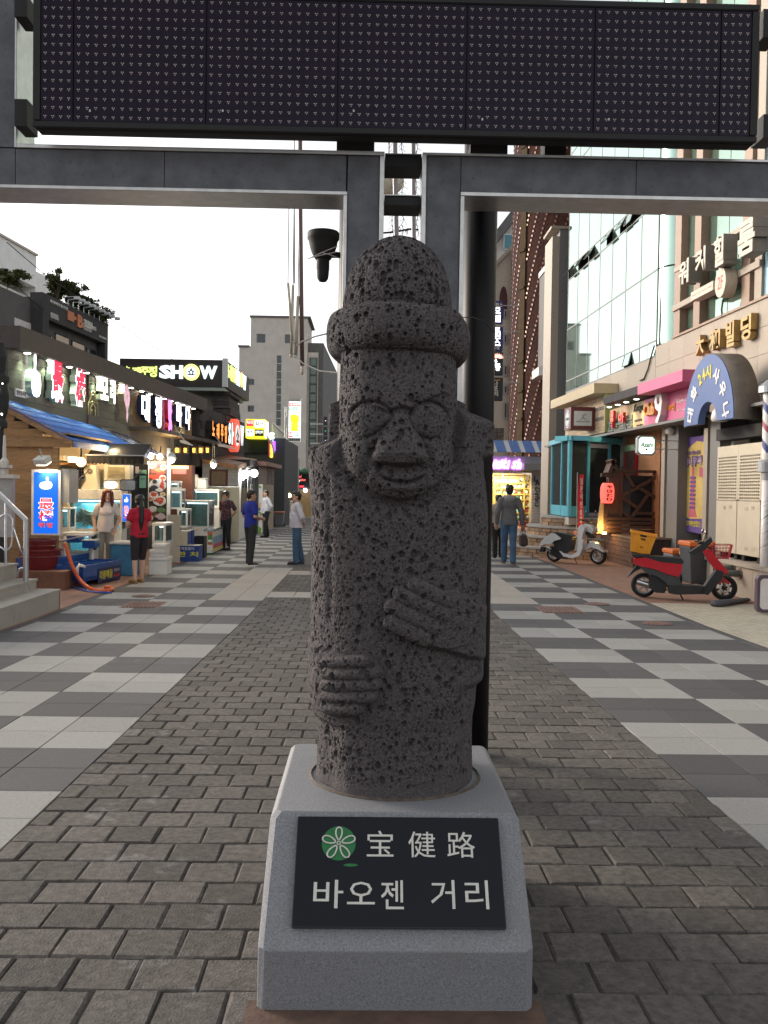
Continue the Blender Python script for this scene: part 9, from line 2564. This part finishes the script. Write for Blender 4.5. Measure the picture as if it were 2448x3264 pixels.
person('woman in a beige jacket mostly hidden by the walking man in grey',p+Vector((0,.3,0)),h,R(172),f_beige,f_blk,m_tan,'short',M_HAIR,SKIN2,('down','down'),short_sleeve=False,female=True,sh=.95,legs=((.08,.12,0,0),(-.08,-.10,0,0)),shirt_end=.80,loose=1.6)
#scooters
m_tyre=M('tyre_rubber',(.014,.014,.015),.75,var=.1,scale=30);m_rim=M('cast_rim',(.42,.42,.43),.35,.8,var=.05);m_chrome=M('chrome_part',(.60,.60,.60),.18,1.0,var=.03)
m_redp=M('red_scooter_paint',(.52,.006,.018),.22,var=.03,coat=.5);m_silp=M('silver_scooter_paint',(.72,.73,.74),.28,.15,var=.03,coat=.4);m_blkp=M('black_plastic',(.016,.016,.017),.5,var=.1);m_gryp=M('charcoal_plastic',(.05,.05,.055),.5,var=.08);m_vinyl=M('black_vinyl',(.013,.013,.014),.42,var=.1,scale=20,bump=.1)
m_lensc=M('clear_lens',(.65,.66,.68),.1,.3,var=.1);m_lensr=M('red_lens',(.45,.01,.01),.15,var=.05)
def plate(par,nm,mat,pts,w,y=0.0,bev=.02,seg=3):
 mb=MB();mb.prism(pts,(0,y-w,0),XR,ZU,Vector((0,-1,0)),-2*w)
 o=mb.build(nm,mat,par,True,local=True);bevel(o,bev,seg);return o
def wheel(par,x,r,w,rimcol,spokes=5,disc_=False):
 mb=MB();mb.lathe([(r-.062,-w*.5),(r-.025,-w*.62),(r-.006,-w*.35),(r,0),(r-.006,w*.35),(r-.025,w*.62),(r-.062,w*.5),(r-.066,0),(r-.062,-w*.5)],(x,0,r),36,axis='Y');wh_=mb.build('wheel',m_tyre,par,True,local=True)
 mb=MB();mb.lathe([(r-.062,-w*.42),(r-.085,-w*.30),(r-.085,w*.30),(r-.062,w*.42),(r-.06,0),(r-.062,-w*.42)],(x,0,r),32,axis='Y')
 mb.lathe([(0,-w*.5),(.030,-w*.5),(.034,w*.5),(0,w*.5)],(x,0,r),16,axis='Y')
 for k in range(spokes):
  a=2*math.pi*k/spokes+.3;d_=Vector((math.cos(a),0,math.sin(a)));s_=Vector((-d_.z,0,d_.x));c=Vector((x,0,r))
  mb.obox(c+d_*.025-s_*.016+Vector((0,-w*.25,0)),d_*(r-.105),s_*.032,(0,w*.5,0))
 mb.build('rim',rimcol,wh_,local=True)
 if disc_:mb=MB();mb.lathe([(.05,-w*.62),(.085,-w*.62),(.085,-w*.58),(.05,-w*.58),(.05,-w*.62)],(x,0,r),24,axis='Y');mb.build('brake_disc',m_chrome,wh_,local=True)
def bar(par,nm,mat,pts,r_,n=10,smooth=True):
 mb=MB();mb.tube(pts,r_,n);return mb.build(nm,mat,par,smooth,local=True)
def scooter_base(label,pr,pf,yaw_add=0.0):
 d_=pf-pr;c=(pr+pf)/2
 return thing('motor_scooter',label,'scooter',(c.x,c.y,G0),'scooters parked at the right side',math.atan2(d_.y,d_.x)+yaw_add),Vector((d_.x,d_.y,0)).length
pr,pf=atG('c7',557,1812),atG('c7',1268,1842)
sc,wb=scooter_base('red delivery scooter with a black seat, front basket and orange crate behind',pr,pf)
HW=wb/2
U=wb/711.0
def s2(*pts):return[((x-912)*U,(1812+(x-557)*.044-y)*U*1.0)for x,y in pts]
wheel(sc,-HW,.205,.10,m_rim,5);wheel(sc,HW,.205,.10,m_gryp,6,True)
plate(sc,'side_panel',m_redp,s2((452,1440),(560,1425),(700,1470),(885,1490),(880,1560),(855,1605),(760,1580),(640,1530),(520,1505),(460,1482)),.135,bev=.035)
for s in(-1,1):plate(sc,'white_flash',m_white,s2((540,1465),(640,1480),(790,1552),(680,1535)),.001,s*.137,.0005,1);plate(sc,'lime_badge',m_ylet,s2((600,1498),(690,1510),(680,1540),(620,1520)),.001,s*.1385,.0005,1)
plate(sc,'lower_cover',m_gryp,s2((500,1500),(640,1535),(860,1610),(890,1690),(800,1700),(690,1610),(560,1560)),.125,bev=.025)
plate(sc,'seat',m_vinyl,s2((560,1424),(600,1412),(760,1425),(880,1440),(900,1470),(880,1495),(700,1478),(575,1450)),.13,bev=.04)
plate(sc,'mud_flap',m_blkp,s2((490,1495),(540,1530),(480,1560),(402,1625)),.06,bev=.006)
plate(sc,'engine',m_blkp,s2((600,1590),(720,1590),(770,1650),(740,1760),(660,1755),(600,1700)),.10,.02,.03)
mb=MB();mb.lathe([(0,-.15),(.085,-.145),(.10,-.12),(.10,.05)],(*[(s2((705,1680))[0])[0],0,(s2((705,1680))[0])[1]],),20,axis='Y');mb.build('fan_cover',m_gryp,sc,True,local=True)
bar(sc,'exhaust',m_chrome,[(s2((495,1640))[0][0],-.15,s2((495,1655))[0][1]),(s2((630,1690))[0][0],-.15,s2((630,1700))[0][1])],.052,14,False)
bar(sc,'exhaust_pipe',m_blkp,[(s2((630,1700))[0][0],-.15,s2((630,1705))[0][1]),(s2((760,1740))[0][0],-.08,s2((760,1740))[0][1])],.02)
plate(sc,'footboard',m_blkp,s2((760,1690),(860,1680),(1080,1690),(1080,1760),(840,1765),(770,1750)),.14,bev=.02)
plate(sc,'inner_shield',m_blkp,s2((1030,1745),(1080,1690),(1180,1540),(1240,1560),(1230,1620),(1110,1770)),.14,bev=.02)
plate(sc,'front_shield',m_redp,s2((1060,1375),(1110,1350),(1180,1440),(1280,1560),(1255,1590),(1170,1545),(1100,1450)),.13,bev=.035)
for s in(-1,1):plate(sc,'white_flash',m_white,s2((1105,1400),(1215,1530),(1235,1550),(1180,1470)),.001,s*.132,.0005,1);plate(sc,'turn_signal',m_lensc,s2((1120,1408),(1190,1470),(1160,1470)),.006,s*.13,.003,1)
plate(sc,'front_fender',m_redp,s2((1165,1680),(1200,1640),(1255,1625),(1310,1670),(1300,1690),(1250,1665),(1190,1690)),.06,bev=.015)
for s in(-1,1):bar(sc,'fork',m_chrome,[(s2((1230,1590))[0][0],s*.075,s2((1230,1590))[0][1]),(HW+.01,s*.075,.215)],.02)
plate(sc,'handlebar_cover',m_blkp,s2((940,1390),(1060,1310),(1130,1250),(1145,1290),(1070,1375),(980,1410)),.10,bev=.03)
xh,zh=s2((1085,1320))[0]
bar(sc,'handlebar',m_blkp,[(xh-.10,-.34,zh+.03),(xh-.02,-.18,zh+.02),(xh,0,zh),(xh-.02,.18,zh+.02),(xh-.10,.34,zh+.03)],.017)
for s in(-1,1):
 bar(sc,'grip',m_vinyl,[(xh-.055,s*.25,zh+.028),(xh-.11,s*.36,zh+.03)],.022)
 bar(sc,'mirror_stem',m_blkp,[(xh-.03,s*.22,zh+.03),(xh-.0,s*.30,zh+.17)],.007)
 mb=MB();mb.sph((xh,s*.32,zh+.20),1,14,8,sc=(.018,.060,.040));mm_=mb.build('mirror',m_blkp,sc,True,local=True);mb=MB();mb.sph((xh-.012,s*.32,zh+.20),1,12,6,sc=(.010,.052,.033));mb.build('mirror_glass',m_mirror,mm_,True,local=True)
 mb=MB();mb.box(s2((470,1450))[0][0]-.02,s2((520,1450))[0][0],s*.10-.035,s*.10+.035,s2((480,1475))[0][1],s2((480,1445))[0][1],bev=.01);mb.build('tail_light',m_lensc if s<0 else m_lensr,sc,local=True)
plate(sc,'rear_rack',m_blkp,s2((440,1395),(600,1400),(600,1425),(450,1420)),.12,bev=.008)
bar(sc,'side_stand',m_blkp,[(s2((860,1740))[0][0],-.10,s2((860,1740))[0][1]),(s2((905,1830))[0][0],-.20,.006)],.012)
mb=MB()
xb0,zb0=s2((1165,1455))[0];bx,bz=.26,.22
for k in range(7):
 t_=k/6
 mb.tube([(xb0+.02,-.14+.28*t_,zb0),(xb0-.02,-.16+.32*t_,zb0+bz)],.0035,5);mb.tube([(xb0+.02+(bx-.04)*1,-.14+.28*t_,zb0+.02),(xb0+bx+.02,-.16+.32*t_,zb0+bz)],.0035,5);mb.tube([(xb0+.02,-.14+.28*t_,zb0),(xb0+bx-.02,-.14+.28*t_,zb0+.02)],.0035,5)
 for s in(-1,1):mb.tube([(xb0+.02+(bx-.04)*t_,s*.14,zb0+.02*t_),(xb0-.02+(bx+.04)*t_,s*.16,zb0+bz)],.0035,5)
for j in range(5):
 z=zb0+.01+bz*j/4;e=.04*j/4
 mb.tube([(xb0+.02-e,-.14-e/2,z),(xb0+bx-.02+e,-.14-e/2,z),(xb0+bx-.02+e,.14+e/2,z),(xb0+.02-e,.14+e/2,z),(xb0+.02-e,-.14-e/2,z)],.004 if j<4 else .007,5)
mb.build('basket',m_redp,sc,local=True)
mb=MB();ang=math.atan2(s2((1240,1560))[0][1]-s2((1110,1700))[0][1],s2((1240,1560))[0][0]-s2((1110,1700))[0][0])
x_,z_=s2((1105,1690))[0];text(mb,'DELIVERY',(x_,-.1405,z_),Vector((math.cos(ang),0,math.sin(ang))),Vector((-math.sin(ang),0,math.cos(ang))),.25,.045,.002,0);mb.build('lettering',m_gran,sc,fix=False,local=True)
qc=Matrix.Rotation(sc.rotation_euler.z,3,'Z')
xcx,zcx=s2((515,1400))[0]
crc=qc@Vector((xcx,0,zcx+.012))+sc.location
crate_=thing('delivery_crate','orange plastic crate tied on the back of the red scooter','crate',crc,None,sc.rotation_euler.z)
m_crate=M('orange_crate_plastic',(.85,.33,.02),.5,var=.08,scale=8)
mb=MB();w0,w1,hh2=.155,.205,.34
def ringc(w,y,z):return[(-w,-y,z),(w,-y,z),(w,y,z),(-w,y,z)]
vs=ringc(w0,.13,0)+ringc(w1,.17,hh2)+ringc(w1-.015,.155,hh2)+ringc(w0-.01,.12,.02)
fs=[(3,2,1,0),(12,13,14,15)]+[(a+k,a+(k+1)%4,a+4+(k+1)%4,a+4+k)for a in(0,4,8)for k in range(4)]
mb.T=Matrix.Rotation(R(10),4,'Y');mb.add(vs,fs);mb.build('shell',m_crate,crate_,local=True)
mb=MB();mb.T=Matrix.Rotation(R(10),4,'Y')
for a,b in((ringc(w1+.012,.182,hh2-.035),ringc(w1+.012,.182,hh2+.004)),):
 i_=ringc(w1+.0,.17,hh2-.035);j_=ringc(w1-.012,.158,hh2+.004);mb.add(a+b+j_+i_,[(x*4+k,x*4+(k+1)%4,((x+1)%4)*4+(k+1)%4,((x+1)%4)*4+k)for x in range(4)for k in range(4)])
mb.build('rim',m_crate,crate_,local=True)
mb=MB();mb.T=Matrix.Rotation(R(10),4,'Y');mb.box(-.05,.05,-.168,-.150,hh2*.80,hh2*.89);mb.build('hand_slot',m_blackm,crate_,local=True)
mb=MB();T_=Matrix.Rotation(R(10),4,'Y')
text(mb,'백록',T_@Vector((-.03,-.1615,hh2*.62)),T_.to_3x3()@XR,T_.to_3x3()@Vector((0,-.117,.993)),.07,.04,.002,.02);text(mb,'제주',T_@Vector((-.02,-.142,hh2*.25)),T_.to_3x3()@XR,T_.to_3x3()@Vector((0,-.117,.993)),.05,.03,.002,.01);mb.build('lettering',m_blackm,crate_,fix=False,local=True)
pr,pf=atG('c6',885,1462),atG('c6',1350,1490)
sv,wb=scooter_base('silver retro scooter with a black seat parked by the brown platform',pr,pf)
HW=wb/2;U1=wb/465.0
def s1(*pts):return[((x-1117)*U1,(1462+(x-885)*.06-y)*U1*.92)for x,y in pts]
wheel(sv,-HW,.20,.10,m_rim,5);wheel(sv,HW,.205,.10,m_rim,5,True)
plate(sv,'rear_cowl',m_silp,s1((795,1290),(815,1235),(860,1185),(930,1143),(965,1150),(1035,1205),(960,1225),(925,1262),(860,1262)),.15,bev=.05,seg=4)
plate(sv,'side_cover',m_blkp,s1((935,1225),(1035,1200),(1140,1205),(1120,1330),(1060,1352),(955,1310)),.13,bev=.03)
plate(sv,'seat',m_vinyl,s1((930,1140),(985,1133),(1060,1155),(1130,1172),(1145,1205),(1060,1205),(970,1165)),.13,bev=.035)
plate(sv,'leg_shield',m_silp,s1((1010,1330),(1060,1360),(1140,1378),(1195,1350),(1212,1290),(1208,1160),(1200,1095),(1240,1050),(1275,1085),(1250,1190),(1256,1310),(1225,1390),(1150,1412),(1060,1395)),.15,bev=.03)
plate(sv,'headset',m_silp,s1((1205,1085),(1240,1050),(1300,1065),(1335,1110),(1310,1180),(1255,1160)),.085,bev=.05,seg=4)
mb=MB();x_,z_=s1((1320,1120))[0];mb.sph((x_,0,z_),1,16,10,sc=(.05,.075,.07));mb.build('headlight',m_lensc,sv,True,local=True)
plate(sv,'front_fender',m_silp,s1((1248,1335),(1262,1280),(1310,1238),(1370,1262),(1440,1362),(1385,1330),(1310,1302)),.075,bev=.025)
plate(sv,'headlight_surround',m_blkp,s1((1225,1110),(1290,1195),(1330,1210),(1310,1150)),.10,bev=.02)
for s in(-1,1):bar(sv,'fork',m_chrome,[(s1((1275,1240))[0][0],s*.07,s1((1275,1240))[0][1]),(HW,s*.07,.21)],.018)
plate(sv,'engine',m_blkp,s1((900,1300),(1000,1320),(1090,1390),(1070,1425),(960,1420),(880,1370)),.09,.02,.03)
bar(sv,'exhaust',m_chrome,[(s1((825,1310))[0][0],-.15,s1((825,1315))[0][1]),(s1((915,1350))[0][0],-.15,s1((915,1350))[0][1])],.045,14,False);bar(sv,'exhaust_pipe',m_blkp,[(s1((915,1350))[0][0],-.15,s1((915,1350))[0][1]),(s1((1010,1410))[0][0],-.08,s1((1010,1400))[0][1])],.02)
plate(sv,'number_plate',m_blkp,s1((757,1345),(775,1290),(810,1300),(800,1350)),.07,bev=.006)
xh,zh=s1((1245,1030))[0]
bar(sv,'handlebar',m_blkp,[(xh-.08,-.33,zh+.05),(xh,-.16,zh+.01),(xh+.02,0,zh-.03),(xh,.16,zh+.01),(xh-.08,.33,zh+.05)],.016)
for s in(-1,1):
 bar(sv,'grip',m_vinyl,[(xh-.04,s*.25,zh+.035),(xh-.09,s*.35,zh+.052)],.021);bar(sv,'mirror_stem',m_blkp,[(xh,s*.2,zh+.03),(xh+.06,s*.27,zh+.17)],.006)
 mb=MB();mb.sph((xh+.06,s*.29,zh+.22),1,14,8,sc=(.016,.042,.055));mm_=mb.build('mirror',m_blkp,sv,True,local=True);mb=MB();mb.sph((xh+.05,s*.29,zh+.22),1,12,6,sc=(.010,.036,.048));mb.build('mirror_glass',m_mirror,mm_,True,local=True)
bar(sv,'kick_stand',m_blkp,[(s1((1110,1395))[0][0],-.08,s1((1110,1395))[0][1]),(s1((1155,1465))[0][0],-.18,.006)],.011)
mb=MB();mb.box(s1((800,1270))[0][0]-.01,s1((815,1270))[0][0],-.06,.06,s1((800,1270))[0][1],s1((800,1235))[0][1],bev=.01);mb.build('tail_light',m_lensr,sv,local=True)
bpy.data.scenes.remove(WORK)
